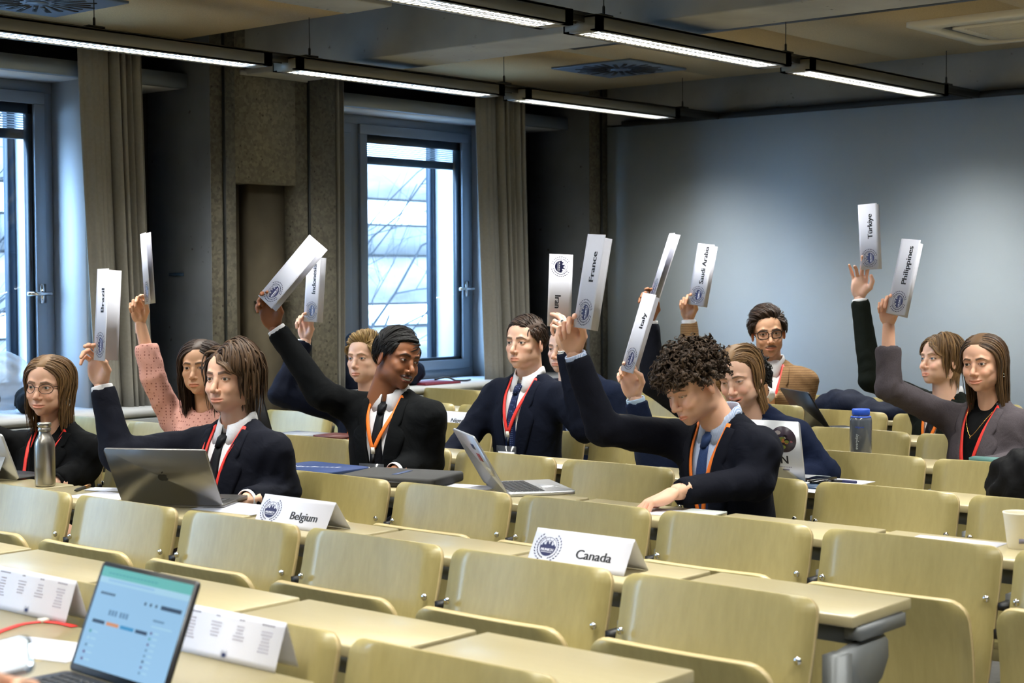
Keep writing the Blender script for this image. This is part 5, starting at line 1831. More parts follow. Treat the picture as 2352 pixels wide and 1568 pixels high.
        if badge:
            yb = float(np.max(FM(np.array([jx - .03, jx, jx + .03]), np.array([lan_end - 0.10] * 3)))) + 0.014
            z0 = lan_end - 0.055
            g = Geo(); g.box(jx - 0.052, jx + 0.052, yb, yb + 0.002, z0 - 0.10, z0)
            b = Geo(); b.add(xf(W(MT), np.vstack(g.v)), g.f[0]); bo = b.build('badge_holder', mat('clear_vinyl', lin(60, 62, 66), 0.15, spec=0.8), lo_)
            b = Geo(); q = Geo().box(jx - 0.043, jx + 0.043, yb + 0.002, yb + 0.003, z0 - 0.094, z0 - 0.024)
            b.add(xf(W(MT), np.vstack(q.v)), q.f[0]); b.build('badge_card', mat('badge_card', lin(214, 214, 220), 0.25), lo_)
    # ----- trousers and shoes
    if legs:
        S = SDF(*grid((-0.26, -0.2, -1.12), (0.26, 0.60, -0.42), 0.02))
        for sx in (-1, 1):
            hq, kq, fq = kn[sx]
            S.cap(hq, kq, 0.088, 0.066, 0.02); S.cap(kq, fq, 0.066, 0.052, 0.03)
        S.ell(hip + np.array([0, -0.005, 0.0]), (0.17, 0.12, 0.095), 0.04)
        V, F = S.mesh(); g = Geo(); g.add(xf(W(MT), V), F)
        g.build('trousers', cloth(lin(30, 32, 40)), root, smooth=True)
        for sx in (-1, 1):
            f_w = xf(MT, [kn[sx][2]])[0]
            Mf = frame(np.array([f_w[0], f_w[1], 0.0]), np.cross(tdir, (0, 0, 1.0)), tdir, (0, 0, 1.0))
            S = SDF(*grid((-0.06, -0.11, -0.01), (0.06, 0.22, 0.14), 0.012))
            S.cap((0, -0.03, 0.045), (0, 0.15, 0.035), 0.042, 0.034, 0.01); S.cap((0, -0.02, 0.06), (0, -0.02, 0.11), 0.045, 0.045, 0.02)
            V, F = S.mesh(); V[:, 2] = np.maximum(V[:, 2], 0.002); g = Geo(); g.add(xf(W(Mf), V), F); g.build('shoe', M_BLACK, root, smooth=True)
    info = dict(grip=grip, root=root, MH=MH, MT=MT, W=W, A=A, FJ=FJ0)
    for ex in extras:
        ex(info)
    PEOPLE[name_key] = info
    return info


# ---- worn small things
def ex_glasses(color, round_=True, wd=0.0235, ht=0.019):
    def f(I):
        W, MH = I['W'], I['MH']; m = mat('glasses_frame', color, 0.3, metal=0.4)
        g = Geo()
        for sx in (-1, 1):
            n = 28; pts = []
            for k in range(n + 1):
                a = 2 * PI * k / n
                ex = 2.0 if round_ else 3.2
                cx = math.copysign(abs(math.cos(a)) ** (2 / ex), math.cos(a)); cz = math.copysign(abs(math.sin(a)) ** (2 / ex), math.sin(a))
                x = sx * 0.0325 + wd * cx; z = -0.005 + ht * cz
                pts.append((x, 0.1005 - 9.0 * x * x + 0.0015, z))
            g.tube(xf(W(MH), pts), 0.0011 if round_ else 0.0022, 6, caps=False)
            xo = sx * (0.0325 + wd)
            g.tube(xf(W(MH), [(xo, 0.1005 - 9 * xo * xo, 0.002), (sx * 0.069, 0.050, 0.004), (sx * 0.0765, 0.005, 0.004), (sx * 0.077, -0.02, -0.010)]), 0.0013 if round_ else 0.0022, 6)
        g.tube(xf(W(MH), [(-0.010, 0.100, -0.002), (0, 0.104, 0.002), (0.010, 0.100, -0.002)]), 0.0012 if round_ else 0.002, 6)
        g.build('glasses', m, I['root'], smooth=True)
    return f


def ex_band(side, color, off, wdt, r=0.030, name='wristband', metal=0.0, rough=0.6, n=1, links=False):
    def f(I):
        a = I['A'][side]; W, MT = I['W'], I['MT']
        d = a['d']; c = a['wr'] - d * off
        rd = nrm(np.cross(d, (0.3, 0.2, 1.0))); r2 = np.cross(d, rd)
        m = mat(name, color, rough, metal=metal)
        g = Geo()
        for q in range(n):
            cc = c - d * q * 0.007
            if links:
                for k in range(22):
                    t0, t1 = 2 * PI * k / 22, 2 * PI * (k + 0.86) / 22
                    V = []
                    for t in (t0, t1):
                        for rr in (r, r + 0.0035):
                            for s in (-wdt / 2, wdt / 2):
                                V.append(cc + d * s + rr * (rd * math.cos(t) + r2 * math.sin(t)))
                    g.add(xf(W(MT), V), [(0, 1, 3, 2), (4, 6, 7, 5), (0, 4, 5, 1), (2, 3, 7, 6), (0, 2, 6, 4), (1, 5, 7, 3)])
            else:
                pts = [cc + d * (s) + (r + e) * (rd * math.cos(t) + r2 * math.sin(t)) for t in np.linspace(0, 2 * PI, 25)[:-1] for s, e in ((-wdt / 2, 0), (0, 0.002), (wdt / 2, 0))]
                F = [((i * 3 + k), (i * 3 + k + 1), (((i + 1) % 24) * 3 + k + 1), (((i + 1) % 24) * 3 + k)) for i in range(24) for k in range(2)]
                g.add(xf(W(MT), pts), F)
        o = g.build(name, m, I['root'], smooth=not links)
        if name == 'watch':
            t = xf(np.linalg.inv(MT), [I['A'][side]['M'][:3, 3] - I['A'][side]['M'][:3, 2] * 0.1])[0] - a['wr']
            t = nrm(t - d * np.dot(t, d))
            Geo().tube([xf(W(MT), [c + t * (r - 0.002)])[0], xf(W(MT), [c + t * (r + 0.008)])[0]], 0.018, 18).build('watch_case', M_CHROME, o)
    return f


def ex_earring(side=-1, drop=0.03):
    def f(I):
        W, MH = I['W'], I['MH']
        c = np.array([side * 0.081, -0.002, -0.050])
        pts = [c + np.array([0.004 * math.sin(t), drop * 0.32 * math.sin(t), -drop / 2 + drop / 2 * math.cos(t)]) for t in np.linspace(0, 2 * PI, 20)]
        Geo().tube(xf(W(MH), pts), 0.0024, 8, caps=False).build('earring', M_CHROME, I['root'], smooth=True)
    return f


def ex_necklace(I):
    W, MT = I['W'], I['MT']; F = I['FJ']
    pts = []
    for t in np.linspace(-1, 1, 25):
        x = 0.058 * t; z = -0.115 + 0.10 * abs(t) ** 1.4
        pts.append((x, float(F(np.array([x]), np.array([z]))[0]) + 0.003, z))
    g = Geo().tube(xf(W(MT), pts), 0.0012, 5); z = -0.125
    o = g.build('necklace', mat('gold', lin(212, 170, 90), 0.25, metal=1.0), I['root'])
    Geo().ball(xf(W(MT), [(0.002, pts[12][1] + 0.001, -0.120)])[0], (0.003, 0.003, 0.006), 8).build('pendant', mat('gold', lin(212, 170, 90), 0.25, metal=1.0), o)


def ex_ring(I):
    M = I['A']['L']['M']
    Mx = I['W'](M)
    c = np.array([0.013, 0.104, 0.008])
    pts = [c + np.array([0.0105 * math.cos(t), 0.0, 0.0105 * math.sin(t)]) for t in np.linspace(0, 2 * PI, 20)]
    g = Geo().tube(xf(Mx, pts), 0.002, 6, caps=False); g.box(0.006, 0.020, 0.098, 0.110, -0.007, -0.003, M=Mx)
    g.build('ring', M_CHROME, I['root'])
# ---------------------------------------------------------------- the people of the photograph
FAIR = lin(226, 178, 150); PALE = lin(231, 187, 162); OLIVE = lin(214, 166, 134); TAN = lin(210, 162, 130); BROWN = lin(136, 86, 56)
NAVY = lin(15, 17, 27); BLACKS = lin(8, 9, 11); BLUE = lin(18, 26, 46); DKBLUE = lin(13, 18, 33); GREEN = lin(17, 22, 17)
WHITE = lin(226, 226, 230); RED = lin(226, 50, 40); ORANGE = lin(240, 122, 30); TIEB = lin(20, 21, 26); TIEN = lin(26, 36, 70)
BR_D = (lin(40, 27, 20), lin(78, 56, 40)); BR_M = (lin(66, 46, 30), lin(124, 92, 58)); BLOND = (lin(136, 102, 56), lin(214, 178, 112)); BLK = (lin(10, 9, 10), lin(30, 28, 28))
DKCURL = (lin(44, 32, 24), lin(92, 70, 50)); BR_L = (lin(84, 60, 38), lin(160, 122, 76))
B_D = lin(38, 27, 22); B_M = lin(78, 56, 40); B_L = lin(140, 104, 70)

person('glasses_girl', 'woman in round glasses with shoulder-length hair and black blazer at far left', (112, 884), 6.07, 27, nod=2, tilt=-2,
       hsc=0.960, face=dict(skin=FAIR, browcol=B_M, smile=0.35, blush=0.4, jaw=0.94, browa=.7), style='shoulder_wavy', hair=BR_L, seed=3, torso_psi=38, fem=True, sw=0.93,
       arms={'R': dict(el=(-90, 985, -0.15), wr=(-120, 770, -0.12), pose='pinch'), 'L': dict(el=(196, 1075, 0.0), wr=(120, 1110, -0.20), pose='rest', dir=(-0.8, 0.05, 0.4), palm=(0, -1, 0))},
       jacket=BLACKS, shirt=BLACKS, tie=False, lanyard=RED, zv=-0.20, gaze=(0.15, 1, -0.05), iris=(0.12, 0.13, 0.12), lan_end=-0.36,
       extras=[ex_glasses(lin(40, 34, 34), True), ex_earring(-1, 0.03)])

person('pink_girl', 'woman with long dark wavy hair in pink knitted top raising a card', (462, 842), 6.81, 22, nod=0, tilt=2,
       hsc=0.980, face=dict(skin=OLIVE, browcol=B_D, smile=0.0, blush=0.25, jaw=0.92, brow=1.25), style='dark_wavy', hair=BR_D, seed=5, torso_psi=30, fem=True, sw=0.92,
       arms={'R': dict(grip=(327, 690), el=(352, 868, -0.05), wr=(324, 752, -0.02), pose='pinch', bare=0.10, loose=0.012, dir=(-0.05, 0.97, 0.1), palm=(-0.3, 0, 0.9), lift=(0, 0.01, 0.03))},
       jacket=(lin(214, 160, 148), 0.9, ('dots', lin(150, 96, 88), 75)), shirt=None, vneck=False, gaze=(-0.05, 1, 0), iris=(0.05, 0.03, 0.02))

person('brazil_man', 'young man with brown curtain hair in navy suit behind silver laptop', (532, 868), 5.43, 36, nod=-2, tilt=1,
       hsc=0.975, face=dict(skin=FAIR, browcol=B_D, smile=0.35, blush=0.3, brow=1.25, jaw=1.0, beard=0.10, beardcol=B_D), style='curtain', hair=(lin(54, 37, 25), lin(108, 80, 52)), seed=7, torso_psi=42,
       neck=(540, 978), arms={'R': dict(grip=(224, 816), el=(272, 1045, -0.22), wr=(234, 922, -0.20), pose='pinch2', dir=(-0.10, 0.97, 0.1), palm=(-0.55, 0, 0.85)),
       'L': dict(el=(652, 1130, 0.02), wr=(560, 1150, -0.18), pose='rest', dir=(-0.9, -0.1, 0.4), palm=(0, -1, 0))},
       jacket=NAVY, shirt=WHITE, tie=TIEB, lanyard=RED, zv=-0.36, gaze=(-0.05, 1, 0.02), lan_end=-0.34,
       extras=[ex_band('R', lin(190, 186, 180), 0.018, 0.014, 0.031, 'watch', 1.0, 0.25, links=True)])

person('blond_man', 'blond man with swept-back hair in dark blue suit, behind the smiling man', (840, 822), 7.36, 33, nod=-2, tilt=2,
       hsc=0.965, face=dict(skin=PALE, browcol=B_L, smile=0.0, blush=0.25, jaw=1.0), style='quiff', hair=BLOND, seed=9, torso_psi=40,
       arms={'R': dict(grip=(706, 730), el=(645, 905, -0.12), wr=(690, 800, -0.05), pose='pinch', dir=(0.05, 0.97, 0.1), palm=(-0.5, 0, 0.85), cuffin=0.02)},
       jacket=DKBLUE, shirt=WHITE, tie=(TIEN, 0.5, ('dots', lin(150, 160, 190), 90)), lanyard=ORANGE, zv=-0.36, gaze=(-0.05, 1, 0), iris=(0.10, 0.14, 0.2), lan_end=-0.26)

person('smiling_man', 'smiling dark-skinned man with black hair in black suit with orange lanyard', (912, 822), 6.12, -38, nod=6, tilt=-13,
       hsc=0.975, face=dict(skin=BROWN, browcol=lin(14, 10, 9), smile=1.15, open=0.0062, blush=0.1, brow=1.4, moustache=0.85, squint=0.30, jaw=0.98, lip=lin(120, 66, 56), nose=1.1, beard=0.12, beardcol=(0.02, 0.015, 0.01)),
       style='sideswept', hair=BLK, seed=11, torso_psi=28, neck=(897, 908), sw=1.0,
       arms={'R': dict(grip=(624, 690), el=(738, 905, -0.10), wr=(645, 778, -0.12), pose='pinch2', dir=(-0.28, 0.93, 0.1), palm=(-0.25, 0, 0.95), lift=(-0.01, 0.0, 0.03)),
       'L': dict(el=(985, 1060, 0.04), wr=(900, 1085, -0.15), pose='rest', dir=(-0.9, 0, 0.3), palm=(0, -1, 0))},
       jacket=lin(10, 12, 14), shirt=WHITE, tie=TIEB, lanyard=ORANGE, badge=True, zv=-0.40, gaze=(-0.35, 1, 0.0), iris=(0.03, 0.018, 0.012), lan_end=-0.19,
       extras=[ex_band('R', lin(150, 60, 44), 0.012, 0.005, 0.030, 'bracelet', n=3)])

person('serious_man', 'serious man with short dark hair in navy suit holding the upside-down card', (1208, 786), 6.78, 34, nod=-2, tilt=1,
       hsc=0.960, face=dict(skin=PALE, browcol=B_D, smile=0.0, blush=0.55, brow=1.2, jaw=1.06), style='short', hair=BR_D, seed=13, torso_psi=38,
       neck=(1212, 868), arms={'L': dict(grip=(1283, 735), el=(1342, 985, -0.10), wr=(1302, 815, -0.12), pose='over', dir=(-0.05, 0.99, 0.05), palm=(-0.68, 0, -0.72), cuffin=0.02),
       'R': dict(el=(1068, 1010, -0.05), wr=(1010, 1070, -0.25), pose='rest', dir=(-0.7, -0.2, 0.6), palm=(0, -1, 0))},
       jacket=DKBLUE, shirt=WHITE, tie=(TIEN, 0.5, ('dots', lin(96, 110, 150), 120)), lanyard=RED, badge=True, zv=-0.44, gaze=(0.0, 1, 0.02), iris=(0.06, 0.06, 0.06), lan_end=-0.22,
       extras=[ex_band('L', lin(200, 196, 186), 0.020, 0.014, 0.031, 'watch', 1.0, 0.25, links=True), ex_ring])

person('hidden_man', 'man in blue suit half hidden behind raised hands, beside the white wall', (1300, 800), 7.66, 36,
       hsc=0.970, face=dict(skin=PALE, browcol=B_M, smile=0.0, blush=0.6, beard=0.2, beardcol=B_M), style='short', hair=BR_M, seed=15, torso_psi=30, neck=(1335, 868),
       jacket=BLUE, shirt=lin(150, 170, 205), tie=False, zv=-0.30)

person('curly_man', 'man with curly brown hair in navy jacket looking down, orange lanyard', (1590, 882), 5.12, 48, nod=26, tilt=6,
       hsc=0.970, face=dict(skin=FAIR, browcol=B_D, smile=-0.1, blush=0.4, brow=1.1, jaw=1.02, lids=1.0, squint=0.30, beard=0.12, beardcol=B_M), style='curly', hair=DKCURL, seed=17, torso_psi=44,
       neck=(1652, 968), nd=0.05, lean=10, arms={'R': dict(grip=(1326, 740), el=(1385, 985, -0.10), wr=(1336, 858, -0.14), pose='pinch', dir=(-0.12, 0.97, 0.15), palm=(-0.2, 0, 0.95), lift=(0.0, 0.02, 0.015)),
       'L': dict(el=(1738, 1105, -0.02), wr=(1548, 1132, -0.20), pose='rest', dir=(-0.85, -0.32, 0.25), palm=(0.15, -1, 0), cuff=True, cuffin=0.03)},
       jacket=NAVY, shirt=(lin(150, 170, 205), 0.8, ('v', lin(206, 214, 232), 95)), tie=lin(44, 62, 100), lanyard=ORANGE, zv=-0.42, gaze=(0, 1, -0.7), iris=(0.08, 0.05, 0.03), lan_end=-0.30,
       extras=[ex_band('R', lin(22, 22, 24), 0.024, 0.016, 0.031, 'wristband'), ex_band('R', lin(232, 66, 34), 0.044, 0.012, 0.033, 'wristband')])

person('longhair_man', 'laughing man with long combed-back brown hair in blue suit', (1700, 862), 6.00, 24, nod=15, tilt=8,
       hsc=0.965, face=dict(skin=PALE, browcol=B_M, smile=1.0, open=0.0042, blush=0.7, squint=0.62, beard=0.18, beardcol=B_M, jaw=1.03), style='long_back', hair=BR_L, seed=19, torso_psi=30,
       neck=(1728, 950), nd=0.06, lean=8, arms={'R': dict(grip=(1456, 850), el=(1500, 1085, -0.16), wr=(1492, 952, -0.20), pose='pinch2', dir=(-0.25, 0.95, 0.1), palm=(-0.2, 0, 0.95)),
       'L': dict(el=(1893, 1085, 0.0), wr=(1780, 1110, -0.15), pose='rest', dir=(-0.9, -0.1, 0.3), palm=(0, -1, 0))},
       jacket=lin(19, 28, 52), shirt=lin(176, 200, 226), tie=False, zv=-0.30, gaze=(0, 1, -0.4), sw=1.03)

person('back_man', 'man with dark curly hair hidden behind the laughing man, arm raised', (1708, 872), 7.00, 20, hsc=0.980, face=dict(skin=lin(150, 100, 68), browcol=B_D), style='curly', hair=BLK, seed=21,
       torso_psi=30, arms={'R': dict(grip=(1500, 683), el=(1500, 880, -0.10), wr=(1493, 752, -0.10), pose='pinch2', dir=(0.05, 0.97, 0.1), palm=(-0.4, 0, 0.9), lift=(0, 0, 0.03))},
       jacket=NAVY, shirt=WHITE, tie=False)

person('tan_man', 'man with dark-rimmed glasses and moustache in tan checked jacket by the wall', (1764, 762), 7.85, -6, nod=4, tilt=5,
       hsc=1.000, face=dict(skin=TAN, browcol=B_D, smile=0.5, blush=0.3, moustache=0.75, beard=0.22, beardcol=B_D, brow=1.2, jaw=0.97, squint=0.25), style='quiff', hair=BR_D, seed=23, torso_psi=6,
       neck=(1770, 838), arms={'R': dict(grip=(1590, 686), el=(1590, 880, -0.10), wr=(1572, 735, -0.08), pose='pinch', dir=(0.02, 0.98, 0.1), palm=(-0.3, 0, 0.9), lift=(0, 0, 0.02)),
       'L': dict(el=(1836, 950, -0.02), wr=(1752, 900, -0.20), pose='fist', dir=(-0.2, 0.95, 0.1), palm=(-0.6, 0, 0.7))},
       jacket=(lin(128, 100, 70), 0.9, ('h', lin(110, 84, 58), 28)), shirt=WHITE, tie=TIEB, lanyard=RED, zv=-0.36, gaze=(0.1, 1, 0), lan_end=-0.3,
       extras=[ex_glasses(lin(24, 22, 24), False, 0.0250, 0.0185)])

person('green_man', 'man with blond bowl-cut hair in dark green suit at right, arm high', (2162, 826), 7.30, 48, nod=-6, tilt=3,
       hsc=0.990, face=dict(skin=PALE, browcol=B_L, smile=0.1, open=0.0016, blush=0.6, beard=0.2, beardcol=B_L, jaw=1.06), style='bowl', hair=BR_L, seed=25, torso_psi=40,
       arms={'R': dict(grip=(1984, 602), el=(2000, 872, -0.08), wr=(1972, 708, -0.05), pose='open', dir=(0.02, 0.98, 0.1), palm=(-0.15, 0, 0.97), lift=(-0.01, 0, 0.05), cuffin=0.012)},
       jacket=GREEN, shirt=WHITE, tie=TIEB, lanyard=ORANGE, badge=True, zv=-0.40, gaze=(0, 1, 0.1), iris=(0.1, 0.14, 0.2), lan_end=-0.24)

person('grey_woman', 'woman with long brown hair in grey blazer and black top at far right', (2258, 832), 6.31, 24, nod=2, tilt=4,
       hsc=0.960, face=dict(skin=lin(222, 172, 144), browcol=B_D, smile=0.75, blush=0.35, jaw=0.95, brow=1.1), style='long_mid', hair=(BR_D[0], BR_M[1]), seed=27, torso_psi=34, fem=True, sw=0.96,
       arms={'R': dict(grip=(2050, 690), el=(2040, 892, -0.12), wr=(2034, 752, -0.10), pose='pinch', dir=(0.0, 0.98, 0.1), palm=(-0.3, 0, 0.9), bare=0.085, loose=0.008, lift=(0, 0, 0.015)),
       'L': dict(el=(2345, 1060, -0.02), wr=(2240, 1080, -0.2), pose='rest', dir=(-0.9, 0, 0.3), palm=(0, -1, 0))},
       jacket=lin(76, 70, 74), shirt=BLACKS, tie=False, lanyard=RED, zv=-0.40, gaze=(0.1, 1, 0), iris=(0.05, 0.03, 0.02), lan_end=-0.30,
       extras=[ex_necklace, ex_earring(-1, 0.012)])
# ---------------------------------------------------------------- folded name cards
CARD_L, CARD_W = 0.297, 0.100


def emblem(g, M, r, mi):
    """wreath, globe lines, navy bowl with a skyline and a lettered bar; drawn in the XY plane of M"""
    def flat(pts, z=0.0005):
        P = np.array([(x * r, y * r, z) for x, y in pts]); g.add(xf(M, P), [tuple(range(len(P)))], mi)
    # navy bowl with skyline
    a = np.linspace(math.radians(182), math.radians(358), 22)
    bowl = [(0.62 * math.cos(t), 0.66 * math.sin(t) + 0.02) for t in a]
    sky = [(0.62, 0.10), (0.50, 0.10), (0.50, 0.20), (0.36, 0.20), (0.36, 0.14), (0.24, 0.14), (0.22, 0.36), (0.15, 0.40), (0.08, 0.36), (0.07, 0.22), (0.0, 0.22), (-0.02, 0.34), (-0.10, 0.42), (-0.18, 0.34), (-0.20, 0.16), (-0.34, 0.16), (-0.36, 0.26), (-0.46, 0.26), (-0.48, 0.10), (-0.62, 0.10)]
    # bowl with a cut-out bar: three pieces
    top = [(x, y) for x, y in sky]
    flat([(0.62, 0.0), ] + top + [(-0.62, 0.0)])
    for k in range(len(a) - 1):
        flat([bowl[k], bowl[k + 1], (bowl[k + 1][0], 0.0), (bowl[k][0], 0.0)])
    # globe arcs over the skyline
    for rr in (0.66, 0.46):
        t = np.linspace(math.radians(8), math.radians(172), 24)
        for k in range(23):
            flat([(rr * math.cos(t[k]), rr * math.sin(t[k]) + 0.02), (rr * math.cos(t[k + 1]), rr * math.sin(t[k + 1]) + 0.02),
                  ((rr - .03) * math.cos(t[k + 1]), (rr - .03) * math.sin(t[k + 1]) + 0.02), ((rr - .03) * math.cos(t[k]), (rr - .03) * math.sin(t[k]) + 0.02)])
    for an in (60, 90, 120):
        c, s_ = math.cos(math.radians(an)), math.sin(math.radians(an))
        flat([(0.44 * c - .012 * s_, 0.44 * s_ + .012 * c), (0.44 * c + .012 * s_, 0.44 * s_ - .012 * c), (0.64 * c + .012 * s_, 0.64 * s_ - .012 * c), (0.64 * c - .012 * s_, 0.64 * s_ + .012 * c)])
    # laurel
    for sx in (-1, 1):
        for k in range(11):
            t = math.radians(-78 + k * 12.6)
            for rad, tw in ((0.84, 0.55), (0.96, -0.35)):
                cx, cy = sx * rad * math.cos(t), rad * math.sin(t)
                d = t + PI / 2 + tw; ux, uy = sx * math.cos(d), math.sin(d); vx, vy = -uy, ux
                flat([(cx, cy), (cx + ux * .10 + vx * .045, cy + uy * .10 + vy * .045), (cx + ux * .23, cy + uy * .23), (cx + ux * .10 - vx * .045, cy + uy * .10 - vy * .045)])




def panel(parent, M, name, printed, nm='panel'):
    """one half of a folded card: M x along the fold, y from free edge up to the fold, z outwards"""
    g = Geo(); n = 8
    V = []
    for side in (0.0, -0.0005):
        for i in range(n + 1):
            y = -CARD_W / 2 + CARD_W * i / n; b = 0.0025 * math.sin(PI * i / n)
            for x in (-CARD_L / 2, CARD_L / 2):
                V.append((x, y, side + b * 0))
    m = 2 * (n + 1)
    F = [(2 * i, 2 * i + 1, 2 * i + 3, 2 * i + 2) for i in range(n)] + [(m + 2 * i, m + 2 * i + 2, m + 2 * i + 3, m + 2 * i + 1) for i in range(n)]
    F += [(2 * i, 2 * i + 2, m + 2 * i + 2, m + 2 * i) for i in range(n)] + [(2 * i + 1, m + 2 * i + 1, m + 2 * i + 3, 2 * i + 3) for i in range(n)] + [(0, m, m + 1, 1), (2 * n, 2 * n + 1, m + 2 * n + 1, m + 2 * n)]
    g.add(xf(M, V), F, 0)
    o = g.build(nm, M_PAPER, parent)
    if printed:
        g = Geo(); emblem(g, M @ np.array(Matrix.Translation((-0.098, 0.0, 0))), 0.040, 0)
        g.build('emblem', M_NAVYINK, o)
        g = Geo(); Me = M @ np.array(Matrix.Translation((-0.098, 0.0, 0)))
        put_text(g, 'MUNICH', 0.0098, Me @ np.array(Matrix.Translation((0, -0.0080, 0))), 0, bold=0.0005, lift=0.0009)
        for yy in (-0.0150,):
            g.add(xf(Me, [(-0.017, yy, 0.0009), (0.017, yy, 0.0009), (0.017, yy + 0.0012, 0.0009), (-0.017, yy + 0.0012, 0.0009)]), [(0, 1, 2, 3)], 0)
        g.build('emblem_lettering', M_PAPER, o)
        if name:
            g = Geo(); put_text(g, name, 0.036, M @ np.array(Matrix.Translation((0.046, -0.010, 0))), 0, bold=0.0013, lift=0.0006)
            g.build('lettering', M_INK, o)
    return o


def held_card(who, name, label, fold_bot, fold_top, dz, w_front, w_back, dt=0.0, flip=False, near=(1, -1)):
    """card held upright: the fold runs between two picture points at depth d; the two halves open to the right,
    w_front / w_back: apparent widths in pixels of printed and rear half; flip: emblem on top, fold on the right"""
    d = PEOPLE[who]['grip'] + dz
    B = at(*fold_bot, d); T = at(*fold_top, d + dt)
    c = (B + T) / 2; a = nrm(T - B)
    tw = nrm(EYE - c)
    r = nrm(np.cross(a, tw))
    if np.dot(r, RT) < 0:
        r = -r
    tw = np.cross(r, a); tw = tw if np.dot(tw, EYE - c) > 0 else -tw
    pm = FPX / d
    t = thing('name_card', tuple(c), label, 'name card', None)
    Mi = np.eye(4); Mi[:3, 3] = -c
    for wpx, printed, nr in ((w_front, True, near[0]), (w_back, False, near[1])):
        cs = np.clip(abs(wpx) / pm / CARD_W, 0.02, 1.0); sn = math.sqrt(1 - cs * cs)
        sgn = math.copysign(1, wpx)
        dirn = nrm(r * cs * sgn + tw * sn * nr)            # from the fold to the free edge
        y = -dirn                                           # towards the fold
        x = a if not flip else -a
        z = np.cross(x, y)
        M = frame(c + dirn * CARD_W / 2, x, y, z)
        panel(t, Mi @ M, name, printed)
    return t


def tent(name, label, corner_l, corner_r, yfold, lean_f, lean_b, z0=DESKZ, printed=True, back=None, W=CARD_W):
    """table tent standing on a worktop: fold line through two world points (top), legs to the front and the back"""
    L = nrm(np.asarray(corner_r) - np.asarray(corner_l)); c = (np.asarray(corner_l) + np.asarray(corner_r)) / 2
    n = np.cross((0, 0, 1.0), L); n = n if n[1] < 0 else -n          # horizontal, towards the camera side
    h = c[2] - z0
    t = thing('name_tent', (float(c[0]), float(c[1]), z0), label, 'name tent')
    Mi = np.eye(4); Mi[:3, 3] = -np.array([c[0], c[1], z0])
    for sg, pr, lean in ((1, printed, lean_f), (-1, False, lean_b)):
        foot = c + n * sg * lean; foot = np.array([foot[0], foot[1], z0 + 0.001])
        y = nrm(c - foot); k = np.linalg.norm(c - foot) / CARD_W
        x = L if sg > 0 else -L
        z = np.cross(x, y)
        M = frame((c + foot) / 2, x, y * k, z)
        o = panel(t, Mi @ M, name, pr)
        if sg > 0 and back:
            back(o, Mi @ M)
    return t


held_card('brazil_man', 'Brazil', 'white folded card reading Brazil held by the curtain-haired man', (216, 810), (223, 634), 0.0, 25, 55, near=(1, -1))
held_card('pink_girl', '', 'narrow white folded card held up by the woman in pink', (332, 694), (322, 543), 0.0, 13, 24, near=(1, 1))
held_card('smiling_man', '', 'slanting white folded card held by the smiling man in black', (613, 655), (691, 562), 0.0, 42, 54, near=(1, 1))
held_card('blond_man', 'Indonesia', 'white folded card reading Indonesia held by the blond man', (698, 727), (705, 600), 0.0, 32, 44, near=(1, -1))
held_card('serious_man', 'Iran', 'upside-down white card reading Iran, emblem at its top', (1311, 742), (1316, 594), 0.03, -54, -48, near=(1, -1), flip=True)
held_card('curly_man', 'France', 'white folded card reading France above the curly-haired man', (1318, 742), (1349, 546), 0.0, 40, 58, near=(1, -1))
held_card('longhair_man', 'Italy', 'slanting white folded card reading Italy, beside the curly hair', (1428, 838), (1474, 683), 0.0, 30, 40, near=(1, -1))
held_card('back_man', '', 'narrow slanting card held by the hidden man behind the Italy card', (1492, 676), (1534, 546), 0.0, 12, 25, near=(1, 1))
held_card('tan_man', 'Saudi Arabia', 'white folded card reading Saudi Arabia in front of the wall', (1580, 690), (1602, 566), 0.0, 38, 46, near=(1, -1))
held_card('green_man', 'T\u00fcrkiye', 'white folded card reading T\u00fcrkiye, highest card at right', (1976, 606), (1971, 484), 0.0, 42, 48, near=(1, -1))
held_card('grey_woman', 'Philippines', 'white folded card reading Philippines held by the woman in grey', (2040, 694), (2066, 572), 0.0, 42, 50, near=(1, -1))
# ---------------------------------------------------------------- table tents
def tent_at(pl, pr, Y, name, label, lf=0.045, lb=0.055):
    a = on_y(pl[0], pl[1], Y); b = on_y(pr[0], pr[1], Y)
    c = (a + b) / 2; d = nrm(b - a); d[2] = 0; d = nrm(d)
    z = float(c[2])
    a = c - d * CARD_L / 2; b = c + d * CARD_L / 2; a[2] = b[2] = z
    return tent(name, label, a, b, Y, lf, lb)


tent_at((613, 1134), (768, 1153), 3.06, 'Belgium', 'white table tent reading Belgium on the worktop by the silver laptop')
tent_at((1243, 1212), (1450, 1237), 3.06, 'Canada', 'white table tent reading Canada on the worktop behind the second row')
tent_at((985, 940), (1110, 950), 5.66, 'Nigeria', 'white table tent partly hidden by the serious man\'s sleeve')

M_SCHED = mat('faint_print', lin(168, 164, 178), 0.7)


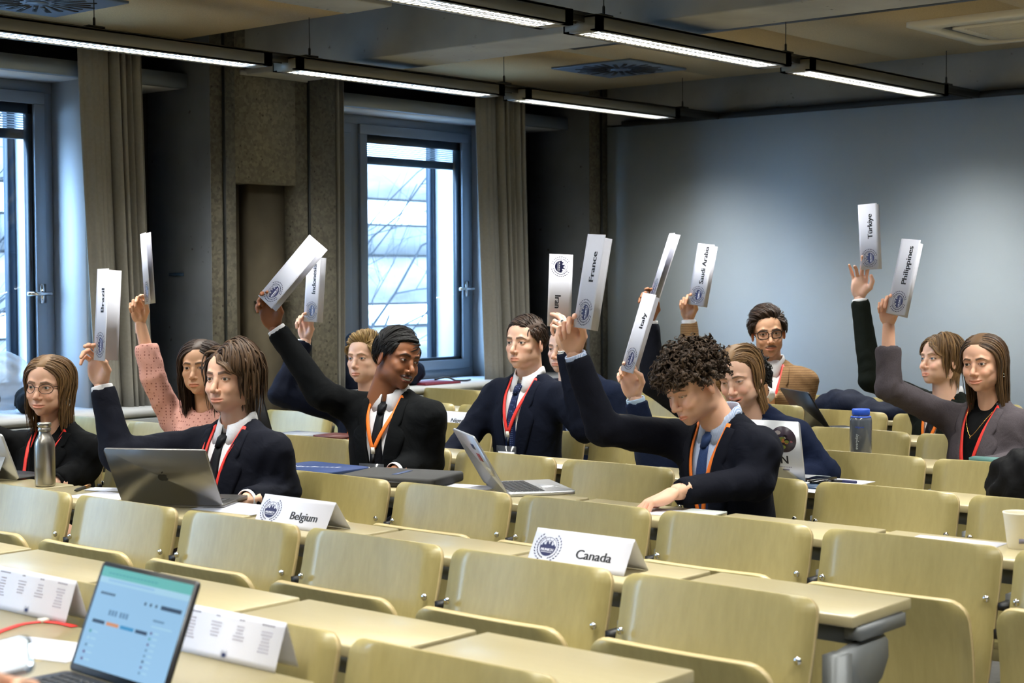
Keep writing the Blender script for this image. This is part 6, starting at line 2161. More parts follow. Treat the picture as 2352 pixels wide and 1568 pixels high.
def schedule(o, M):
    rng = random.Random(4)
    heads = Geo(); rows = Geo()
    for cx, wd in ((-0.112, 0.040), (-0.040, 0.012), (0.030, 0.016), (0.105, 0.036)):
        for k in range(9):
            y = 0.036 - k * 0.0068
            if k == 1:
                continue
            if cx in (-0.040, 0.030) and k > 6:
                continue
            w = wd if k == 0 else rng.uniform(.018, .034)
            g = heads if k == 0 else rows
            n = max(1, int(w / 0.006))
            for q in range(n):
                x0 = cx - w / 2 + q * w / n
                g.add(xf(M, [(x0, y, 0.0006), (x0 + w / n * .8, y, 0.0006), (x0 + w / n * .8, y + 0.0028, 0.0006), (x0, y + 0.0028, 0.0006)]), [(0, 1, 2, 3)])
    heads = heads.build('heading_print', M_GREYINK, o); heads['kind'] = 'stuff'
    r = rows.build('row_print', M_SCHED, o); r['kind'] = 'stuff'
    g = Geo(); emblem(g, M @ np.array(Matrix.Translation((0.0, -0.037, 0))), 0.0095, 0); e = g.build('emblem', M_NAVYINK, o); e['kind'] = 'stuff'


for (pl, pr, lab) in (((5, 1290), (176, 1328), 'white folded card printed with a schedule, standing at the bottom left corner'),
                      ((452, 1374), (658, 1415), 'white folded card printed with a schedule, right of the nearest laptop')):
    a, b = on_y(pl[0], pl[1], 1.962), on_y(pr[0], pr[1], 1.962)
    d = nrm((b - a) * np.array([1, 1, 0])); z = FZ + 0.088
    if pl[0] < 100:
        a = b - d * 0.297
    else:
        b = b; a = b - d * 0.297
    a[2] = b[2] = z
    tent('', lab, a, b, 0, 0.030, 0.028, z0=FZ, printed=False, back=schedule)

# ---------------------------------------------------------------- laptops
M_ALUG = mat('space_grey_aluminium', lin(128, 126, 124), 0.32, metal=0.85)
M_ALUS = mat('silver_aluminium', lin(206, 208, 212), 0.35, metal=0.7)
M_KEYS = mat('dark_keys', lin(36, 37, 40), 0.5)
M_SCREENOFF = mat('dark_screen', lin(10, 11, 14), 0.12)


def laptop(label, HL, HR, top_l, lid_len, base_len, m, base_side, cat='laptop', th=0.006, rz=0.018):
    """HL, HR: hinge ends; top_l: point the upper left lid corner heads for; base_side: horizontal vector of the base"""
    HL, HR = np.asarray(HL, float), np.asarray(HR, float)
    c = (HL + HR) / 2; w = np.linalg.norm(HR - HL); x = nrm(HR - HL)
    t = thing('laptop', tuple(c - np.array([0, 0, 0.012])), label, cat)
    o = c - np.array([0, 0, 0.012])
    up = nrm(np.asarray(top_l) - HL); up = nrm(up - x * np.dot(up, x))
    nz = np.cross(x, up)
    Ml = frame(c - o + up * lid_len / 2, x, up, nz)
    r = rrect(w, lid_len, 0.010, 4)
    lid = Geo().prism(xf(Ml, [(a, b, -th / 2) for a, b in r]), xf(Ml, [(0, 0, th / 2)])[0] - xf(Ml, [(0, 0, -th / 2)])[0]).build('lid', m, t)
    y = nrm(base_side - x * np.dot(base_side, x)); zz = np.cross(x, y)
    if zz[2] < 0:
        zz = -zz
    Mb = frame(c - o + y * (base_len / 2 + 0.004) - np.array([0, 0, 0.005]), x, y, zz)
    r = rrect(w, base_len, 0.012, 4)
    base = Geo().prism(xf(Mb, [(a, b, -0.006) for a, b in r]), (0, 0, 0.012)).build('base', m, t)
    kb = Geo()
    for i in range(6):
        for j in range(14):
            x0 = -w * .43 + j * w * .86 / 14; y0 = -base_len * .42 + i * base_len * .5 / 6
            kb.box(x0, x0 + w * .86 / 14 * .84, y0, y0 + base_len * .5 / 6 * .82, 0.006, 0.0075, M=Mb)
    k = kb.build('keyboard', M_KEYS, base); k['kind'] = 'stuff'
    kw = Geo().box(-w * .17, w * .17, base_len * .14, base_len * .42, 0.006, 0.0063, M=Mb).build('trackpad', M_ALUS, base)
    return t, Ml, Mb, lid, base, w


def on_sphere(px, py, c, R, near=True):
    d = nrm(ray(px, py)); oc = EYE - np.asarray(c); b = np.dot(oc, d); q = b * b - (np.dot(oc, oc) - R * R)
    s = math.sqrt(q) if q > 0 else 0
    return EYE + d * (-b - s if near else -b + s)


z = DESKZ + 0.012
HL, HR = np.array([-4.141, 2.989, z]), np.array([-3.859, 3.151, z])
mid = (HL + HR) / 2
t, Ml, Mb, lid, base, w = laptop('dark silver laptop with a black apple emblem, open before the curtain-haired man', HL, HR, on_sphere(288, 1036, HL, 0.227, True), 0.227, 0.225, M_ALUG, np.array([-0.5, 0.86, 0]))
ap = []
for k in range(40):
    a = 2 * PI * k / 40
    r = 1 + 0.10 * math.cos(2 * a) - 0.17 * max(0, math.cos((a - PI / 2) * 1.0)) ** 14 - 0.12 * max(0, math.cos(a + PI / 2)) ** 10
    bx, by = 0.92 * r * math.cos(a), r * math.sin(a)
    dd = math.hypot(bx - 1.18, by - 0.16)
    if dd < 0.46:
        bx, by = 1.18 + (bx - 1.18) * 0.46 / dd, 0.16 + (by - 0.16) * 0.46 / dd
    ap.append((bx * 0.0165, by * 0.0165))
sg = 1 if np.dot(Ml[:3, 2], EYE - mid) > 0 else -1
leaf = [(0.002 + 0.0055 * u * math.cos(0.9) - 0.0025 * v * math.sin(0.9), 0.0215 + 0.0055 * u * math.sin(0.9) + 0.0025 * v * math.cos(0.9)) for u, v in [(math.cos(q), math.sin(q) * abs(math.sin(q))) for q in np.linspace(0, 2 * PI, 14)[:-1]]]
Geo().add(xf(Ml, [(a, b - 0.0, sg * 0.0035) for a, b in ap]), [tuple(range(len(ap)))]).add(xf(Ml, [(a, b, sg * 0.0035) for a, b in leaf]), [tuple(range(len(leaf)))]).build('apple_emblem', M_BLACK, lid)

A, B = np.array([-3.603, 4.068, z]), np.array([-3.349, 3.891, z])
t, Ml, Mb, lid, base, w = laptop('open white laptop seen from the side of its lid, behind the third row', A, B, np.array([-3.665, 3.98, 0.972]), 0.214, 0.225, M_ALUS, np.array([0.571, 0.82, 0]))
sg = 1 if np.dot(Ml[:3, 2], EYE - B) > 0 else -1
for k, (a, b, cw, ch, cc) in enumerate(((0.06, 0.02, 0.05, 0.03, lin(160, 60, 70)), (0.10, -0.03, 0.06, 0.03, lin(220, 210, 180)), (0.05, 0.06, 0.04, 0.02, lin(60, 70, 110)))):
    Geo().box(a - cw / 2, a + cw / 2, b - ch / 2, b + ch / 2, sg * 0.0031, sg * 0.0036, M=Ml).build('sticker', mat('sticker', cc, 0.4), lid)

HR = on_z(1850, 1110, z); HL = HR + nrm((-1, -0.12, 0)) * 0.315
t, Ml, Mb, lid, base, w = laptop('silver laptop lid with a round dark sticker and the letters ESN', HL, HR, HL + np.array([0.0, -0.05, 0.21]), 0.215, 0.22, M_ALUS, np.array([0, 1.0, 0]))
sg = 1 if np.dot(Ml[:3, 2], EYE - HR) > 0 else -1
if sg < 0:
    Ml = Ml @ np.diag([-1, 1, -1, 1.0])
xe = 0.095 if np.dot(Ml[:3, 0], HR - HL) > 0 else -0.095
st = Geo().prism(xf(Ml, [(xe + 0.046 * math.cos(a), 0.045 + 0.046 * math.sin(a), 0.0031) for a in np.linspace(0, 2 * PI, 33)[:-1]]), Ml[:3, 2] * 0.0004).build('sticker', mat('sticker_dark', lin(52, 40, 52), 0.35), lid)
rr = random.Random(2)
for k in range(16):
    a, q = rr.uniform(0, 2 * PI), rr.uniform(0.0, 0.030)
    cx, cy, s_ = xe + q * math.cos(a), 0.045 + q * math.sin(a), rr.uniform(.005, .011)
    Geo().add(xf(Ml, [(cx + s_ * math.cos(b), cy + s_ * .7 * math.sin(b), 0.0037 + k * 0.00002) for b in np.linspace(0, 2 * PI, 9)[:-1]]), [tuple(range(8))]).build('sticker_patch', mat('patch', rr.choice([lin(170, 110, 120), lin(200, 190, 190), lin(70, 80, 130), lin(190, 120, 70), lin(120, 130, 60), lin(30, 26, 34)]), 0.4), st)
g = Geo(); put_text(g, 'ESN', 0.040, Ml @ np.array(Matrix.Translation((xe - 0.022, -0.028, 0.0035))), 0, bold=0.0012)
g.build('lettering', M_INK, lid)
g = Geo()
for k in range(12):
    g.box(xe - 0.05 + k * 0.006, xe - 0.0455 + k * 0.006, -0.0535, -0.051, 0.0032, 0.0035, M=Ml)
g.box(xe - 0.012, xe + 0.012, -0.064, -0.059, 0.0032, 0.0035, M=Ml)
g.build('small_print', M_GREYINK, lid)['kind'] = 'stuff'

# black laptop lid at the back, before the man in tan
HL, HR = np.array([-3.794, 6.504, z]), np.array([-3.537, 6.314, z])
laptop('black laptop lid standing open in front of the man in tan', HL, HR, np.array([-3.862, 6.412, 0.967]), 0.214, 0.20, mat('black_lid', lin(22, 23, 26), 0.4), np.array([0.59, 0.8, 0]))
# black lid edge behind the curtain-haired man's shoulder
HL, HR = on_z(560, 1010, z), on_z(632, 1018, z)
d = nrm(HR - HL); HL = HR - d * 0.30
laptop('black laptop with a pale lid edge behind the curtain-haired man', HL, HR, HL + np.array([-0.02, -0.06, 0.20]), 0.215, 0.22, mat('black_lid', lin(22, 23, 26), 0.4), np.array([0, 1.0, 0]))

# the near laptop with its lit screen
zf = FZ + 0.014
HL, HR = np.array([-2.486, 1.675, zf]), np.array([-2.187, 1.657, zf])
t, Ml, Mb, lid, base, w = laptop('open laptop with a lit pale blue screen at the bottom left', HL, HR, np.array([-2.482, 1.75, 0.958]), 0.203, 0.205, mat('dark_grey_laptop', lin(70, 70, 74), 0.4, metal=0.6), np.array([0.0, -1.0, 0]))
sg = 1 if np.dot(Ml[:3, 2], EYE - HL) > 0 else -1
if np.dot(Ml[:3, 2], EYE - HL) < 0:
    Ml = Ml @ np.diag([-1, 1, -1, 1.0])
bz = Geo().prism(xf(Ml, [(a, b, 0.0031) for a, b in rrect(w - 0.002, 0.201, 0.009, 4)]), Ml[:3, 2] * 0.0006).build('bezel', M_BLACK, lid)


def scr(name, col, st=1.0):
    return mat(name, (0, 0, 0, 1), 0.3, emit=col, estr=st)


SW, SH = w - 0.018, 0.180
mats = [scr('screen_blue', lin(142, 184, 216)), scr('screen_teal', lin(96, 176, 166)), scr('screen_dark', lin(24, 40, 60)), scr('screen_orange', lin(204, 132, 66)),
        scr('screen_cyan', lin(34, 130, 180)), scr('screen_grey', lin(92, 128, 160)), scr('screen_purple', lin(90, 70, 120)), scr('screen_green', lin(70, 150, 150)), scr('screen_pale', lin(160, 200, 220))]
g = Geo()


def q(u0, v0, u1, v1, mi, lv=1):
    x0, x1 = -SW / 2 + SW * u0, -SW / 2 + SW * u1; y0, y1 = SH / 2 - SH * v0 + 0.003, SH / 2 - SH * v1 + 0.003
    g.add(xf(Ml, [(x0, y1, 0.0040 + lv * 0.0001), (x1, y1, 0.0040 + lv * 0.0001), (x1, y0, 0.0040 + lv * 0.0001), (x0, y0, 0.0040 + lv * 0.0001)]), [(0, 1, 2, 3)], mi)


q(0, 0, 1, 1, 0, 0); q(0, 0, 1, 0.10, 1); q(0, 0.10, 1, 0.16, 8)
for k in range(14):
    q(0.08 + k * 0.04, 0.05, 0.11 + k * 0.04, 0.065, 7, 2)
q(0.10, 0.115, 0.62, 0.14, 0, 2)
for k in range(7):
    q(0.06 + k * 0.024, 0.25, 0.078 + k * 0.024, 0.275, 2)
for u in (0.56, 0.62, 0.68):
    q(u, 0.26, u + 0.02, 0.29, 2)
q(0.74, 0.255, 0.96, 0.295, 2)
for k, u in enumerate((0.21, 0.245, 0.28, 0.335, 0.37, 0.405)):
    q(u, 0.41, u + 0.026, 0.465, 5)
q(0.06, 0.53, 0.20, 0.565, 2); q(0.22, 0.53, 0.36, 0.565, 3); q(0.38, 0.53, 0.53, 0.565, 4); q(0.55, 0.53, 0.68, 0.565, 2)
for k in range(5):
    v = 0.64 + k * 0.07
    q(0.06, v, 0.085, v + 0.028, (7, 8, 5, 6, 6)[k]); q(0.10, v + .005, 0.16, v + 0.02, 8)
q(0.70, 0.40, 0.82, 0.42, 5); q(0.70, 0.46, 0.92, 0.475, 8)
for k in range(8):
    v = 0.52 + k * 0.055
    q(0.71, v, 0.73, v + 0.024, (6, 7, 6, 5, 5, 2, 6, 5)[k]); q(0.75, v, 0.80, v + 0.016, 8)
g.build('screen', mats, lid)

# ---------------------------------------------------------------- bottles, cup, papers, cases
p = on_z(104, 1116, DESKZ)
t = thing('steel_bottle', tuple(p), 'brushed steel drinking bottle on the worktop at left', 'bottle')
M_STL = mat('brushed_steel', lin(176, 172, 164), 0.30, metal=1.0, noise=0.05, scale=40, stretch=(1, 1, 0.02))
Geo().lathe([(0.030, 0), (0.0335, 0.003), (0.0345, 0.010), (0.0345, 0.140), (0.033, 0.152), (0.026, 0.168), (0.0205, 0.178), (0.0195, 0.186), (0.0195, 0.190)], 40).build('body', M_STL, t, smooth=True)
Geo().lathe([(0.021, 0.188), (0.0225, 0.190), (0.0225, 0.197), (0.0205, 0.199), (0.0205, 0.203), (0.0235, 0.205), (0.0235, 0.214), (0.022, 0.217), (0.006, 0.218)], 40).build('cap', M_STL, t, smooth=True)

p = on_z(1977, 1055, DESKZ)
t = thing('water_bottle', tuple(p), 'grey translucent water bottle with a blue lid at right', 'bottle')
M_NAL, nt_, b_ = new_mat('smoky_plastic')
b_.inputs['Base Color'].default_value = lin(96, 102, 112); b_.inputs['Roughness'].default_value = 0.12; b_.inputs['Transmission Weight'].default_value = 0.25; b_.inputs['Coat Weight'].default_value = 0.6
M_BLID = mat('blue_lid', lin(36, 84, 196), 0.4)
Geo().lathe([(0.038, 0), (0.042, 0.004), (0.042, 0.150), (0.040, 0.160), (0.034, 0.166), (0.032, 0.170), (0.032, 0.178)], 40).build('body', M_NAL, t, smooth=True)
ld = Geo().lathe([(0.033, 0.172), (0.034, 0.173), (0.034, 0.192), (0.031, 0.195), (0.004, 0.196)], 36).build('lid', M_BLID, t, smooth=True)
Geo().lathe([(0.0385, 0.162), (0.0395, 0.164), (0.036, 0.168), (0.034, 0.167)], 36).build('lid_ring', M_BLID, t, smooth=True)
fc = facing(p, 8); rx = np.cross((0, 0, 1.0), fc)
for txt, sz, zz_, rot, colr in (('nalgene', 0.0115, 0.128, False, M_BLID), ('everyday', 0.0165, 0.072, True, mat('pale_print', lin(190, 200, 205), 0.5))):
    V, F = text_geo(txt, sz)
    if rot:
        V = np.stack([-V[:, 1], V[:, 0], V[:, 2]], 1) + np.array([-0.010, 0, 0])
    ang = V[:, 0] / 0.0424
    P3 = [fc * 0.0425 * math.cos(a) + rx * 0.0425 * math.sin(a) + np.array([0, 0, zz_ + y]) for a, y in zip(ang, V[:, 1])]
    Geo().add(P3, F).build('lettering', colr, t)

p = on_z(2340, 1258, DESKZ)
t = thing('paper_cup', tuple(p), 'white paper cup on the worktop at the right edge', 'cup')
Geo().lathe([(0.027, 0), (0.028, 0.001), (0.0395, 0.088), (0.0412, 0.090), (0.0412, 0.093), (0.0385, 0.093), (0.0375, 0.088), (0.026, 0.004), (0.001, 0.004)], 36, caps=True).build('wall', mat('cup_paper', lin(232, 226, 206), 0.6), t, smooth=True)
Geo().box(-0.011, 0.011, -0.001, 0.0, -0.006, 0.006, M=np.array(Matrix.Translation(tuple(facing(p, -20) * 0.0315 + np.array([0, 0, 0.022])))) @ frame((0, 0, 0), np.cross((0, 0, 1.0), facing(p, -20)), facing(p, -20), (0, 0, 1.0))).build('printed_mark', M_GREYINK, t)


def sheet(corners, zb, label, name='paper_sheet', m=None, th=0.0012, cat='paper', group=None):
    P = [on_z(x, y, zb) for x, y in corners]
    c = np.mean(P, 0)
    o = Geo().prism([q_ - c for q_ in P], (0, 0, th)).build(name, m or M_PAPER, loc=tuple(c))
    return tag(o, label, cat, group)


def sheet_w(c, ang, l, w_, zb, label, name='paper_sheet', m=None, th=0.0012, cat='paper'):
    a = math.radians(ang); u = np.array([math.cos(a), math.sin(a), 0]); v = np.array([-u[1], u[0], 0])
    P = [u * l / 2 * sx + v * w_ / 2 * sy for sx, sy in ((-1, -1), (1, -1), (1, 1), (-1, 1))]
    o = Geo().prism(P, (0, 0, th)).build(name, m or M_PAPER, loc=(c[0], c[1], zb))
    return tag(o, label, cat)


c = on_z(555, 1168, DESKZ); sheet_w(c, 6, 0.25, 0.18, DESKZ + 0.0003, 'white paper sheet between the silver laptop and the Belgium tent')
c = on_z(240, 1140, DESKZ); sheet_w(c, 4, 0.21, 0.16, DESKZ + 0.0003, 'white paper sheet under the leaflet, left of the silver laptop')
c = on_z(252, 1126, DESKZ); sheet_w(c, 24, 0.15, 0.07, DESKZ + 0.0018, 'folded pale leaflet left of the silver laptop', 'leaflet', mat('leaflet_paper', lin(214, 220, 236), 0.5), 0.003, 'leaflet')
c = on_z(1515, 1176, DESKZ); sheet_w(c, 10, 0.16, 0.12, DESKZ + 0.0003, 'white paper under the curly-haired man\'s hand')
c = on_z(1610, 1180, DESKZ); sheet_w(c, 4, 0.12, 0.10, DESKZ + 0.0003, 'small pale booklet before the curly-haired man', 'booklet', mat('booklet_cover', lin(190, 194, 190), 0.5), 0.006, 'booklet')
c = on_z(1935, 1106, DESKZ); sheet_w(c, 0, 0.18, 0.13, DESKZ + 0.0003, 'white paper sheet with a pen on it, right of the silver lid')
c = on_z(1868, 1126, DESKZ); sheet_w(c, 0, 0.15, 0.11, DESKZ + 0.0003, 'white paper sheet under the dark blue booklet')
c = on_z(1878, 1118, DESKZ); sheet_w(c, 2, 0.10, 0.14, DESKZ + 0.002, 'dark blue booklet beside the silver lid with letters', 'booklet', mat('blue_cover', lin(30, 56, 84), 0.4), 0.006, 'booklet')
c = on_z(1880, 1110, DESKZ); sheet_w(c, 8, 0.075, 0.15, DESKZ + 0.0085, 'black phone lying on the dark blue booklet', 'phone', M_SCREENOFF, 0.008, 'phone')
c = on_z(2190, 1246, DESKZ); sheet_w(c, 3, 0.24, 0.13, DESKZ + 0.0003, 'white paper sheet on the worktop left of the cup')
c = on_z(690, 1001, DESKZ); sheet_w(c, 5, 0.20, 0.18, DESKZ + 0.0003, 'grey booklets stacked before the blond man', 'booklet', mat('grey_cover', lin(150, 156, 166), 0.4), 0.012, 'booklet')
c = on_z(775, 1004, DESKZ); sheet_w(c, 5, 0.16, 0.14, DESKZ + 0.0003, 'dark red notebook before the blond man', 'notebook', mat('red_cover', lin(96, 48, 44), 0.5), 0.012, 'notebook')
c = on_z(1075, 1118, DESKZ); sheet_w(c, 12, 0.20, 0.10, DESKZ + 0.0003, 'white paper beside the open white laptop')
c = on_z(2280, 1066, DESKZ); sheet_w(c, 4, 0.16, 0.06, DESKZ + 0.0003, 'teal pencil case before the woman in grey', 'pencil_case', mat('teal_fabric', lin(70, 110, 106), 0.7), 0.024, 'pencil case')
c = on_z(1355, 1068, DESKZ) if False else on_z(1290, 1072, DESKZ); sheet_w(c, 0, 0.14, 0.10, DESKZ + 0.0003, 'white paper in the gap right of the serious man')
# pens
for (p0, p1, zb, lab) in (((172, 1126), (206, 1114), DESKZ + 0.006, 'black and gold pen beside the steel bottle'), ((1908, 1103), (1938, 1105), DESKZ + 0.006, 'dark blue pen lying on paper at right')):
    a, b = on_z(*p0, zb), on_z(*p1, zb); c = (a + b) / 2; d = nrm(b - a)
    t = thing('pen', tuple(c), lab, 'pen')
    Geo().tube([-d * 0.07, -d * 0.055, d * 0.02], [0.002, 0.005, 0.005], 10).build('barrel', M_BLACK, t, smooth=True)
    Geo().tube([d * 0.02, d * 0.068, d * 0.07], [0.0055, 0.0052, 0.003], 10).box(-0.001, 0.001, 0, 0.001, 0, 0.001).build('cap', mat('pen_gold', lin(150, 110, 70), 0.3, metal=0.9) if 'gold' in lab else M_NAVYINK, t, smooth=True)
# silver tablet on a folding stand, far left
z = DESKZ
A, B = on_z(-60, 1092, z + 0.005), on_z(44, 1101, z + 0.005)
d = nrm((B - A)); A = B - d * 0.25
t = thing('tablet', tuple((A + B) / 2), 'silver tablet leaning on its pale folding stand at the far left', 'tablet')
o0 = (A + B) / 2
up = nrm(on_sphere(18, 997, B, 0.185, True) - B); up = nrm(up - d * np.dot(up, d)); nz = np.cross(d, up)
Ml = frame(up * 0.09, d, up, nz)
Geo().prism(xf(Ml, [(a, b, -0.004) for a, b in rrect(0.25, 0.18, 0.012, 4)]), xf(Ml, [(0, 0, 0.004)])[0] - xf(Ml, [(0, 0, -0.004)])[0]).build('screen_back', M_ALUS, t)
fy = np.cross((0, 0, 1.0), d); fy = fy if fy[1] < 0 else -fy
Geo().prism([d * -0.12 + up * 0.09 + fy * 0.004, d * 0.105 + up * 0.09 + fy * 0.004, d * 0.105 + fy * 0.085 + np.array([0, 0, 0.001]), d * -0.12 + fy * 0.085 + np.array([0, 0, 0.001])], fy * 0.003).build('stand_flap', mat('pale_grey_cover', lin(176, 184, 196), 0.6), t)
Geo().box(-0.115, 0.115, -0.16, -0.01, 0.0, 0.005, M=frame((0, 0, 0), d, fy, (0, 0, 1.0))).build('keyboard_cover', M_KEYS, t)
# blue sleeve and dark case before the smiling man
P = [on_z(*q_, DESKZ + 0.03) for q_ in ((705, 1052), (828, 1064), (765, 1086), (632, 1078))]
c = np.mean(P, 0); u = nrm(P[1] - P[0]); v = nrm(np.cross((0, 0, 1.0), u))
t = thing('laptop_sleeve', (c[0], c[1], DESKZ), 'dark blue laptop sleeve with white lettering before the smiling man', 'laptop sleeve', rz=math.atan2(u[1], u[0]))
Geo().prism([(a, b, 0.002) for a, b in rrect(0.30, 0.21, 0.02, 4)], (0, 0, 0.012)).build('computer', M_ALUG, t)
Geo().prism([(a, b, 0.014) for a, b in rrect(0.31, 0.22, 0.022, 4)], (0, 0, 0.014)).build('cover', mat('navy_neoprene', lin(28, 52, 100), 0.7), t, bevel=0.004)
g = Geo(); g.add([(-0.095 + 0.022 * math.cos(a), -0.05 + 0.022 * math.sin(a), 0.0286) for a in np.linspace(0, 2 * PI, 17)[:-1]], [tuple(range(16))])
for k in range(9):
    x0 = -0.065 + k * 0.017; hh = 0.012 if k not in (0, 3, 8) else 0.022
    g.add([(x0, -0.056 + k * .008, 0.0286), (x0 + 0.010, -0.052 + k * .008, 0.0286), (x0 + 0.012, -0.052 + k * .008 + hh, 0.0286), (x0 + 0.002, -0.056 + k * .008 + hh, 0.0286)], [(0, 1, 2, 3)])
g.build('lettering', M_PAPER, t)['kind'] = 'stuff'
c = np.array([-3.87, 3.945, 0]); u = np.array([math.cos(0.30), math.sin(0.30), 0])
t = thing('document_case', (c[0], c[1], DESKZ), 'dark grey zipped document case before the smiling man', 'case', rz=math.atan2(u[1], u[0]))
M_CASE = mat('charcoal_fabric', lin(50, 50, 50), 0.75)
Geo().prism([(a, b, 0.001) for a, b in rrect(0.36, 0.25, 0.02, 4)], (0, 0, 0.034)).build('body', M_CASE, t, bevel=0.008)
Geo().box(-0.17, 0.16, -0.128, -0.122, 0.014, 0.020).build('zip', M_BLACK, t)
Geo().box(-0.01, 0.01, -0.06, 0.06, 0.035, 0.0365).build('blue_mark', mat('blue_mark', lin(58, 74, 110), 0.5), t)

# ---------------------------------------------------------------- coats, bags and folders
def heap(name, label, cat, c, blobs, m, seed=1, amp=0.012, h=0.016, rz=0.0):
    lo = np.min([np.array(b[0]) - np.array(b[1]) for b in blobs], 0) - 0.05; hi = np.max([np.array(b[0]) + np.array(b[1]) for b in blobs], 0) + 0.05
    S = SDF(*grid(lo, hi, h))
    for b in blobs:
        S.ell(b[0], b[1], 0.04)
    V, F = S.mesh(); V = smooth_mesh(V, F, 1)
    V = V + vnormals(V, F) * (amp * fold_noise(V * 0.9 + seed))[:, None]
    V[:, 2] = np.maximum(V[:, 2], 0.0)
    o = Geo().add(V, F).build(name, m, smooth=True, loc=tuple(c), rot=(0, 0, rz))
    return tag(o, label, cat)


M_COAT = cloth(lin(15, 21, 38), 0.7); M_COATK = cloth(lin(9, 9, 11), 0.75)
heap('coat', 'dark blue puffy coat on the sill behind the blond man', 'coat', (-6.98, 6.68, 0.826), [((0, -0.05, 0.10), (0.13, 0.10, 0.16)), ((0, 0.05, 0.20), (0.09, 0.08, 0.14)), ((0.02, 0.16, 0.08), (0.12, 0.12, 0.10))], M_COAT, 2)
heap('coat', 'dark blue coat on the sill behind the smiling man', 'coat', (-6.95, 7.08, 0.826), [((0, 0.0, 0.08), (0.14, 0.16, 0.10)), ((0, -0.06, 0.14), (0.10, 0.08, 0.08))], M_COAT, 5)
p = on_z(1960, 958, DESKZ)
heap('coat', 'navy coat heaped on the worktop before the white wall', 'coat', (p[0], p[1], DESKZ + 0.001), [((-0.05, 0, 0.05), (0.16, 0.09, 0.085)), ((0.14, 0.0, 0.03), (0.14, 0.09, 0.055)), ((-0.16, 0.0, 0.03), (0.10, 0.08, 0.05))], M_COAT, 8)
p = on_z(2352, 1142, DESKZ)
heap('coat', 'black quilted coat heaped at the right edge', 'coat', (p[0], p[1], DESKZ + 0.001), [((0, 0, 0.05), (0.10, 0.09, 0.10)), ((0.12, 0.02, 0.08), (0.14, 0.10, 0.12)), ((0.0, 0.0, 0.02), (0.13, 0.09, 0.05))], M_COATK, 3, amp=0.02)
p = on_z(190, 952, DESKZ)
heap('bag', 'black bag on the sill behind the woman in glasses', 'bag', (-6.93, 4.52, 0.826), [((0, 0, 0.06), (0.10, 0.13, 0.08)), ((0, 0.06, 0.10), (0.07, 0.06, 0.05))], M_COATK, 4)
M_CLEAR, nt_, b_ = new_mat('clear_plastic_film')
b_.inputs['Base Color'].default_value = (0.75, 0.85, 0.95, 1); b_.inputs['Alpha'].default_value = 0.38; b_.inputs['Roughness'].default_value = 0.15
heap('plastic_bag', 'crumpled clear plastic bag on the sill left of the near curtain', 'plastic bag', (-7.10, 4.42, 0.826), [((0, 0, 0.13), (0.07, 0.14, 0.16)), ((0, 0.07, 0.22), (0.05, 0.06, 0.06))], M_CLEAR, 6, amp=0.02)
heap('coat', 'dark coat on the sill left of the woman in glasses', 'coat', (-6.95, 4.12, 0.826), [((0, 0, 0.08), (0.12, 0.18, 0.11))], M_COATK, 9)
o = Geo().prism([(a, b, 0) for a, b in rrect(0.24, 0.32, 0.004, 2)], (0, 0, 0.012)).build('folder', mat('dark_red_folder', lin(120, 30, 48), 0.5), loc=(-6.90, 7.28, 0.826))
tag(o, 'dark red folder lying on the window sill', 'folder')
cb = [(-6.95, 7.38, 0.845), (-6.92, 7.46, 0.86), (-6.88, 7.50, 0.835), (-6.86, 7.58, 0.832), (-6.90, 7.66, 0.832)]
o = Geo().tube(resample(cb, 14), 0.006, 8).build('cable', M_BLACK, smooth=True); tag(o, 'black cable lying on the sill beside the red folder', 'cable')
# charger with its plug pins, left of the curtain-haired man's elbow
p = on_z(222, 1032, 0.72)
t = thing('charger', (XW + 0.05, 4.42, 0.63), 'small black charger with two pins before the grey cabinet', 'charger')
Geo().box(-0.02, 0.06, -0.03, 0.03, 0, 0.06).build('body', M_BLACK, t, bevel=0.006)
for zz_ in (0.02, 0.045):
    Geo().tube([(0.02, -0.03, zz_), (0.02, -0.055, zz_)], 0.004, 8).build('pin', M_CHROME, t)

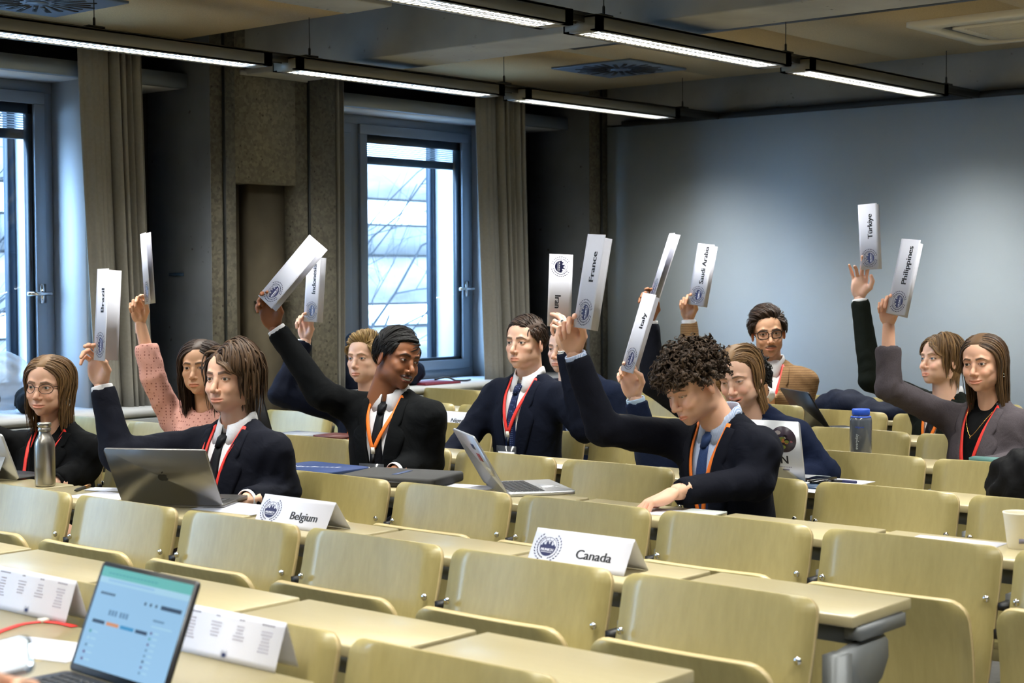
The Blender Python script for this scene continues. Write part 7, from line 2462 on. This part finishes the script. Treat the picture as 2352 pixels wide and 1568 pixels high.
# ---------------------------------------------------------------- on the nearest worktop: sheet, ribbon, phone in a hand
c = on_z(95, 1490, FZ); sheet_w(c, 14, 0.25, 0.14, FZ + 0.0003, 'white paper sheet left of the nearest laptop')
pts = [on_z(x, y, FZ + 0.004) for x, y in ((-60, 1480), (0, 1447), (50, 1430), (100, 1424), (140, 1428), (172, 1436))]
pts = resample(pts, 24); cc = np.mean(pts, 0)
V = []
for i, p_ in enumerate(pts):
    tn = nrm(pts[min(i + 1, 23)] - pts[max(i - 1, 0)]); n_ = np.cross(tn, (0, 0, 1.0))
    for s_ in (-1, 1):
        for dz in (0, 0.0015):
            V.append(p_ - cc + n_ * s_ * 0.0075 + np.array([0, 0, dz - 0.003]))
F = [q_ for i in range(23) for q_ in ((4 * i, 4 * i + 2, 4 * i + 6, 4 * i + 4), (4 * i + 1, 4 * i + 5, 4 * i + 7, 4 * i + 3), (4 * i, 4 * i + 4, 4 * i + 5, 4 * i + 1), (4 * i + 2, 4 * i + 3, 4 * i + 7, 4 * i + 6))]
t = thing('lanyard', tuple(cc), 'red lanyard ribbon curled on the nearest worktop', 'lanyard')
Geo().add(V, F).build('ribbon', mat('red_ribbon', lin(220, 40, 30), 0.5), t)
pm_ = on_z(100, 1424, FZ + 0.004) - cc
Geo().box(pm_[0] - 0.008, pm_[0] + 0.008, pm_[1] - 0.009, pm_[1] + 0.009, -0.004, 0.004).build('clasp', M_WHITEP, t)
pc = at(-62, 1530, 2.0)
t = thing('phone', tuple(pc), 'shiny phone held by a hand at the bottom left corner', 'phone')
ph_u = cam_vec((0.98, 0.16, 0.05), pc); ph_v = nrm(np.cross(cam_vec((-0.1, 0.90, 0.42), pc), ph_u)); ph_n = np.cross(ph_u, ph_v)
Mp = frame((0, 0, 0), ph_u, ph_v, ph_n)
Geo().prism(xf(Mp, [(a, b, -0.004) for a, b in rrect(0.145, 0.072, 0.012, 5)]), ph_n * 0.008).build('body', mat('pale_phone', lin(150, 170, 190), 0.08, metal=0.9), t, bevel=0.002)
Geo().prism(xf(Mp, [(a, b, 0.0041) for a, b in rrect(0.136, 0.064, 0.010, 5)]), ph_n * 0.0004).build('screen', mat('bright_glass', lin(215, 228, 240), 0.05), t)
hp = at(95, 1712, 1.98)
t = thing('person', tuple(hp), 'fingers of a person holding a shiny phone at the bottom left corner', 'person')
V, F = hand_mesh('pinch2', left=True)
fd = cam_vec((-0.42, 0.82, 0.1), hp); pn = cam_vec((-0.5, 0.3, 0.8), hp); pn = nrm(pn - fd * np.dot(pn, fd))
g = Geo(); g.add(xf(frame((0, 0, 0), np.cross(fd, pn), fd, pn), V), F, 0, FAIR)
g.tube([-fd * 0.30 + np.array([0, 0, -0.02]), -fd * 0.03], [0.040, 0.029], 18, col=np.array(FAIR[:3]))
g.build('body', [M_SKIN], t, smooth=True, col=True)
Geo().tube([-fd * 0.42 + np.array([0, 0, -0.03]), -fd * 0.10], [0.055, 0.042], 18).build('sleeve', cloth(lin(40, 40, 46)), t, smooth=True)
